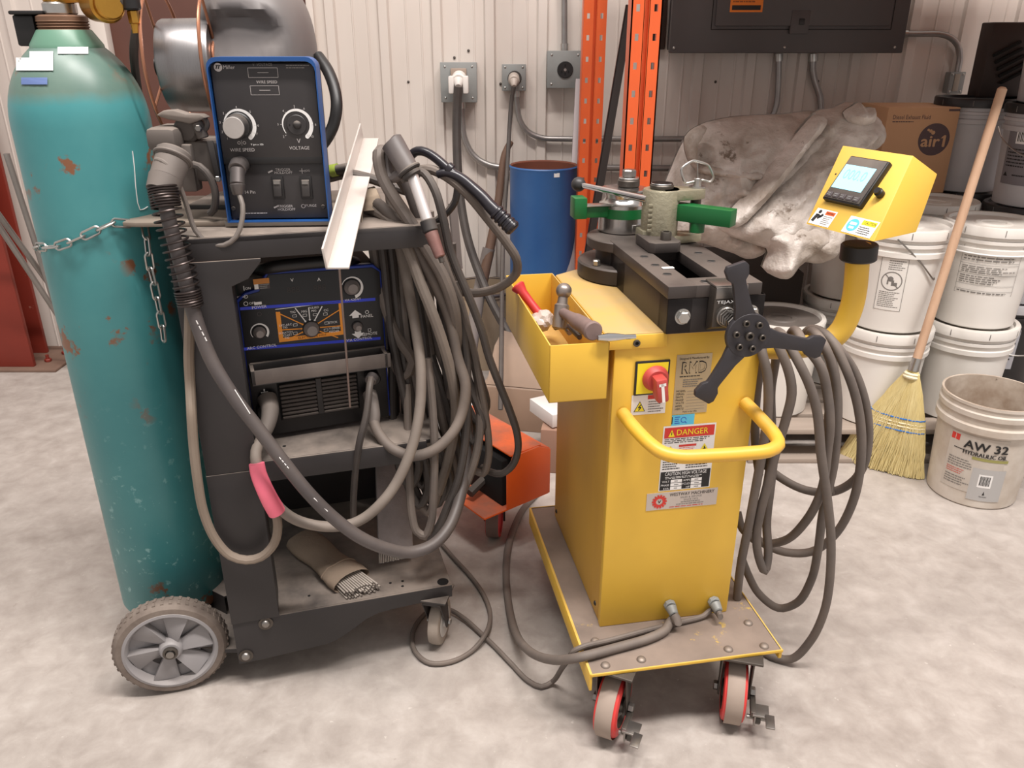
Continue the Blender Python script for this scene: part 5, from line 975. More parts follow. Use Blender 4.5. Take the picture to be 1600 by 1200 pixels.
# ---------------------------------------------------------------- gas cylinder
gx, gy, gr, gz = -.864, 1.688, .1275, .10
cyl_t = thing('gas_cylinder', 'tall teal gas cylinder with green shoulder chained to welding cart', 'gas cylinder', (gx, gy, gz))
def cyl_mat():
    m = bpy.data.materials.new('teal cylinder paint'); m.use_nodes = True; nt = m.node_tree; N = nt.nodes; L = nt.links; b = N['Principled BSDF']; b.inputs['Roughness'].default_value = .38
    tc = N.new('ShaderNodeTexCoord'); sx = N.new('ShaderNodeSeparateXYZ'); L.new(tc.outputs['Object'], sx.inputs[0])
    def nz(s, d=5): n = N.new('ShaderNodeTexNoise'); n.inputs['Scale'].default_value = s; n.inputs['Detail'].default_value = d; n.inputs['Roughness'].default_value = .65; L.new(tc.outputs['Object'], n.inputs['Vector']); return n.outputs['Fac']
    def mr(s, a, c, lo=0., hi=1.): r = N.new('ShaderNodeMapRange'); r.inputs['From Min'].default_value = a; r.inputs['From Max'].default_value = c; r.inputs['To Min'].default_value = lo; r.inputs['To Max'].default_value = hi; L.new(s, r.inputs['Value']); return r.outputs['Result']
    def mul(a, c): x = N.new('ShaderNodeMath'); x.operation = 'MULTIPLY'; L.new(a, x.inputs[0]); L.new(c, x.inputs[1]); return x.outputs[0]
    def mix(f, a, c): 
        x = N.new('ShaderNodeMix'); x.data_type = 'RGBA'; L.new(f, x.inputs['Factor'])
        for nme, val in (('A', a), ('B', c)):
            if isinstance(val, tuple): x.inputs[nme].default_value = lin(val)
            else: L.new(val, x.inputs[nme])
        return x.outputs['Result']
    teal = mix(mr(nz(2.5), .35, .65), (60, 130, 134), (74, 142, 144))
    green = mix(mr(nz(4), .35, .65), (78, 108, 99), (100, 122, 112))
    ad = N.new('ShaderNodeMath'); ad.operation = 'ADD'; L.new(sx.outputs['Z'], ad.inputs[0]); n2 = mr(nz(9), 0, 1, -.015, .015); L.new(n2, ad.inputs[1])
    c = mix(mr(ad.outputs[0], 1.206, 1.228), teal, green)
    ru = mul(mr(nz(13, 9), .59, .63), mr(nz(3.1, 2), .50, .57)); c = mix(ru, c, (128, 84, 58))
    wh = mul(mr(nz(42, 6), .60, .66), mr(sx.outputs['Z'], .62, .05)); c = mix(wh, c, (150, 196, 196))
    L.new(c, b.inputs['Base Color']); return m
M_cyl = cyl_mat()
q = MB(); prof = [(0, .004), (.10, .004), (.118, .012), (gr, .03), (gr, 1.165)]
for k in range(1, 11):
    a = k / 10 * 1.18; prof.append((.0575 + (gr - .0575) * math.cos(a * 1.33) ** 1.0 if a * 1.33 < 1.5708 else .0575, 1.165 + .158 * math.sin(a)))
prof += [(.0575, 1.312), (.056, 1.316)]
q.lathe(prof, M_cyl, (gx, gy, gz), seg=64); q.build('cylinder_body', cyl_t, angle=.8)
rfun = [(r, z) for r, z in prof]
def r_at(z):
    for (r0, z0), (r1, z1) in zip(prof, prof[1:]):
        if z0 <= z <= z1 and z1 > z0: return r0 + (r1 - r0) * (z - z0) / (z1 - z0)
    return .0575
M_ncgrn = mat('green neck paint', (96, 136, 116), .4)
q = MB(); q.lathe([(.056, 1.302), (.066, 1.305), (.065, 1.311), (.048, 1.337)], M_ncgrn, (gx, gy, gz), seg=40)
q.build('neck_collar', cyl_t)
q = MB(); pr2 = [(.0455, 1.335)]
for k in range(4): pr2 += [(.0465, 1.337 + k * .005), (.0435, 1.3395 + k * .005)]
pr2 += [(.0455, 1.353), (.0455, 1.360), (.040, 1.363), (0, 1.363)]
q.lathe(pr2, mat('rusty neck thread', (128, 98, 78), .5, .4, col2=(96, 66, 50), scale=20), (gx, gy, gz), seg=40); q.build('neck_ring', cyl_t)
# stickers on the shoulder
def sticker(u0, v0, u1, v1, name, m, draw=None, sk=0.0):
    q = MB(); n = 8; k = 6; P = []
    for j in range(k + 1):
        for i in range(n + 1):
            u = u0 + (u1 - u0) * i / n + sk * (j / k) ; v = v0 + (v1 - v0) * j / k; d = ray(u, v); lo = 1.1; best = None
            for s in range(1400):
                t = 1.1 + s * .0007; p = CAM + d * t; rr_ = math.hypot(p.x - gx, p.y - gy); zz = p.z - gz
                if zz < 1.312 and rr_ <= r_at(max(0, zz)) + .0015: best = p - d * .0013; break
            P.append(best if best is not None else CAM + d * 1.62)
    q.add(P, [(j * (n + 1) + i, j * (n + 1) + i + 1, (j + 1) * (n + 1) + i + 1, (j + 1) * (n + 1) + i) for j in range(k) for i in range(n)], m)
    q.build(name, cyl_t, angle=1.2)
sticker(46, 80, 83, 110, 'paper_label', M_white, sk=-.0); sticker(25, 90, 46, 110, 'paper_label', M_white); sticker(90, 72, 138, 84, 'paper_label', M_white); sticker(33, 121, 74, 132, 'blue_paint_mark', mat('blue paint marker', (92, 112, 160), .6))
# chalk line on the right flank
q = MB(); pts = [cyl_hit(u, v, gx, gy, gr + .001) for u, v in ((207, 236), (210, 262), (213, 300), (219, 328), (231, 323))]; q.tube(cr(pts), .0009, M_white, 5); q.build('chalk_mark', cyl_t)
M_brass = mat('brass', (196, 148, 66), .3, .9, col2=(160, 116, 50), scale=14)
q = MB(); zt = gz + 1.363; q.cyl((gx, gy, zt), (gx, gy, zt + .022), .03, M_zinc, bev=.003); q.lathe([(0, .02), (.025, .02), (.030, .035), (.030, .06), (.02, .075), (.016, .11), (0, .11)], M_brass, (gx, gy, zt), seg=6); q.cyl((gx - .02, gy - .005, zt + .035), (gx + .05, gy - .01, zt + .04), .021, M_brass, seg=6, bev=.003); q.build('cylinder_valve', cyl_t)
q = MB(); q.box((gx - .085, gy - .02, zt - .055), (gx - .045, gy + .02, zt + .0), M_blk, .004); q.box((gx - .085, gy - .03, zt + .0), (gx - .02, gy + .02, zt + .007), M_blk, .003); q.build('valve_guard_bracket', cyl_t)
# regulator (screwed on the valve) with its hose
rg = thing('gas_regulator', 'brass gas regulator screwed on teal cylinder valve with dark hose', 'regulator', (gx + .08, gy - .02, zt + .04))
rc = PY(163, 8, gy - .03); q = MB(); q.cyl((gx + .05, gy - .012, zt + .04), (rc.x - .02, rc.y + .02, rc.z), .019, M_brass, seg=6, bev=.002); q.cyl((rc.x - .03, rc.y + .03, rc.z + .004), (rc.x + .012, rc.y - .01, rc.z), .032, M_brass, seg=32, bev=.004); q.cyl((rc.x + .012, rc.y - .01, rc.z), (rc.x + .02, rc.y - .018, rc.z), .026, M_brass, bev=.003); q.build('regulator_body', rg)
h0 = PY(205, 5, gy - .02); q = MB(); q.cyl((rc.x + .01, rc.y, rc.z + .005), (h0.x, h0.y, h0.z + .004), .011, M_fork, seg=12); q.cyl(h0 + Vector((0, 0, .02)), h0 + Vector((.0, 0, -.012)), .0165, M_blk, seg=12, bev=.003); q.build('outlet_fitting', rg)
q = MB(); q.cyl(h0 + Vector((0, 0, -.012)), h0 + Vector((.001, 0, -.036)), .0105, M_brass, seg=6, bev=.002); q.cyl(h0 + Vector((0, 0, -.034)), h0 + Vector((.001, 0, -.052)), .008, M_brass, seg=16); q.build('hose_nut', rg)
q = MB(); q.tube(cr([h0 + Vector((.001, 0, -.045)), PY(209, 80, gy + .02), PY(214, 130, gy + .10), PY(226, 200, gy + .18), PY(245, 300, gy + .22), PY(262, 400, gy + .2)]), .0085, mat('dark gas hose', (78, 70, 68), .6), 10); q.build('gas_hose', rg)
# chain round the cylinder
ch = thing('safety_chain', 'shiny steel chain round teal cylinder, loose end hanging beside spring', 'chain', (gx + gr, gy - .05, .9))
def links(pts, n0=0, r=.0023):
    pts = cr(pts, .002); acc = 0; prev = pts[0]; Ln = .030; out = [pts[0]]
    for p in pts[1:]:
        if (p - out[-1]).length >= Ln: out.append(p)
    for i, (a, b) in enumerate(zip(out, out[1:])):
        ax = (b - a).normalized(); c = (a + b) / 2; rad = Vector((c.x - gx, c.y - gy, 0)).normalized(); s = rad.cross(ax).normalized() if (i + n0) % 2 else (rad - ax * rad.dot(ax)).normalized(); hl = Ln / 2 + .004; w_ = .0078; P = []
        for k in range(20):
            t = 2 * PI * k / 20; cx = math.cos(t); sy = math.sin(t); P.append(c + ax * (math.copysign(1, cx) * (hl - w_) + cx * w_) + s * (sy * w_))
        q = MB(); q.tube(P, r, M_zinc, 6, closed=True); q.build('chain_link', ch)
pts = [Vector((gx - .11, gy + .09, .945))] + [cyl_hit(u, v, gx, gy, gr + .009) for u, v in ((58, 386), (85, 386), (115, 376), (150, 360), (180, 347), (205, 350))] + [cyl_hit(226, 352, gx, gy, gr + .012)]
links(pts); e = pts[-1]
hang = [e, PY(231, 385, e.y - .03), PY(233, 410, e.y - .03), PY(240, 440, e.y - .03), PY(247, 475, e.y - .03), PY(253, 505, e.y - .03), PY(256, 532, e.y - .03)]; links(hang, 1)
# ---------------------------------------------------------------- power source
Wd = Frame((-.567, 1.575, .6), 21.5); ww, wh_, wdp = .305, .378, .40
ps = thing('welding_power_source', 'black welding power source with blue edge on the middle shelf', 'welding machine', Wd.w(ww / 2, .2, .001), Wd.yaw)
def wm(): return MB(Wd.M)
def wo(u, v, y=0.): p = Wd.on(u, v, y); return p.x, p.z
M_bluec = mat('blue case plastic', (30, 56, 150), .4, col2=(24, 44, 120)); M_face = mat('black front panel', (20, 19, 21), .4, col2=(34, 31, 32), scale=4); M_blueline = mat('blue panel stripe', (40, 62, 205), .5)
for s, z in ((.02, .0), (.26, .0)):
    for y in (.03, .35): q = wm(); q.box((s, y, 0.0005), (s + .03, y + .03, .014), M_blk, .003); q.build('foot', ps)
q = wm(); q.box((.004, .012, .012), (ww - .004, wdp, wh_ - .006), M_blkd, .012); q.build('case', ps)
q = wm(); out = [(0, .012), (ww, .012), (ww, wh_ - .018), (ww - .016, wh_ - .002), (.068, wh_ + .004), (.045, wh_ - .03), (.02, wh_ - .036), (0, wh_ - .05)]
q.prism(out, .02, M_bluec, XZ(.020), .003); ins = [(.003, .0135), (ww - .0035, .0135), (ww - .0035, wh_ - .0195), (ww - .02, wh_ - .008), (.07, wh_ - .002), (.048, wh_ - .036), (.022, wh_ - .041), (.006, wh_ - .054)]
q.prism(ins, .003, M_face, XZ(.001), .001); fp = q.build('front_panel', ps)
# handle bar at the top
q = wm(); q.tube(cr([(.05, .05, wh_ - .008), (.075, -.0, wh_ + .012), (.15, -.008, wh_ + .016), (.225, -.0, wh_ + .012), (.26, .05, wh_ - .008)], .01), .013, M_blk, 12); q.build('carry_handle', ps)
# blue stripes, print
y = -.0026; q = wm()
def stripe(u0, v0, u1, v1, wd, m): 
    a = wo(u0, v0); b = wo(u1, v1); q.line(a[0], a[1], b[0], b[1], wd, m, y)
stripe(375, 482, 586, 467, .0065, M_blueline); stripe(379, 545, 594, 528, .0065, M_blueline)
def tx(s, u, v, h, m=M_white, al='c', w=None): a = wo(u, v); q.text(s, a[0], a[1], m, h=h, w=w, y=y - .0004, al=al)
tx('POWER', 405, 479, .006); tx('ARC CONTROL', 409, 541, .006); tx('V/A CONTROL', 561, 529, .006); tx('V/A ADJUST', 551, 468, .006); tx('V', 456, 437, .007); tx('A', 498, 436, .007)
tx('ON', 387, 450, .005); tx('OFF', 394, 473, .005); tx('I', 381, 450, .010); tx('PANEL', 573, 493, .0065); tx('REMOTE', 577, 521, .0065); tx('+', 413, 612, .015)
a = wo(384, 474); q.arc(*a, .0035, .0045, 0, 360, M_white, y); a = wo(384, 463); q.arc(*a, .003, .0038, 0, 360, M_white, y); q.line(a[0] - .007, a[1], a[0], a[1], .001, M_white, y)
a = wo(395, 436); b = wo(422, 450); M_amb = mat('amber caution label', (190, 120, 40), .5); q.rect(a[0], b[1], b[0], a[1], M_dgrey, y); q.rect(a[0], (a[1] + b[1]) / 2, b[0], a[1], M_amb, y - .0002); q.rect(a[0] + .001, b[1] + .001, a[0] + .009, (a[1] + b[1]) / 2, M_white, y - .0002); q.fine(a[0] + .011, b[1], b[0], (a[1] + b[1]) / 2, 3, M_boxgrey, y - .0002)
a = wo(397, 474); q.rect(a[0], a[1] - .003, a[0] + .015, a[1] + .003, M_white, y - .0003)
M_ghost = mat('unlit digit segments', (40, 34, 34), .5); tx('888', 458, 452, .013, M_ghost); tx('888', 499, 449, .013, M_ghost)
# orange process fan
c = wo(485, 512); A0 = wo(430, 483); A1 = wo(535, 475); Bz0 = wo(436, 533); Bz1 = wo(540, 526)
x0 = (A0[0] + Bz0[0]) / 2; x1 = (A1[0] + Bz1[0]) / 2; zt_ = A0[1]; zb_ = Bz0[1]; M_or = mat('orange panel print', (236, 148, 36), .5)
q.rect(x0, zb_, x0 + .009, zt_ - .006, M_or, y); q.rect(x1 - .009, zb_, x1, zt_ - .002, M_or, y); q.rect(x0, zb_ - .002, x1, zb_ + .007, M_or, y - .0001); q.line(x0, zt_, x1, zt_ + .002, .0015, M_white, y)
q.text('ELECTRODE HOT', (x0 + x1) / 2, zb_ + .0025, M_ink, w=.06, h=.005, y=y - .0004)
for u, v, m in ((431, 487, M_or), (534, 481, M_or), (438, 515, M_or), (538, 508, M_or), (447, 531, M_or), (528, 527, M_or), (461, 481, M_white), (482, 480, M_white), (503, 478, M_white)):
    e_ = wo(u, v); d_ = Vector((e_[0] - c[0], e_[1] - c[1])); L0 = d_.length; d_.normalize(); q.line(c[0] + d_.x * .018, c[1] + d_.y * .018, e_[0], e_[1], .0022, m, y - .0003); q.disc(c[0] + d_.x * .019, c[1] + d_.y * .019, .0021, m, y - .0005, 10)
for s, u, v, h in (('TIG', 457, 487, .005), ('MIG', 475, 486, .005), ('PULSED', 490, 480, .0045), ('MIG', 490, 485, .0045), ('CC', 509, 484, .005), ('LIFT-ARC', 446, 507, .0045), ('TIG', 445, 511, .0045), ('SCRATCH', 446, 519, .0045), ('START', 449, 523, .0045), ('TIG', 448, 527, .0045), ('STICK', 520, 503, .005), ('V-SENSE', 522, 512, .0045), ('FEEDER', 522, 517, .0045)): tx(s, u, v, h)
for u, v in ((460, 493), (476, 492), (492, 491), (508, 490), (461, 507), (510, 504), (509, 515), (461, 520)):
    a = wo(u, v); q.box_lines(a[0] - .004, a[1] - .0025, a[0] + .004, a[1] + .0025, .0007, M_white, y - .0003)
# arrows
for u, v, s in ((555, 492, 1), (559, 520, -1)):
    a = wo(u, v); q.add([(a[0] - .014, y - .0004, a[1]), (a[0] + .014, y - .0004, a[1]), (a[0], y - .0004, a[1] + .012 * s)] if s > 0 else [(a[0] + .014, y - .0004, a[1]), (a[0] - .014, y - .0004, a[1]), (a[0], y - .0004, a[1] - .012)], [(0, 1, 2)], M_white); q.rect(a[0] - .007, min(a[1], a[1] - .006 * s), a[0] + .007, max(a[1], a[1] - .006 * s), M_white, y - .0004)
for u, v, r_ in ((573, 487, .004), (405, 490, .0045)): a = wo(u, v); q.arc(*a, r_ - .001, r_, 0, 360, M_white if u > 500 else M_dgrey, y - .0003)
a = wo(577, 515); q.box_lines(a[0] - .003, a[1] - .003, a[0] + .003, a[1] + .003, .0007, M_white, y - .0003)
q.build('panel_print', fp)
M_knob = mat('grey knob', (132, 124, 120), .5, col2=(108, 100, 98), scale=12)
def knob(u, v, r, r2, name='knob', arc=None, sk=.0, dom=.016):
    x, z = wo(u, v); q = wm()
    q.cyl((x, -.002, z), (x, -.006, z), r + .002, M_blk, bev=.001); q.cyl((x, -.004, z), (x, -dom, z), r, M_knob, r2=r2, bev=.0025, seg=28); q.cyl((x, -dom, z), (x, -dom - .004, z), r2 * .85, M_knob, r2=r2 * .8, bev=.001)
    o = q.build(name, ps)
    if arc: k = wm(); k.arc(x, z, r + arc[0], r + arc[1], arc[2], arc[3], M_white, y - .0006, 30, r0b=r + arc[4], r1b=r + arc[5]); k.build('dial_scale', o)
knob(405, 518, .0125, .0105, arc=(.004, .005, 215, -40, .003, .008)); knob(486, 513, .0165, .0145); knob(549, 448, .0165, .014, arc=(.004, .005, 160, -75, .003, .010)); knob(558, 509, .010, .0085)
# bracket bar below the controls
q = wm(); a = wo(383, 572); b = wo(594, 556); zz = (a[1] + b[1]) / 2 - .004
q.box((.010, -.012, zz - .010), (ww - .004, -.002, zz + .02), M_blkd, .002); q.box((.008, -.05, zz - .014), (ww - .002, -.046, zz + .018), mat('worn grey guard', (96, 88, 84), .5, .3, col2=(124, 114, 108), scale=8, amt=.8), .002); q.box((.008, -.05, zz - .016), (ww - .002, -.004, zz - .013), M_blkd, .001)
for x in (.012, ww - .012): q.box((x - .004, -.05, zz - .015), (x + .004, -.002, zz + .018), M_blkd, .001)
q.build('connector_guard', ps)
# louvres
a = wo(435, 600); b = wo(562, 665); q = wm(); lx0, lx1, lz1, lz0 = a[0], b[0], zz - .035, .05
q.rect(lx0 - .004, lz0 - .004, lx1 + .004, lz1 + .004, M_void, -.0022); n = 9
for i in range(n):
    z = lz0 + (lz1 - lz0) * i / n
    for s0, s1 in ((lx0, (lx0 + lx1) / 2 - .006), ((lx0 + lx1) / 2 + .006, lx1)): q.box((s0, -.011, z), (s1, -.0022, z + (lz1 - lz0) / n * .62), mat('dusty louvre', (62, 55, 52), .6, dust=.7), .002)
q.box(((lx0 + lx1) / 2 - .006, -.011, lz0), ((lx0 + lx1) / 2 + .006, -.0022, lz1), M_blkd, .001); q.build('vent_louvre', ps)
# studs
for u, v in ((583, 590),):
    x, z = wo(u, v, -.02); q = wm(); q.cyl((x, -.0, z), (x, -.03, z - .002), .016, M_blk, bev=.003); q.build('output_stud', ps)
x, z = wo(415, 640, -.01); q = wm(); q.cyl((x, 0, z), (x, -.02, z - .004), .02, M_blk, bev=.003); q.build('output_stud', ps)
# ---------------------------------------------------------------- wire feeder
Fd = Frame((-.556, 1.572, 1.094), 3.6); fw, fh, fdp = .197, .297, .06
fe = thing('wire_feeder', 'black wire feeder with blue edged face on the cart top shelf', 'wire feeder', Fd.w(fw / 2, .15, -.012), Fd.yaw)
def fm(): return MB(Fd.M)
def fo(u, v, y=0.): p = Fd.on(u, v, y); return p.x, p.z
q = fm(); q.prism([(-.21, .012), (-.18, .005), (.20, .005), (.20, .30), (-.19, .30), (-.21, .05)], .009, mat('dusty feeder base', (126, 114, 102), .7, col2=(104, 94, 86), scale=6), Matrix.Translation((0, 0, -.013)), .001); q.box((-.008, -.006, -.012), (.198, .004, -.002), M_steel, .001); q.build('feeder_base', fe)
M_fblue = mat('blue feeder bezel', (30, 78, 140), .4, col2=(26, 66, 120)); M_ff = mat('black feeder face', (46, 43, 44), .45, col2=(62, 58, 57), scale=5, amt=.6)
q = fm(); q.box((.002, .02, -.003), (fw - .002, fdp, fh - .006), M_blkd, .01); q.build('feeder_case', fe)
rc_ = .018; ol = [(0, -.003), (fw, -.003), (fw, fh - rc_)] + [(fw - rc_ + rc_ * math.cos(a), fh - rc_ + rc_ * math.sin(a)) for a in (.4, .8, 1.2)] + [(fw - rc_, fh), (rc_, fh)] + [(rc_ - rc_ * math.cos(a), fh - rc_ + rc_ * math.sin(a)) for a in (1.2, .8, .4)] + [(0, fh - rc_)]
il = [(x * .976 + fw * .012, (z - fh * .5) * .970 + fh * .5 - .003) for x, z in ol]
q = fm(); n = len(ol); vs = [(x, -.012, z) for x, z in ol] + [(x, -.012, z) for x, z in il] + [(x, .03, z) for x, z in ol] + [(x, .01, z) for x, z in il]
fs = []
for i in range(n): j = (i + 1) % n; fs += [(i, j, n + j, n + i), (2 * n + i, 2 * n + j, j, i), (n + i, n + j, 3 * n + j, 3 * n + i)]
q.add(vs, fs, M_fblue); bz = q.build('bezel', fe, angle=.5)
zs = fo(430, 246)[1]; 
q = fm(); x0, x1 = .005, fw - .005; q.box((x0, -.001, zs), (x1, .012, fh - .012), M_ff, .001); q.box((x0, .006, .001), (x1, .012, zs), M_ff, .001); q.box((x0, -.001, zs - .012), (x1, .010, zs + .001), M_blk, .001); y = -.0016
def ft(s, u, v, h, m=M_white, al='c', yy=None): a = fo(u, v, 0 if yy is None else yy); q.text(s, a[0], a[1], m, h=h, y=(y if yy is None else yy - .0006), al=al)
M_gp = mat('worn white print', (186, 180, 178), .6)
a = fo(341, 105); q.disc(a[0], a[1], .0075, M_gp, y); q.line(a[0] - .004, a[1] - .003, a[0] - .0015, a[1] + .003, .002, M_ink, y - .0003); q.line(a[0], a[1] - .003, a[0] + .0025, a[1] + .003, .002, M_ink, y - .0003); q.line(a[0] - .004, a[1] + .003, a[0] + .005, a[1] + .003, .0012, M_ink, y - .0003)
ft('Miller', 349, 105, .0065, M_gp, 'l'); ft('V  VOLTAGE', 410, 101, .0045, M_greyink); ft('WIRE SPEED', 417, 128, .005, M_gp); a = fo(466, 104); q.fine(a[0] - .022, a[1] - .004, a[0] + .022, a[1] + .004, 2, M_greyink, y)
for u0, v0, u1, v1 in ((387, 106, 435, 121), (391, 134, 437, 148)):
    a = fo(u0, v0); b = fo(u1, v1); q.box_lines(a[0], b[1], b[0], a[1], .0007, M_gp, y); q.line((a[0] + b[0]) / 2 - .01, (a[1] + b[1]) / 2, (a[0] + b[0]) / 2 + .01, (a[1] + b[1]) / 2, .0008, M_gp, y)
ft('WIRE SPEED', 379, 234, .006, M_gp); ft('VOLTAGE', 468, 231, .006, M_gp); ft('V', 467, 220, .008, M_gp); ft('9 ipm x 100', 402, 226, .0045, M_white)
c1 = fo(374, 196); c2 = fo(464, 195)
for c_, R_ in ((c1, .0265), (c2, .0255)):
    q.arc(c_[0], c_[1], R_, R_ + .0012, 215, -50, M_white, y, 40, r0b=R_ - .002, r1b=R_ + .006)
    e_ = math.radians(-50); q.disc(c_[0] + (R_ + .002) * math.cos(e_), c_[1] + (R_ + .002) * math.sin(e_), .004, M_white, y)
for c_, nums in ((c1, ((225, '1'), (200, '2'), (170, '3'), (138, '3'), (92, '4'), (48, '5'), (0, '6'), (-28, '7'))), (c2, ((220, '2'), (178, '3'), (130, '4'), (92, '5'), (62, '6'), (0, '8'), (-40, '10')))):
    for an, s in nums: q.text(s, c_[0] + .035 * math.cos(math.radians(an)), c_[1] + .033 * math.sin(math.radians(an)), M_gp, h=.0042, y=y); a_ = math.radians(an); q.line(c_[0] + .028 * math.cos(a_), c_[1] + .028 * math.sin(a_), c_[0] + .0305 * math.cos(a_), c_[1] + .0305 * math.sin(a_), .0008, M_gp, y)
a = fo(378, 223); q.arc(a[0] - .005, a[1], .002, .003, 0, 360, M_gp, y); q.arc(a[0] + .005, a[1], .002, .003, 0, 360, M_gp, y); q.line(a[0], a[1] - .005, a[0], a[1] + .005, .0008, M_gp, y)
yl = .006
ft('TRIGGER', 442, 265, .005, M_gp, yy=yl); ft('HOLD/OFF', 443, 269.5, .005, M_gp, yy=yl); ft('JOG', 480, 267, .005, M_gp, yy=yl); ft('TRIGGER', 446, 322, .005, M_gp, yy=yl); ft('HOLD/OFF', 448, 327, .005, M_gp, yy=yl); ft('PURGE', 486, 321, .005, M_gp, yy=yl); ft('14 Pin', 391, 300, .006, M_gp, yy=yl)
a = fo(400, 333, yl); q.fine(a[0] - .03, a[1] - .002, a[0] + .024, a[1] + .002, 1, M_gp, yl - .0006)
for u, v in ((423, 268), (432, 323)): a = fo(u, v, yl); q.line(a[0] - .005, a[1] - .002, a[0] + .004, a[1] + .002, .003, M_gp, yl - .0006)
a = fo(472, 267, yl); q.line(a[0] - .005, a[1], a[0] + .005, a[1], .001, M_gp, yl - .0006); q.line(a[0], a[1] - .005, a[0], a[1] + .005, .001, M_gp, yl - .0006); a = fo(474, 322, yl); q.arc(a[0], a[1], .003, .004, 0, 360, M_gp, yl - .0006)
q.build('face_plate', fe)
q = fm(); q.cyl((c1[0], -.001, c1[1]), (c1[0], -.010, c1[1]), .024, M_blk, bev=.002, seg=32); q.cyl((c1[0] - .0, -.010, c1[1] + .0), (c1[0] - .002, -.034, c1[1] - .001), .0225, M_blkd, r2=.021, bev=.003, seg=32); q.cyl((c1[0] - .002, -.034, c1[1] - .001), (c1[0] - .002, -.0365, c1[1] - .001), .0195, mat('grey knob cap', (166, 160, 156), .5, col2=(142, 134, 130), scale=16), bev=.001, seg=32); q.build('wire_speed_knob', fe)
q = fm(); q.cyl((c2[0], -.001, c2[1]), (c2[0], -.0035, c2[1]), .0185, M_ff, bev=.001); q.dome((c2[0] + .001, -.003, c2[1]), (0, -1, 0), .008, .006, M_blkd); q.disc(c2[0] - .013, c2[1], .0014, M_void, -.0042, 10); q.build('voltage_knob_shaft', fe)
for u in (435, 479):
    a = fo(u, 293, yl); q = fm(); q.box((a[0] - .0115, .001, a[1] - .022), (a[0] + .0115, .0065, a[1] + .022), M_blk, .002); sw = q.build('rocker_switch', fe); k = fm(); k.hexa([(a[0] - .0075, .001, a[1] - .016), (a[0] + .0075, .001, a[1] - .016), (a[0] + .0075, .001, a[1] + .016), (a[0] - .0075, .001, a[1] + .016), (a[0] - .0075, -.008, a[1] - .015), (a[0] + .0075, -.008, a[1] - .015), (a[0] + .0075, -.002, a[1] + .015), (a[0] - .0075, -.002, a[1] + .015)], M_blkd, .001); k.rect(a[0] - .006, a[1] + .008, a[0] + .006, a[1] + .0145, M_greyink, -.0052); k.build('rocker', sw)
for u, v in ((365, 326), (505, 323)): a = fo(u, v, yl); q = fm(); q.cyl((a[0], yl, a[1]), (a[0], yl - .003, a[1]), .0045, M_blkd, bev=.001); q.build('panel_screw', fe)
# control plug with its thin cord
cpx, cpz = fo(373, 262, -.02); plug = thing('control_plug', 'grey multi-pin plug with thin cord in the feeder face', 'plug', Fd.w(cpx, -.03, cpz)); M_plg = mat('ribbed grey connector', (104, 98, 96), .4, .6, col2=(76, 70, 70), scale=20)
q = fm(); q.cyl((cpx, .006, cpz + .004), (cpx, -.018, cpz + .002), .0155, M_plg, bev=.002); q.cyl((cpx, -.014, cpz + .006), (cpx, -.034, cpz - .002), .0165, M_plg, seg=16, bev=.002); q.cyl((cpx, -.030, cpz), (cpx, -.046, cpz - .028), .0135, M_plg, bev=.002); q.cyl((cpx, -.045, cpz - .026), (cpx + .001, -.050, cpz - .046), .0145, M_plg, seg=14, r2=.011, bev=.002); q.build('plug_body', plug)
p0 = Fd.w(cpx + .001, -.05, cpz - .042); q = MB(); q.tube(cr([p0, PY(379, 320, 1.51), PY(378, 345, 1.50), PY(369, 370, 1.49), PY(350, 383, 1.485), PY(325, 379, 1.485), PY(305, 360, 1.485), PY(296, 335, 1.485), PY(288, 310, 1.48), PY(276, 280, 1.47), PY(266, 262, 1.462), PY(254, 252, 1.462), PY(244, 249, 1.47)]), .0047, mat('thin grey cord', (112, 104, 98), .6, col2=(90, 82, 78), scale=12), 10); q.build('control_cord', plug)
# wire spool on the feeder's left side
sc0 = PY(303, 103, 1.80); sax = Vector((1, .10, .02)).normalized(); spool = thing('wire_spool', 'large spool of shiny steel welding wire with copper hoop flanges', 'wire spool', sc0)
q = MB(); q.lathe([(.05, -.051), (.089, -.051), (.091, -.047), (.091, .047), (.089, .051), (.05, .051)], mat('wound steel wire', (150, 148, 149), .36, .9, col2=(120, 116, 114), scale=60, stretch=(60, 1, 1)), sc0, sax, 56); q.build('wire_winding', spool)
M_cop = mat('copper coated hoop wire', (176, 122, 96), .35, .8)
for s in (-1, 1):
    q = MB(); q.torus(sc0 + sax * .054 * s, sax, .148, .0035, M_cop, 48, 8); q.torus(sc0 + sax * .054 * s, sax, .055, .003, M_cop, 32, 8)
    Ta = axis_m(sc0 + sax * .054 * s, sax)
    for k in range(4): a = k * PI / 2 + .5; q.tube([Ta @ Vector((.055 * math.cos(a), .055 * math.sin(a), 0)), Ta @ Vector((.148 * math.cos(a), .148 * math.sin(a), 0))], .003, M_cop, 8)
    q.build('hoop_flange', spool)
q = MB(); q.cyl(sc0 - sax * .06, sc0 + sax * .06, .048, M_blk, seg=28, bev=.004); q.cyl(sc0 - sax * .075, sc0 - sax * .065, .02, M_blk); q.build('spool_hub', spool)
q = MB(); q.box((sc0.x + .06, sc0.y - .02, 1.09), (sc0.x + .085, sc0.y + .03, sc0.z + .02), M_blkd, .004); sp_s = q.build('spool_arm', fe)
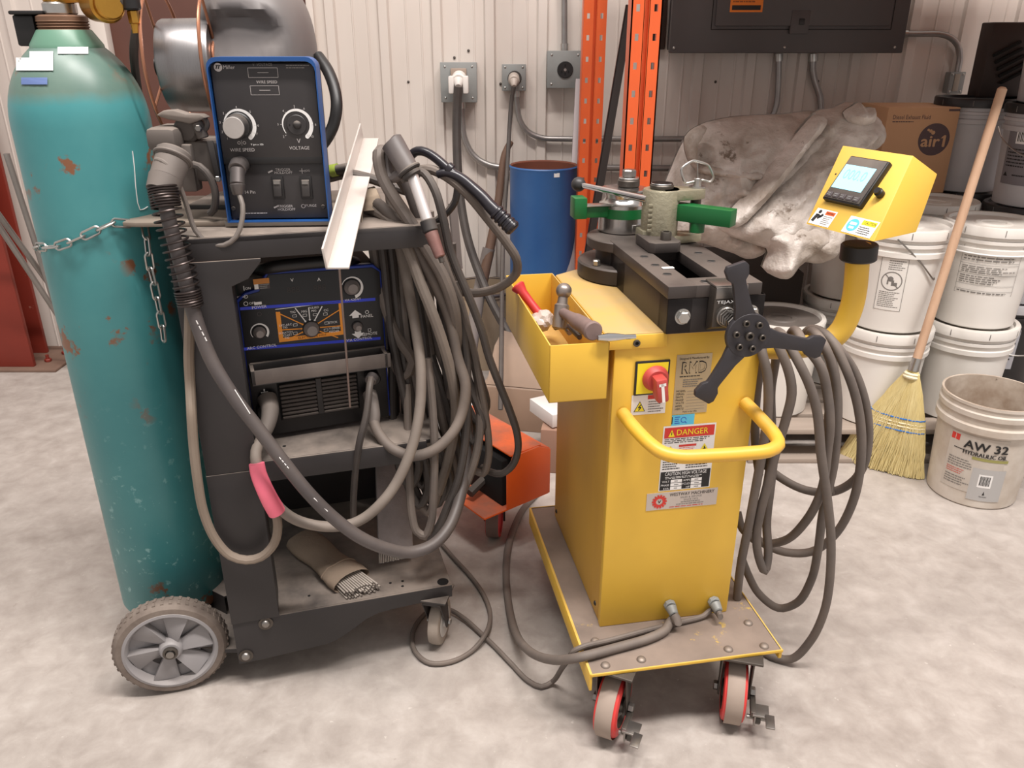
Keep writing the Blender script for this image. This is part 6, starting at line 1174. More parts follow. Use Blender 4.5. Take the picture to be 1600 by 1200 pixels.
# drive rolls and gun inlet
M_drv = mat('dusty grey drive housing', (92, 85, 80), .65, col2=(88, 80, 76), scale=8, dust=.5)
q = MB(); dY = 1.60
def dbox(u0, v0, u1, v1, y0, y1, m=M_drv, bev=.006):
    a = PY(u0, v1, y0); b = PY(u1, v0, y0); q.box((a.x, y0, a.z), (b.x, y1, b.z), m, bev)
dbox(229, 200, 271, 238, 1.56, 1.66, bev=.012); q.build('inlet_housing', fe)
q = MB(); dbox(290, 222, 338, 284, 1.60, 1.72); dbox(286, 226, 297, 300, 1.585, 1.62, M_drv, .004); q.build('drive_housing', fe)
q = MB(); c = PY(289, 204, 1.60); q.cyl(c, c + Vector((0, .05, 0)), .024, M_drv, seg=28, bev=.006); q.build('pressure_roll', fe)
q = MB(); P_ = [PY(u, v, 1.585) for u, v in ((243, 180), (254, 173), (270, 172), (290, 178), (312, 179), (322, 184), (308, 190), (296, 194), (278, 190), (262, 187), (250, 183))]
q.prism([(p.x, p.z) for p in P_], .03, mat('pale dusty lever', (126, 116, 108), .7, col2=(104, 96, 90), scale=10), Matrix(((1, 0, 0, 0), (0, 0, -1, 1.615), (0, 1, 0, 0), (0, 0, 0, 1))), .004); q.build('tension_lever', fe)
q = MB(); c = PY(313, 193, 1.60); q.torus(c, (0, 1, 0), .013, .005, M_drv, 20, 8); q.cyl(PY(308, 190, 1.60), PY(318, 216, 1.60), .011, M_drv, bev=.002); q.hexbolt(PY(312, 200, 1.595), (0, -1, 0), .007, .01, M_steel); q.build('tension_knob', fe)
q = MB(); q.hexa([PY(322, 220, 1.59), PY(333, 219, 1.59), PY(345, 280, 1.58), PY(338, 284, 1.58), PY(322, 220, 1.66), PY(333, 219, 1.66), PY(345, 280, 1.65), PY(338, 284, 1.65)], M_blkd, .002); q.hexbolt(PY(342, 279, 1.575), (0, -1, 0), .006, .008, M_zinc); q.build('side_bracket', fe)
q = MB(); q.tube(cr([PY(292, 256, 1.585), PY(312, 260, 1.575), PY(330, 280, 1.57), PY(337, 305, 1.57), PY(334, 328, 1.575), PY(328, 333, 1.58)]), .007, M_cabled, 10); q.build('motor_lead', fe)
q = MB(); q.box((sc0.x - .02, 1.70, 1.083), (-.42, 1.86, 1.10), M_blkd, .003); q.build('feeder_tray', fe)
# grey domed welding hood resting behind the feeder
hcn = PY(404, 70, 1.87); hood = thing('welding_hood', 'grey dusty domed welding hood behind the feeder top', 'welding helmet', (hcn.x, hcn.y, 1.1)); M_hood = mat('grey hood plastic', (98, 94, 94), .42, col2=(120, 114, 112), scale=3, amt=.7, dust=.35)
bm = bmesh.new(); bmesh.ops.create_uvsphere(bm, u_segments=48, v_segments=32, radius=1)
for v in bm.verts:
    x, y_, z = v.co; sx = abs(x) ** .8 * math.copysign(1, x); sz = abs(z) ** .8 * math.copysign(1, z)
    p = Vector((sx * .122, y_ * .14, sz * .175))
    if y_ < 0:  # oval recess on the face
        ex_ = ((x + .10) / .62); ez_ = ((z - .22) / .24); r_ = math.sqrt(ex_ * ex_ + ez_ * ez_)
        p.y += .03 * max(0, min(1, (1.15 - r_) * 2.2)); 
    v.co = p
q = MB(Matrix.Translation((hcn.x, hcn.y, hcn.z - .03)) @ Matrix.Rotation(.06, 4, 'Z')); q.addbm(bm, M_hood); hs = q.build('hood_shell', hood, angle=1.0)
q = MB(); q.box((hcn.x - .05, hcn.y - .06, 1.081), (hcn.x + .05, hcn.y + .06, hcn.z - .18), M_blkd, .006); q.build('chin_piece', hood)
# ================================================================== CABLES AND LOOSE THINGS ON THE WELDING CART
def pth(pts, r): return [Vector((p.x, p.y, max(p.z, r + .001))) for p in (PY(u, v, y) for u, v, y in pts)]
def cab(label, pts, r, m, name='welding_cable', cat='cable', grp=None, step=.012):
    q = MB(); W = pth(pts, r); q.tube(cr(W, step), r, m, 10); return tag(q.build(name, loc=W[0]), label, cat, grp)
GB = 'cables coiled on the cart right side'
# --- MIG gun lead with its spring strain relief
gun = thing('mig_gun_cable', 'thick grey gun cable with coil spring end sweeping across cart front', 'cable', PY(265, 245, 1.47))
M_conn = mat('grey rubber connector', (104, 96, 91), .6, col2=(84, 78, 75), scale=9, dust=.4)
a = PY(272, 243, 1.50); b = PY(252, 300, 1.455); q = MB(); ax = (b - a).normalized(); q.cyl(a - ax * .008, a + ax * .012, .032, M_conn, r2=.0315, bev=.004, seg=28); q.cyl(a + ax * .01, a + ax * .05, .030, M_conn, r2=.0285, bev=.003, seg=28); q.cyl(a + ax * .048, b, .030, M_conn, r2=.0265, seg=28); q.build('cable_connector', gun)
q = MB(); q.torus(a + ax * .006, ax, .0325, .003, M_conn, 30, 8); q.build('clamp_band', gun)
spine = cr(pth([(254, 292, 1.456), (262, 335, 1.445), (275, 385, 1.44), (288, 432, 1.436), (298, 478, 1.432)], .01), .004); q = MB(); n = len(spine); tot = 0
M_spr = mat('dark spring steel', (70, 62, 60), .35, .8)
cum = [0]
for i in range(1, n): cum.append(cum[-1] + (spine[i] - spine[i - 1]).length)
Ls = cum[-1]
def at_s(s):
    for i in range(1, n):
        if cum[i] >= s: f = (s - cum[i - 1]) / max(1e-6, cum[i] - cum[i - 1]); return spine[i - 1].lerp(spine[i], f), (spine[i] - spine[i - 1]).normalized()
    return spine[-1], (spine[-1] - spine[-2]).normalized()
hx_ = []; s = 0; ph = 0
while s < Ls:
    p, t = at_s(s); f = s / Ls; pitch_ = .0048 if f < .17 else (.0135 if f < .86 else .0048)
    u = t.cross(Vector((0, 1, 0))).normalized(); w_ = t.cross(u); R_ = .0255 - .003 * f
    hx_.append(p + u * (R_ * math.cos(ph)) + w_ * (R_ * math.sin(ph))); ph += .35; s += pitch_ * .35 / (2 * PI)
q.tube(hx_, .0021, M_spr, 6); q.build('relief_spring', gun)
M_glead = mat('smooth dark gun hose', (72, 66, 66), .42, col2=(96, 88, 84), scale=6, amt=.7, dust=.2)
path = [(254, 285, 1.457), (262, 335, 1.445), (275, 385, 1.44), (288, 432, 1.436), (303, 490, 1.43), (330, 562, 1.42), (365, 620, 1.41), (402, 668, 1.405), (440, 718, 1.40), (480, 768, 1.40), (520, 808, 1.41), (560, 838, 1.42), (600, 856, 1.44), (640, 863, 1.47), (675, 852, 1.50), (700, 826, 1.54), (718, 780, 1.60), (728, 720, 1.66), (728, 640, 1.70), (715, 560, 1.72), (698, 480, 1.70), (675, 400, 1.68), (652, 330, 1.67), (636, 285, 1.68)]
W = pth(path, .015); q = MB(); q.tube(cr(W, .012), .0135, M_glead, 14)
hose = cr(W, .006)
def mark(u0, v0, u1, v1, nseg):   # printed white marks on the hose skin
    for k in range(nseg):
        for f0, f1 in (((k + .1) / nseg, (k + .75) / nseg),):
            A_ = []
            for f in (f0, (f0 + f1) / 2, f1):
                u = u0 + (u1 - u0) * f; v = v0 + (v1 - v0) * f; d = ray(u, v); best = min(hose, key=lambda h: ((h - CAM) - d * ((h - CAM).dot(d) / d.dot(d))).length); t = (best - CAM).dot(d) / d.dot(d); pt = CAM + d * t; off = (pt - best); rr_ = min(off.length, .0128); A_.append(CAM + d * (t - math.sqrt(max(0, .0138 ** 2 - rr_ ** 2)) / d.length))
            q.tube(A_, .0011, M_white, 5)
mark(306, 500, 324, 535, 4); mark(363, 603, 400, 661, 1); mark(436, 714, 452, 733, 4); mark(487, 775, 520, 807, 1); q.build('gun_hose', gun)
# gun handle, neck and nozzle hung head-up on the bundle
mg = thing('mig_gun', 'grey welding gun with pale tube and red nozzle hanging on cables', 'welding gun', PY(625, 250, 1.62)); M_gh = mat('grey gun handle plastic', (84, 78, 77), .5, col2=(110, 102, 98), scale=7, amt=.6)
q = MB(); A_ = PY(612, 222, 1.63); B_ = PY(640, 268, 1.60); q.tube(cr([A_ + Vector((-.004, 0, .004)), A_, (A_ + B_) / 2, B_], .008), .03, M_gh, 14, rad=lambda t: .012 + .012 * min(1, t * 5) if t < .2 else .024 - .003 * t); q.build('handle', mg)
q = MB(); C_ = PY(645, 276, 1.598); q.cyl(B_, C_, .02, M_blkd, seg=14, bev=.003); q.cyl(PY(637, 263, 1.602), PY(641, 269, 1.60), .025, M_blkd, seg=14, bev=.003); q.build('collar', mg)
q = MB(); D_ = PY(668, 345, 1.56); q.cyl(C_, D_, .0115, mat('pale aluminium tube', (206, 200, 198), .35, .5), seg=18); q.build('neck_tube', mg)
q = MB(); E_ = PY(673, 362, 1.553); q.cyl(D_ - (E_ - D_) * .1, E_, .0155, M_blkd, seg=18, bev=.002); q.build('neck_insulator', mg)
q = MB(); F_ = PY(688, 402, 1.535); q.cyl(E_, F_, .0135, mat('red brown nozzle', (122, 84, 78), .5, .4, col2=(150, 122, 116), scale=24), r2=.0105, seg=18, bev=.002); q.cyl(F_, F_ + (F_ - E_) * .2, .005, M_fork, seg=10); q.build('nozzle', mg)
q = MB(); q.tube(cr(pth([(606, 236, 1.65), (606, 262, 1.64), (612, 278, 1.63), (628, 270, 1.62)], .005), .008), .011, M_gh, 10); q.build('trigger_guard', mg)
# second torch with ribbed black handle
t2_ = thing('tig_torch', 'glossy black torch with ribbed end cap arching right over the cables', 'torch', PY(700, 270, 1.66)); M_gb = mat('glossy black rubber', (30, 28, 34), .3, col2=(48, 44, 50), scale=8)
q = MB(); q.tube(cr(pth([(635, 262, 1.70), (640, 246, 1.70), (652, 236, 1.69), (666, 238, 1.68), (682, 248, 1.67), (698, 262, 1.66), (716, 277, 1.65)], .005), .008), .0095, M_gb, 12); q.build('neck_hose', t2_)
q = MB(); q.tube(cr(pth([(684, 272, 1.66), (700, 270, 1.655), (718, 277, 1.65), (738, 293, 1.64), (752, 306, 1.63), (766, 322, 1.62)], .005), .008), .0115, M_gb, 12, rad=lambda t: .009 + .004 * t); q.cyl(PY(698, 261, 1.66), PY(706, 267, 1.658), .013, M_gb, bev=.002); q.build('handle', t2_)
q = MB(); A_ = PY(766, 322, 1.62); B_ = PY(806, 362, 1.60); ax = (B_ - A_).normalized(); Lh = (B_ - A_).length
pr_ = [(0, 0), (.013, 0)]
for k in range(5): s0 = .02 + k * .0105; pr_ += [(.014, s0), (.0168, s0 + .002), (.0168, s0 + .006), (.0142, s0 + .008)]
pr_ += [(.0155, Lh - .018), (.0155, Lh - .003), (.0125, Lh), (0, Lh)]
q.lathe(pr_, M_gb, A_ - ax * .005, ax, 20); q.build('ribbed_grip', t2_)
# --- named leads
t = thing('positive_lead', 'grey lead from plus socket bound with pink tape, looping up right', 'cable', PY(415, 640, 1.6))
q = MB(); q.tube(cr(pth([(417, 622, 1.585), (422, 640, 1.56), (418, 664, 1.53), (410, 682, 1.51)], .01), .008), .018, M_conn, 14, rad=lambda t: .021 - .007 * t); q.build('plug_boot', t)
q = MB(); q.tube(cr(pth([(410, 682, 1.51), (400, 705, 1.475), (403, 735, 1.45), (420, 770, 1.44), (438, 795, 1.44), (462, 812, 1.44), (500, 822, 1.445), (540, 821, 1.46), (568, 810, 1.47), (596, 786, 1.48), (618, 757, 1.50), (638, 715, 1.52), (650, 675, 1.54), (657, 625, 1.57), (657, 570, 1.60), (650, 515, 1.63), (640, 460, 1.66), (628, 400, 1.68), (615, 340, 1.69), (608, 290, 1.70)], .011)), .0115, M_cablel, 12); q.build('lead', t)
q = MB(); q.tube(cr(pth([(401, 724, 1.448), (404, 740, 1.442), (414, 765, 1.432), (424, 785, 1.432), (433, 800, 1.435)], .01), .006), .018, mat('pink tape', (244, 120, 142), .5, col2=(228, 100, 124), scale=14), 14, rad=lambda t: .0158 + .003 * t); q.build('pink_tape', t)
t = thing('negative_lead', 'grey lead from right socket of power source, swinging up to bundle', 'cable', PY(583, 655, 1.6))
q = MB(); q.tube(cr(pth([(578, 615, 1.655), (582, 632, 1.63), (585, 650, 1.61), (584, 662, 1.60)], .01), .006), .015, M_conn, 12, rad=lambda t: .0165 - .004 * t); q.build('plug_boot', t)
q = MB(); q.tube(cr(pth([(584, 660, 1.60), (592, 678, 1.58), (612, 700, 1.565), (645, 712, 1.56), (678, 703, 1.565), (706, 678, 1.58), (722, 645, 1.60), (727, 600, 1.61), (715, 560, 1.62), (702, 500, 1.62), (686, 458, 1.62), (658, 404, 1.62), (634, 362, 1.63), (604, 330, 1.65), (590, 318, 1.68)], .011)), .0118, M_cable, 12); q.build('lead', t)
cab('thin grey cable from the front stud hanging straight down over the shelves', [(581, 588, 1.62), (578, 600, 1.59), (572, 650, 1.555), (562, 690, 1.54), (555, 740, 1.55), (552, 790, 1.58), (553, 830, 1.62)], .0078, M_cabled, 'stud_cable')
q = MB(); p = PY(583, 588, 1.625); q.cyl(p, p + Vector((-.004, -.018, -.004)), .013, M_plg, bev=.002); tag(q.build('cable_plug', loc=p), 'round dark plug on the power source right stud', 'plug')
cab('tan cable looping behind pink tape round the cart front post', [(428, 790, 1.452), (434, 822, 1.45), (428, 850, 1.448), (408, 870, 1.445), (385, 875, 1.44), (360, 868, 1.435), (336, 842, 1.43), (318, 800, 1.425), (308, 745, 1.42), (302, 690, 1.425), (299, 640, 1.43), (297, 600, 1.45), (295, 560, 1.447), (296, 515, 1.444), (297, 470, 1.444)], .0098, mat('tan dusty cable', (134, 120, 106), .7, col2=(112, 100, 90), scale=9, dust=.2), 'ground_cable')
# --- the bundle: each a cable of its own, as traced where it hangs
BUN = [
 ('pale cable bent over the top of the bundle, dark worn lower end', [(640, 300, 1.72), (615, 262, 1.69), (600, 236, 1.66), (592, 240, 1.64), (596, 270, 1.63), (610, 300, 1.62), (640, 345, 1.61), (668, 390, 1.60), (692, 432, 1.60), (708, 478, 1.61), (713, 515, 1.63), (712, 560, 1.66), (706, 620, 1.69)], .0128, M_cable),
 ('long cable hanging right of the gun nozzle down to orange box', [(640, 290, 1.70), (650, 268, 1.67), (664, 272, 1.65), (680, 298, 1.63), (692, 340, 1.62), (703, 390, 1.62), (716, 425, 1.62), (731, 460, 1.62), (752, 515, 1.63), (764, 558, 1.64), (780, 600, 1.65), (796, 640, 1.66), (808, 678, 1.67), (809, 706, 1.68), (800, 728, 1.69), (784, 740, 1.70), (768, 738, 1.72), (752, 730, 1.74)], .0088, M_cabled),
 ('cable with pale scuffs hanging second from right in the bundle', [(690, 400, 1.66), (705, 440, 1.65), (720, 475, 1.65), (732, 520, 1.65), (741, 552, 1.66), (748, 590, 1.66), (757, 640, 1.67), (763, 685, 1.68), (763, 716, 1.69), (755, 740, 1.70), (742, 735, 1.71)], .0092, M_cable),
 ('cable arching right from the bundle in front of the blue drum', [(640, 300, 1.72), (652, 270, 1.69), (668, 264, 1.67), (696, 275, 1.66), (728, 301, 1.65), (764, 344, 1.65), (792, 380, 1.66), (807, 405, 1.67), (806, 428, 1.69), (786, 446, 1.70), (762, 455, 1.71), (738, 458, 1.71), (716, 452, 1.72), (700, 440, 1.73)], .0098, M_cable),
 ('outer loop hanging lowest right of the bundle above bottom shelf', [(726, 500, 1.68), (735, 545, 1.67), (746, 590, 1.67), (750, 640, 1.67), (748, 690, 1.66), (735, 740, 1.64), (712, 788, 1.62), (690, 822, 1.60), (672, 838, 1.59), (656, 835, 1.58)], .0102, M_cable),
 ('inner loop hanging at left of bundle down to the bottom shelf', [(668, 560, 1.62), (676, 640, 1.60), (679, 710, 1.58), (677, 775, 1.57), (674, 815, 1.57), (664, 836, 1.57), (651, 830, 1.57), (643, 800, 1.58), (640, 745, 1.60), (638, 680, 1.64), (636, 600, 1.68)], .0095, M_cable),
 ('middle loop of the bundle crossing toward the outer right loop', [(712, 440, 1.66), (722, 500, 1.65), (729, 560, 1.645), (730, 620, 1.64), (728, 680, 1.63), (718, 742, 1.61), (700, 790, 1.60), (684, 825, 1.59), (668, 842, 1.585)], .0095, M_cabled),
 ('pale cable dropping from cart top right corner across the bundle', [(575, 325, 1.70), (597, 335, 1.66), (620, 355, 1.63), (640, 395, 1.61), (656, 440, 1.60), (672, 480, 1.595), (690, 530, 1.60), (706, 590, 1.62), (712, 650, 1.65), (700, 720, 1.68), (685, 770, 1.70)], .0118, M_cablel),
]
for lab, pts, r, m in BUN: cab(lab, pts, r, m, 'coiled_cable', 'cable', GB)
rnd = random.Random(11)
where = ['left edge', 'left side', 'left half', 'centre left', 'centre', 'centre right', 'right half', 'right side', 'right edge']
tops = [(598, 395), (610, 390), (622, 385), (640, 392), (655, 398), (666, 390), (676, 400), (690, 410), (584, 388), (604, 400), (632, 396), (648, 400), (702, 440)]
bots = [(640, 760), (655, 790), (668, 800), (690, 780), (704, 760), (716, 740), (728, 720), (740, 690), (630, 590), (660, 760), (680, 790), (698, 770), (746, 660)]
names = ['dark cable hanging at far left of bundle beside power source face', 'dark cable hanging second from left behind the grey leads', 'dark cable hanging third from left behind the grey leads', 'dark cable behind the pink taped lead, reaching the lower shelf', 'dark cable at the bundle middle behind the gun nozzle', 'dark cable in the bundle middle passing behind the nozzle tip', 'dark cable right of bundle middle ending above bottom shelf', 'dark cable of bundle right half behind scuffed cable', 'dark short cable right next to the power source blue edge', 'dark slack cable low in the bundle left part', 'dark slack cable low in the bundle middle part', 'dark slack cable low in bundle right part', 'dark cable at right rear of bundle above orange box']
for i, ((tu, tv), (bu, bv)) in enumerate(zip(tops, bots)):
    y = 1.70 + .014 * (i % 7); w_ = 26 + 10 * (i % 3); j = lambda k: rnd.uniform(-k, k)
    pts = [(tu - 10, tv - 60, y), (tu, tv, y), (tu + (bu - tu) * .35 + j(8), tv + (bv - tv) * .35, y - .02), (tu + (bu - tu) * .7 + 10 + j(8), tv + (bv - tv) * .7, y - .03), (bu + 14, bv - 25, y - .03), (bu, bv, y - .03), (bu - 14, bv - 22, y - .02), (bu - w_, tv + (bv - tv) * .72, y), (bu - w_ - 6 + j(5), tv + (bv - tv) * .4, y + .02), (tu + 6, tv - 10, y + .03), (tu + 4, tv - 60, y + .03)]
    cab(names[i], pts, .0098 + .001 * (i % 3), (M_cabled, M_cabled, M_cable)[i % 3], 'coiled_cable', 'cable', GB, .016)
q = MB(); h = K.w(.49, .17, 1.04); q.tube(cr([h, h + Vector((.05, -.02, .02)), h + Vector((.09, -.03, .06)), h + Vector((.10, -.03, .12))], .01), .008, M_black, 10); tag(q.build('added_cable_hook', loc=h), 'unseen black hook added at cart right top to hold the cable bundle', 'hook')  # hook is not in view, added to hold up the cable bundle
cab('dark grey cable lying across the cart top behind the angle bar', [(512, 278, 1.78), (540, 272, 1.77), (575, 278, 1.76), (610, 290, 1.75), (640, 300, 1.74)], .011, M_cabled, 'top_cable')
q = MB(); p = PY(526, 268, 1.76); q.cyl(PY(513, 268, 1.77), PY(546, 262, 1.75), .011, M_blkd, seg=14, bev=.003); q.cyl(PY(518, 267, 1.768), PY(528, 265, 1.763), .0135, mat('lime green sleeve', (150, 168, 70), .5), seg=14); tag(q.build('hose_coupler', loc=p), 'dark hose coupler with lime green sleeve behind the feeder', 'coupler')
q = MB(); q.tube(cr(pth([(497, 88, 1.86), (512, 110, 1.83), (523, 140, 1.80), (526, 168, 1.78), (520, 198, 1.77), (508, 220, 1.76), (498, 232, 1.75)], .01), .01), .0125, M_blk, 12); tag(q.build('feeder_hose', loc=PY(497, 88, 1.86)), 'thick black hose curving out behind the feeder right edge', 'hose')
# angle bar laid over the cart top, its near end hanging over the power source
q = MB(); e0 = PY(509, 421, 1.33); far = PY(566, 218, 2.0); ax = (far - e0).normalized(); sx = (PY(546, 419, 1.336) - e0); sx = (sx - ax * sx.dot(ax)).normalized(); up_ = (PY(503, 386, 1.33) - e0); up_ = (up_ - ax * up_.dot(ax)).normalized(); Lb = (far - e0).length
M_ang = mat('pale galvanised angle', (208, 200, 194), .4, .25, col2=(186, 176, 168), scale=5, stretch=(1, 1, 1))
def ob(o, a, b, c): return [o, o + a, o + a + b, o + b, o + c, o + a + c, o + a + b + c, o + b + c]
wv = (PY(546, 419, 1.336) - e0).length; hv = (PY(503, 386, 1.33) - e0).length
q.hexa(ob(e0, sx * wv, ax * Lb, up_ * .0035), M_ang, .0004); q.hexa(ob(e0, sx * .0035, ax * Lb, up_ * hv), M_ang, .0004)
tag(q.build('angle_bar', loc=e0), 'pale metal angle bar laid on cart top, near end overhanging power source', 'metal bar')
q = MB(); q.tube(cr([PY(529, 395, 1.43), PY(531, 430, 1.43), PY(540, 540, 1.46), PY(547, 636, 1.50)], .02), .0022, mat('dull wire rod', (134, 118, 112), .5, .6), 8); tag(q.build('filler_rod', loc=PY(531, 430, 1.545)), 'thin straight filler rod hanging before the power source panel', 'rod')
q = MB(); q.hexa([PY(569, 300, 1.74), PY(590, 298, 1.74), PY(603, 328, 1.66), PY(566, 330, 1.66), PY(571, 294, 1.76), PY(586, 290, 1.76), PY(598, 318, 1.68), PY(566, 322, 1.68)], mat('tan leather flap', (146, 130, 112), .8), .002); tag(q.build('leather_scrap', loc=PY(580, 315, 1.7)), 'tan leather scrap lying on cart top beside angle bar', 'leather')
bar('dark channel length standing behind the cable bundle', PY(716, 420, 1.92), PY(707, 318, 1.98), .022, .012, mat('grey channel steel', (96, 86, 82), .5, .4), name='metal_channel', angle=True)
# --- welding rods on the bottom shelf
rb = thing('rod_bundle', 'paper wrapped bundle of stick electrodes fanned over cart bottom shelf edge', 'welding rods', PZ(520, 870, .2)); M_pap = mat('brown wrapping paper', (150, 132, 114), .8, col2=(126, 110, 96), scale=5, bump=.35, bscale=30)
e1 = PZ(566, 921, .215); s1 = PZ(470, 842, .215); ax = (e1 - s1).normalized(); ax.z = 0; ax.normalize(); sd = Vector((ax.y, -ax.x, 0)); sd = sd if sd.x > 0 else -sd
q = MB(); Lr = .30; secs = []
for k in range(9):
    f = k / 8; c = e1 - ax * (.045 + .24 * (1 - f)); w_ = .044 + .004 * math.sin(f * 9) + .004 * f; h_ = .021 + .003 * math.sin(f * 7 + 1); ring = []
    for j in range(20): a = 2 * PI * j / 20; ring.append(c + sd * (w_ * math.cos(a)) + Vector((0, 0, max(-.0135, h_ * math.sin(a)) + .003 * noise.noise(Vector((f * 6, j * .7, 0))))))
    secs.append(ring)
vs = [p for r in secs for p in r]; fs = [(i * 20 + j, i * 20 + (j + 1) % 20, (i + 1) * 20 + (j + 1) % 20, (i + 1) * 20 + j) for i in range(8) for j in range(20)] + [tuple(range(19, -1, -1))]
q.add(vs, fs, M_pap); q.tube([secs[6][j] + Vector((0, 0, .001)) for j in range(20)], .002, M_pap, 6, closed=True); q.build('paper_wrap', rb, angle=1.0)
M_rod = mat('grey flux coated rods', (188, 178, 168), .7, col2=(150, 140, 130), scale=30); M_rodt = mat('dark rod tips', (90, 82, 78), .6); rr = random.Random(5)
k = 0
for row in range(4):
    for i in range(13 - (row % 2)):
        x = -.036 + .072 * (i + .5 * (row % 2)) / 12; z = .2035 + row * .0058; c = e1 + sd * x; c.z = z; ln = rr.uniform(-.006, .008) + .012 * (x / .036); sk = sd * (x * .12)
        q = MB(); q.cyl(c - ax * .10 - sk, c + ax * ln + sk * .3, .0022, M_rod, seg=8); q.cyl(c + ax * ln + sk * .3, c + ax * (ln + .0025) + sk * .3, .0015, M_rodt, seg=6); q.build('rod', rb)
bx = thing('rod_box', 'dusty open carton of welding rods leaning under the middle shelf', 'welding rods', PZ(615, 880, .2)); M_bx = mat('dusty grey carton', (146, 136, 134), .5, col2=(112, 103, 100), scale=9, amt=.8, bump=.3, bscale=25)
f0, f1 = PZ(590, 880, .205), PZ(643, 869, .205); b_dir = Vector((-.05, .16, .20)); 
q = MB(); sx = (f1 - f0); upb = Vector((0, .0, .0)); th_ = Vector((0, .012, -.010)).normalized() * .03
tp = Vector((-.02, .17, .225)); nrm = sx.cross(tp).normalized(); nrm = nrm if nrm.y < 0 else -nrm
f0b = f0 + Vector((0, .01, .018)); f1b = f1 + Vector((0, .01, .018))
q.hexa([f0b, f1b, f1b + tp, f0b + tp, f0b + nrm * .024, f1b + nrm * .024, f1b + tp + nrm * .024, f0b + tp + nrm * .024], M_bx, .002); q.build('carton', bx)
q = MB()
for i in range(20):
    for j in range(5):
        c = f0b.lerp(f1b, (i + .7) / 20.4) + nrm * (.002 + .0045 * j); d_ = -tp.normalized(); q.cyl(c + tp * .05, c + d_ * (.022 + .0007 * ((i * 7 + j * 3) % 3)), .0012, M_rod, seg=6); q.cyl(c + d_ * (.022 + .0007 * ((i * 7 + j * 3) % 3)), c + d_ * (.0235 + .0007 * ((i * 7 + j * 3) % 3)), .0009, M_rodt, seg=5)
o = q.build('rod_ends', bx); o['kind'] = 'stuff'
# ================================================================== BENDER CORDS
# long cord looped over the control arm
cl = thing('extension_cord', 'long grey rubber cord looped many times over the yellow control arm', 'cord', B.w(.42, .05, .86))
N_, M2, F2 = 1.50, 1.58, 1.66
LOOPS = [
 [(1150, 960, 1.56), (1152, 930, 1.54), (1158, 880, 1.52), (1172, 810, 1.50), (1184, 745, 1.49), (1194, 690, 1.48), (1200, 640, 1.48), (1199, 585, 1.48), (1190, 545, 1.49), (1196, 522, 1.53), (1210, 525, 1.60), (1212, 560, 1.65), (1205, 610, 1.67), (1206, 665, 1.67), (1204, 720, 1.66), (1196, 770, 1.64), (1186, 815, 1.62)],
 [(1192, 535, 1.52), (1205, 522, 1.50), (1218, 545, 1.48), (1233, 583, 1.475), (1237, 615, 1.475), (1228, 655, 1.48), (1214, 700, 1.485), (1200, 755, 1.49), (1188, 800, 1.50), (1182, 840, 1.51), (1187, 876, 1.52), (1195, 892, 1.525), (1200, 870, 1.53), (1198, 815, 1.54), (1204, 760, 1.56), (1212, 690, 1.60)],
 [(1205, 535, 1.66), (1215, 518, 1.58), (1230, 535, 1.50), (1250, 570, 1.475), (1266, 605, 1.47), (1277, 645, 1.47), (1283, 710, 1.475), (1292, 775, 1.48), (1298, 835, 1.485), (1297, 900, 1.49), (1288, 955, 1.50), (1265, 1003, 1.52), (1235, 1030, 1.54), (1205, 1030, 1.56), (1190, 1022, 1.58)],
 [(1230, 530, 1.64), (1242, 516, 1.58), (1258, 540, 1.50), (1282, 572, 1.48), (1292, 610, 1.48), (1297, 660, 1.48), (1293, 705, 1.49), (1284, 765, 1.50), (1260, 813, 1.53), (1225, 845, 1.57), (1188, 848, 1.60), (1160, 826, 1.62), (1152, 800, 1.64)],
 [(1262, 530, 1.64), (1270, 518, 1.58), (1285, 535, 1.53), (1300, 570, 1.52), (1308, 615, 1.52), (1308, 665, 1.52), (1302, 730, 1.53), (1286, 800, 1.54), (1278, 860, 1.55), (1268, 905, 1.56), (1245, 942, 1.58), (1216, 950, 1.60), (1186, 928, 1.62), (1170, 900, 1.63), (1158, 870, 1.64)],
 [(1278, 532, 1.66), (1288, 522, 1.60), (1306, 540, 1.55), (1333, 577, 1.55), (1352, 630, 1.55), (1357, 685, 1.56), (1348, 730, 1.57), (1328, 756, 1.59), (1298, 769, 1.61), (1260, 766, 1.63), (1225, 750, 1.65), (1196, 726, 1.67), (1186, 700, 1.68)],
 [(1252, 528, 1.66), (1268, 514, 1.62), (1296, 528, 1.56), (1320, 572, 1.53), (1340, 633, 1.53), (1346, 700, 1.535), (1334, 780, 1.55), (1304, 836, 1.57), (1268, 862, 1.59), (1228, 863, 1.61), (1196, 851, 1.63), (1175, 835, 1.64)],
 [(1298, 770, 1.60), (1290, 700, 1.58), (1296, 640, 1.57), (1300, 580, 1.57), (1292, 540, 1.58), (1280, 522, 1.62)],
 [(1190, 560, 1.62), (1182, 620, 1.64), (1180, 690, 1.65), (1186, 742, 1.66)],
]
for pts in LOOPS: q = MB(); q.tube(cr(pth(pts, .0105), .012), .0098, M_cable, 12); q.build('cord_loop', cl)
g1 = B.w(.162, -.032, .236); g2 = B.w(.268, -.032, .231)
q = MB(); W = [g1, g1 + Vector((.006, -.012, -.008))] + [PZ(u, v, z) for u, v, z in ((1050, 968, .222), (1040, 984, .212), (1015, 997, .2115), (960, 1013, .2115), (910, 1026, .2105), (880, 1031, .18), (852, 1029, .14), (828, 1018, .10), (808, 994, .05), (796, 952, .014), (791, 905, .012), (793, 860, .012), (803, 825, .012), (818, 795, .012), (840, 770, .012))]
q.tube(cr(W, .012), .0105, M_cable, 12); tag(q.build('supply_cord', loc=W[0]), 'thick grey cord from left gland running left off the yellow plate', 'cord', 'cords from the bender front glands')
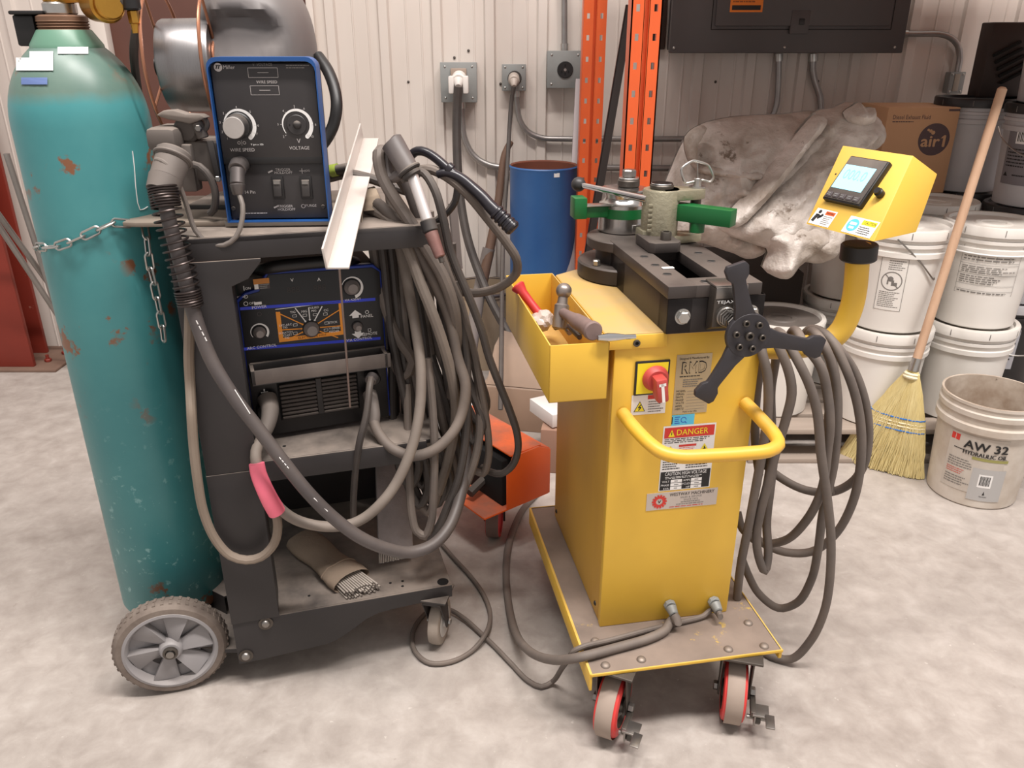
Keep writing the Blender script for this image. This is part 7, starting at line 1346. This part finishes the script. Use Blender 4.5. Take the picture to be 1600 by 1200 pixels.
q = MB(); W = [g2, g2 + Vector((.002, -.012, -.006))] + [PZ(u, v, z) for u, v, z in ((1114, 951, .222), (1100, 962, .21), (1060, 973, .208), (1010, 985, .208), (950, 1001, .208), (912, 1010, .212), (896, 1018, .2), (888, 1030, .16), (878, 1044, .09), (862, 1066, .012), (846, 1073, .008), (826, 1064, .008), (798, 1036, .008), (775, 1012, .008), (752, 990, .01), (725, 966, .012), (700, 952, .014), (676, 952, .012), (654, 970, .008), (644, 995, .008), (650, 1020, .008), (672, 1036, .008), (704, 1034, .008), (736, 1018, .009), (758, 992, .022), (766, 962, .014), (756, 930, .008), (735, 900, .008), (712, 875, .008), (690, 850, .008))]
q.tube(cr(W, .012), .0062, M_cable, 10); tag(q.build('pedal_cord', loc=W[0]), 'thin grey cord from right gland looping round cart caster on floor', 'cord', 'cords from the bender front glands')
# ================================================================== LIGHT AND CAMERA
def strip(name, label, loc, sx, sy, power):
    t = thing(name, label, 'lamp', loc); q = MB(); x, y, z = loc
    q.box((x - sx / 2 - .05, y - sy / 2 - .05, z + .01), (x + sx / 2 + .05, y + sy / 2 + .05, z + .08), M_white, .01); q.build('housing', t)
    la = bpy.data.lights.new(name, 'AREA'); la.shape = 'RECTANGLE'; la.size = sx; la.size_y = sy; la.energy = power; la.color = (1.0, .942, .90)
    o = bpy.data.objects.new('lamp', la); COL.objects.link(o); o.parent = t; o.location = (0, 0, 0)
strip('ceiling_lamp', 'shop ceiling lamp above the left of the work area', (-1.6, .9, 6.0), 1.6, .5, 145)
strip('ceiling_lamp', 'shop ceiling lamp above the middle of the work area', (.3, .2, 6.0), 1.6, .5, 260)
strip('ceiling_lamp', 'shop ceiling lamp above the right of the work area', (2.4, .2, 6.0), 1.6, .5, 270)
w = bpy.data.worlds.new('shop'); SC.world = w; w.use_nodes = True; bg = w.node_tree.nodes['Background']; bg.inputs['Color'].default_value = (1.0, .94, .91, 1); bg.inputs['Strength'].default_value = .60
cd = bpy.data.cameras.new('camera'); cd.sensor_fit = 'HORIZONTAL'; cd.sensor_width = 36; cd.lens = FPX * 36 / 1600; cd.clip_start = .02
co = bpy.data.objects.new('camera', cd); COL.objects.link(co); co.location = CAM; co.rotation_euler = (PI / 2 - TH, 0, 0); SC.camera = co
vs = SC.view_settings; vs.view_transform = 'Standard'; vs.look = 'None'; vs.gamma = 1; vs.use_curve_mapping = False; vs.exposure = 0.0
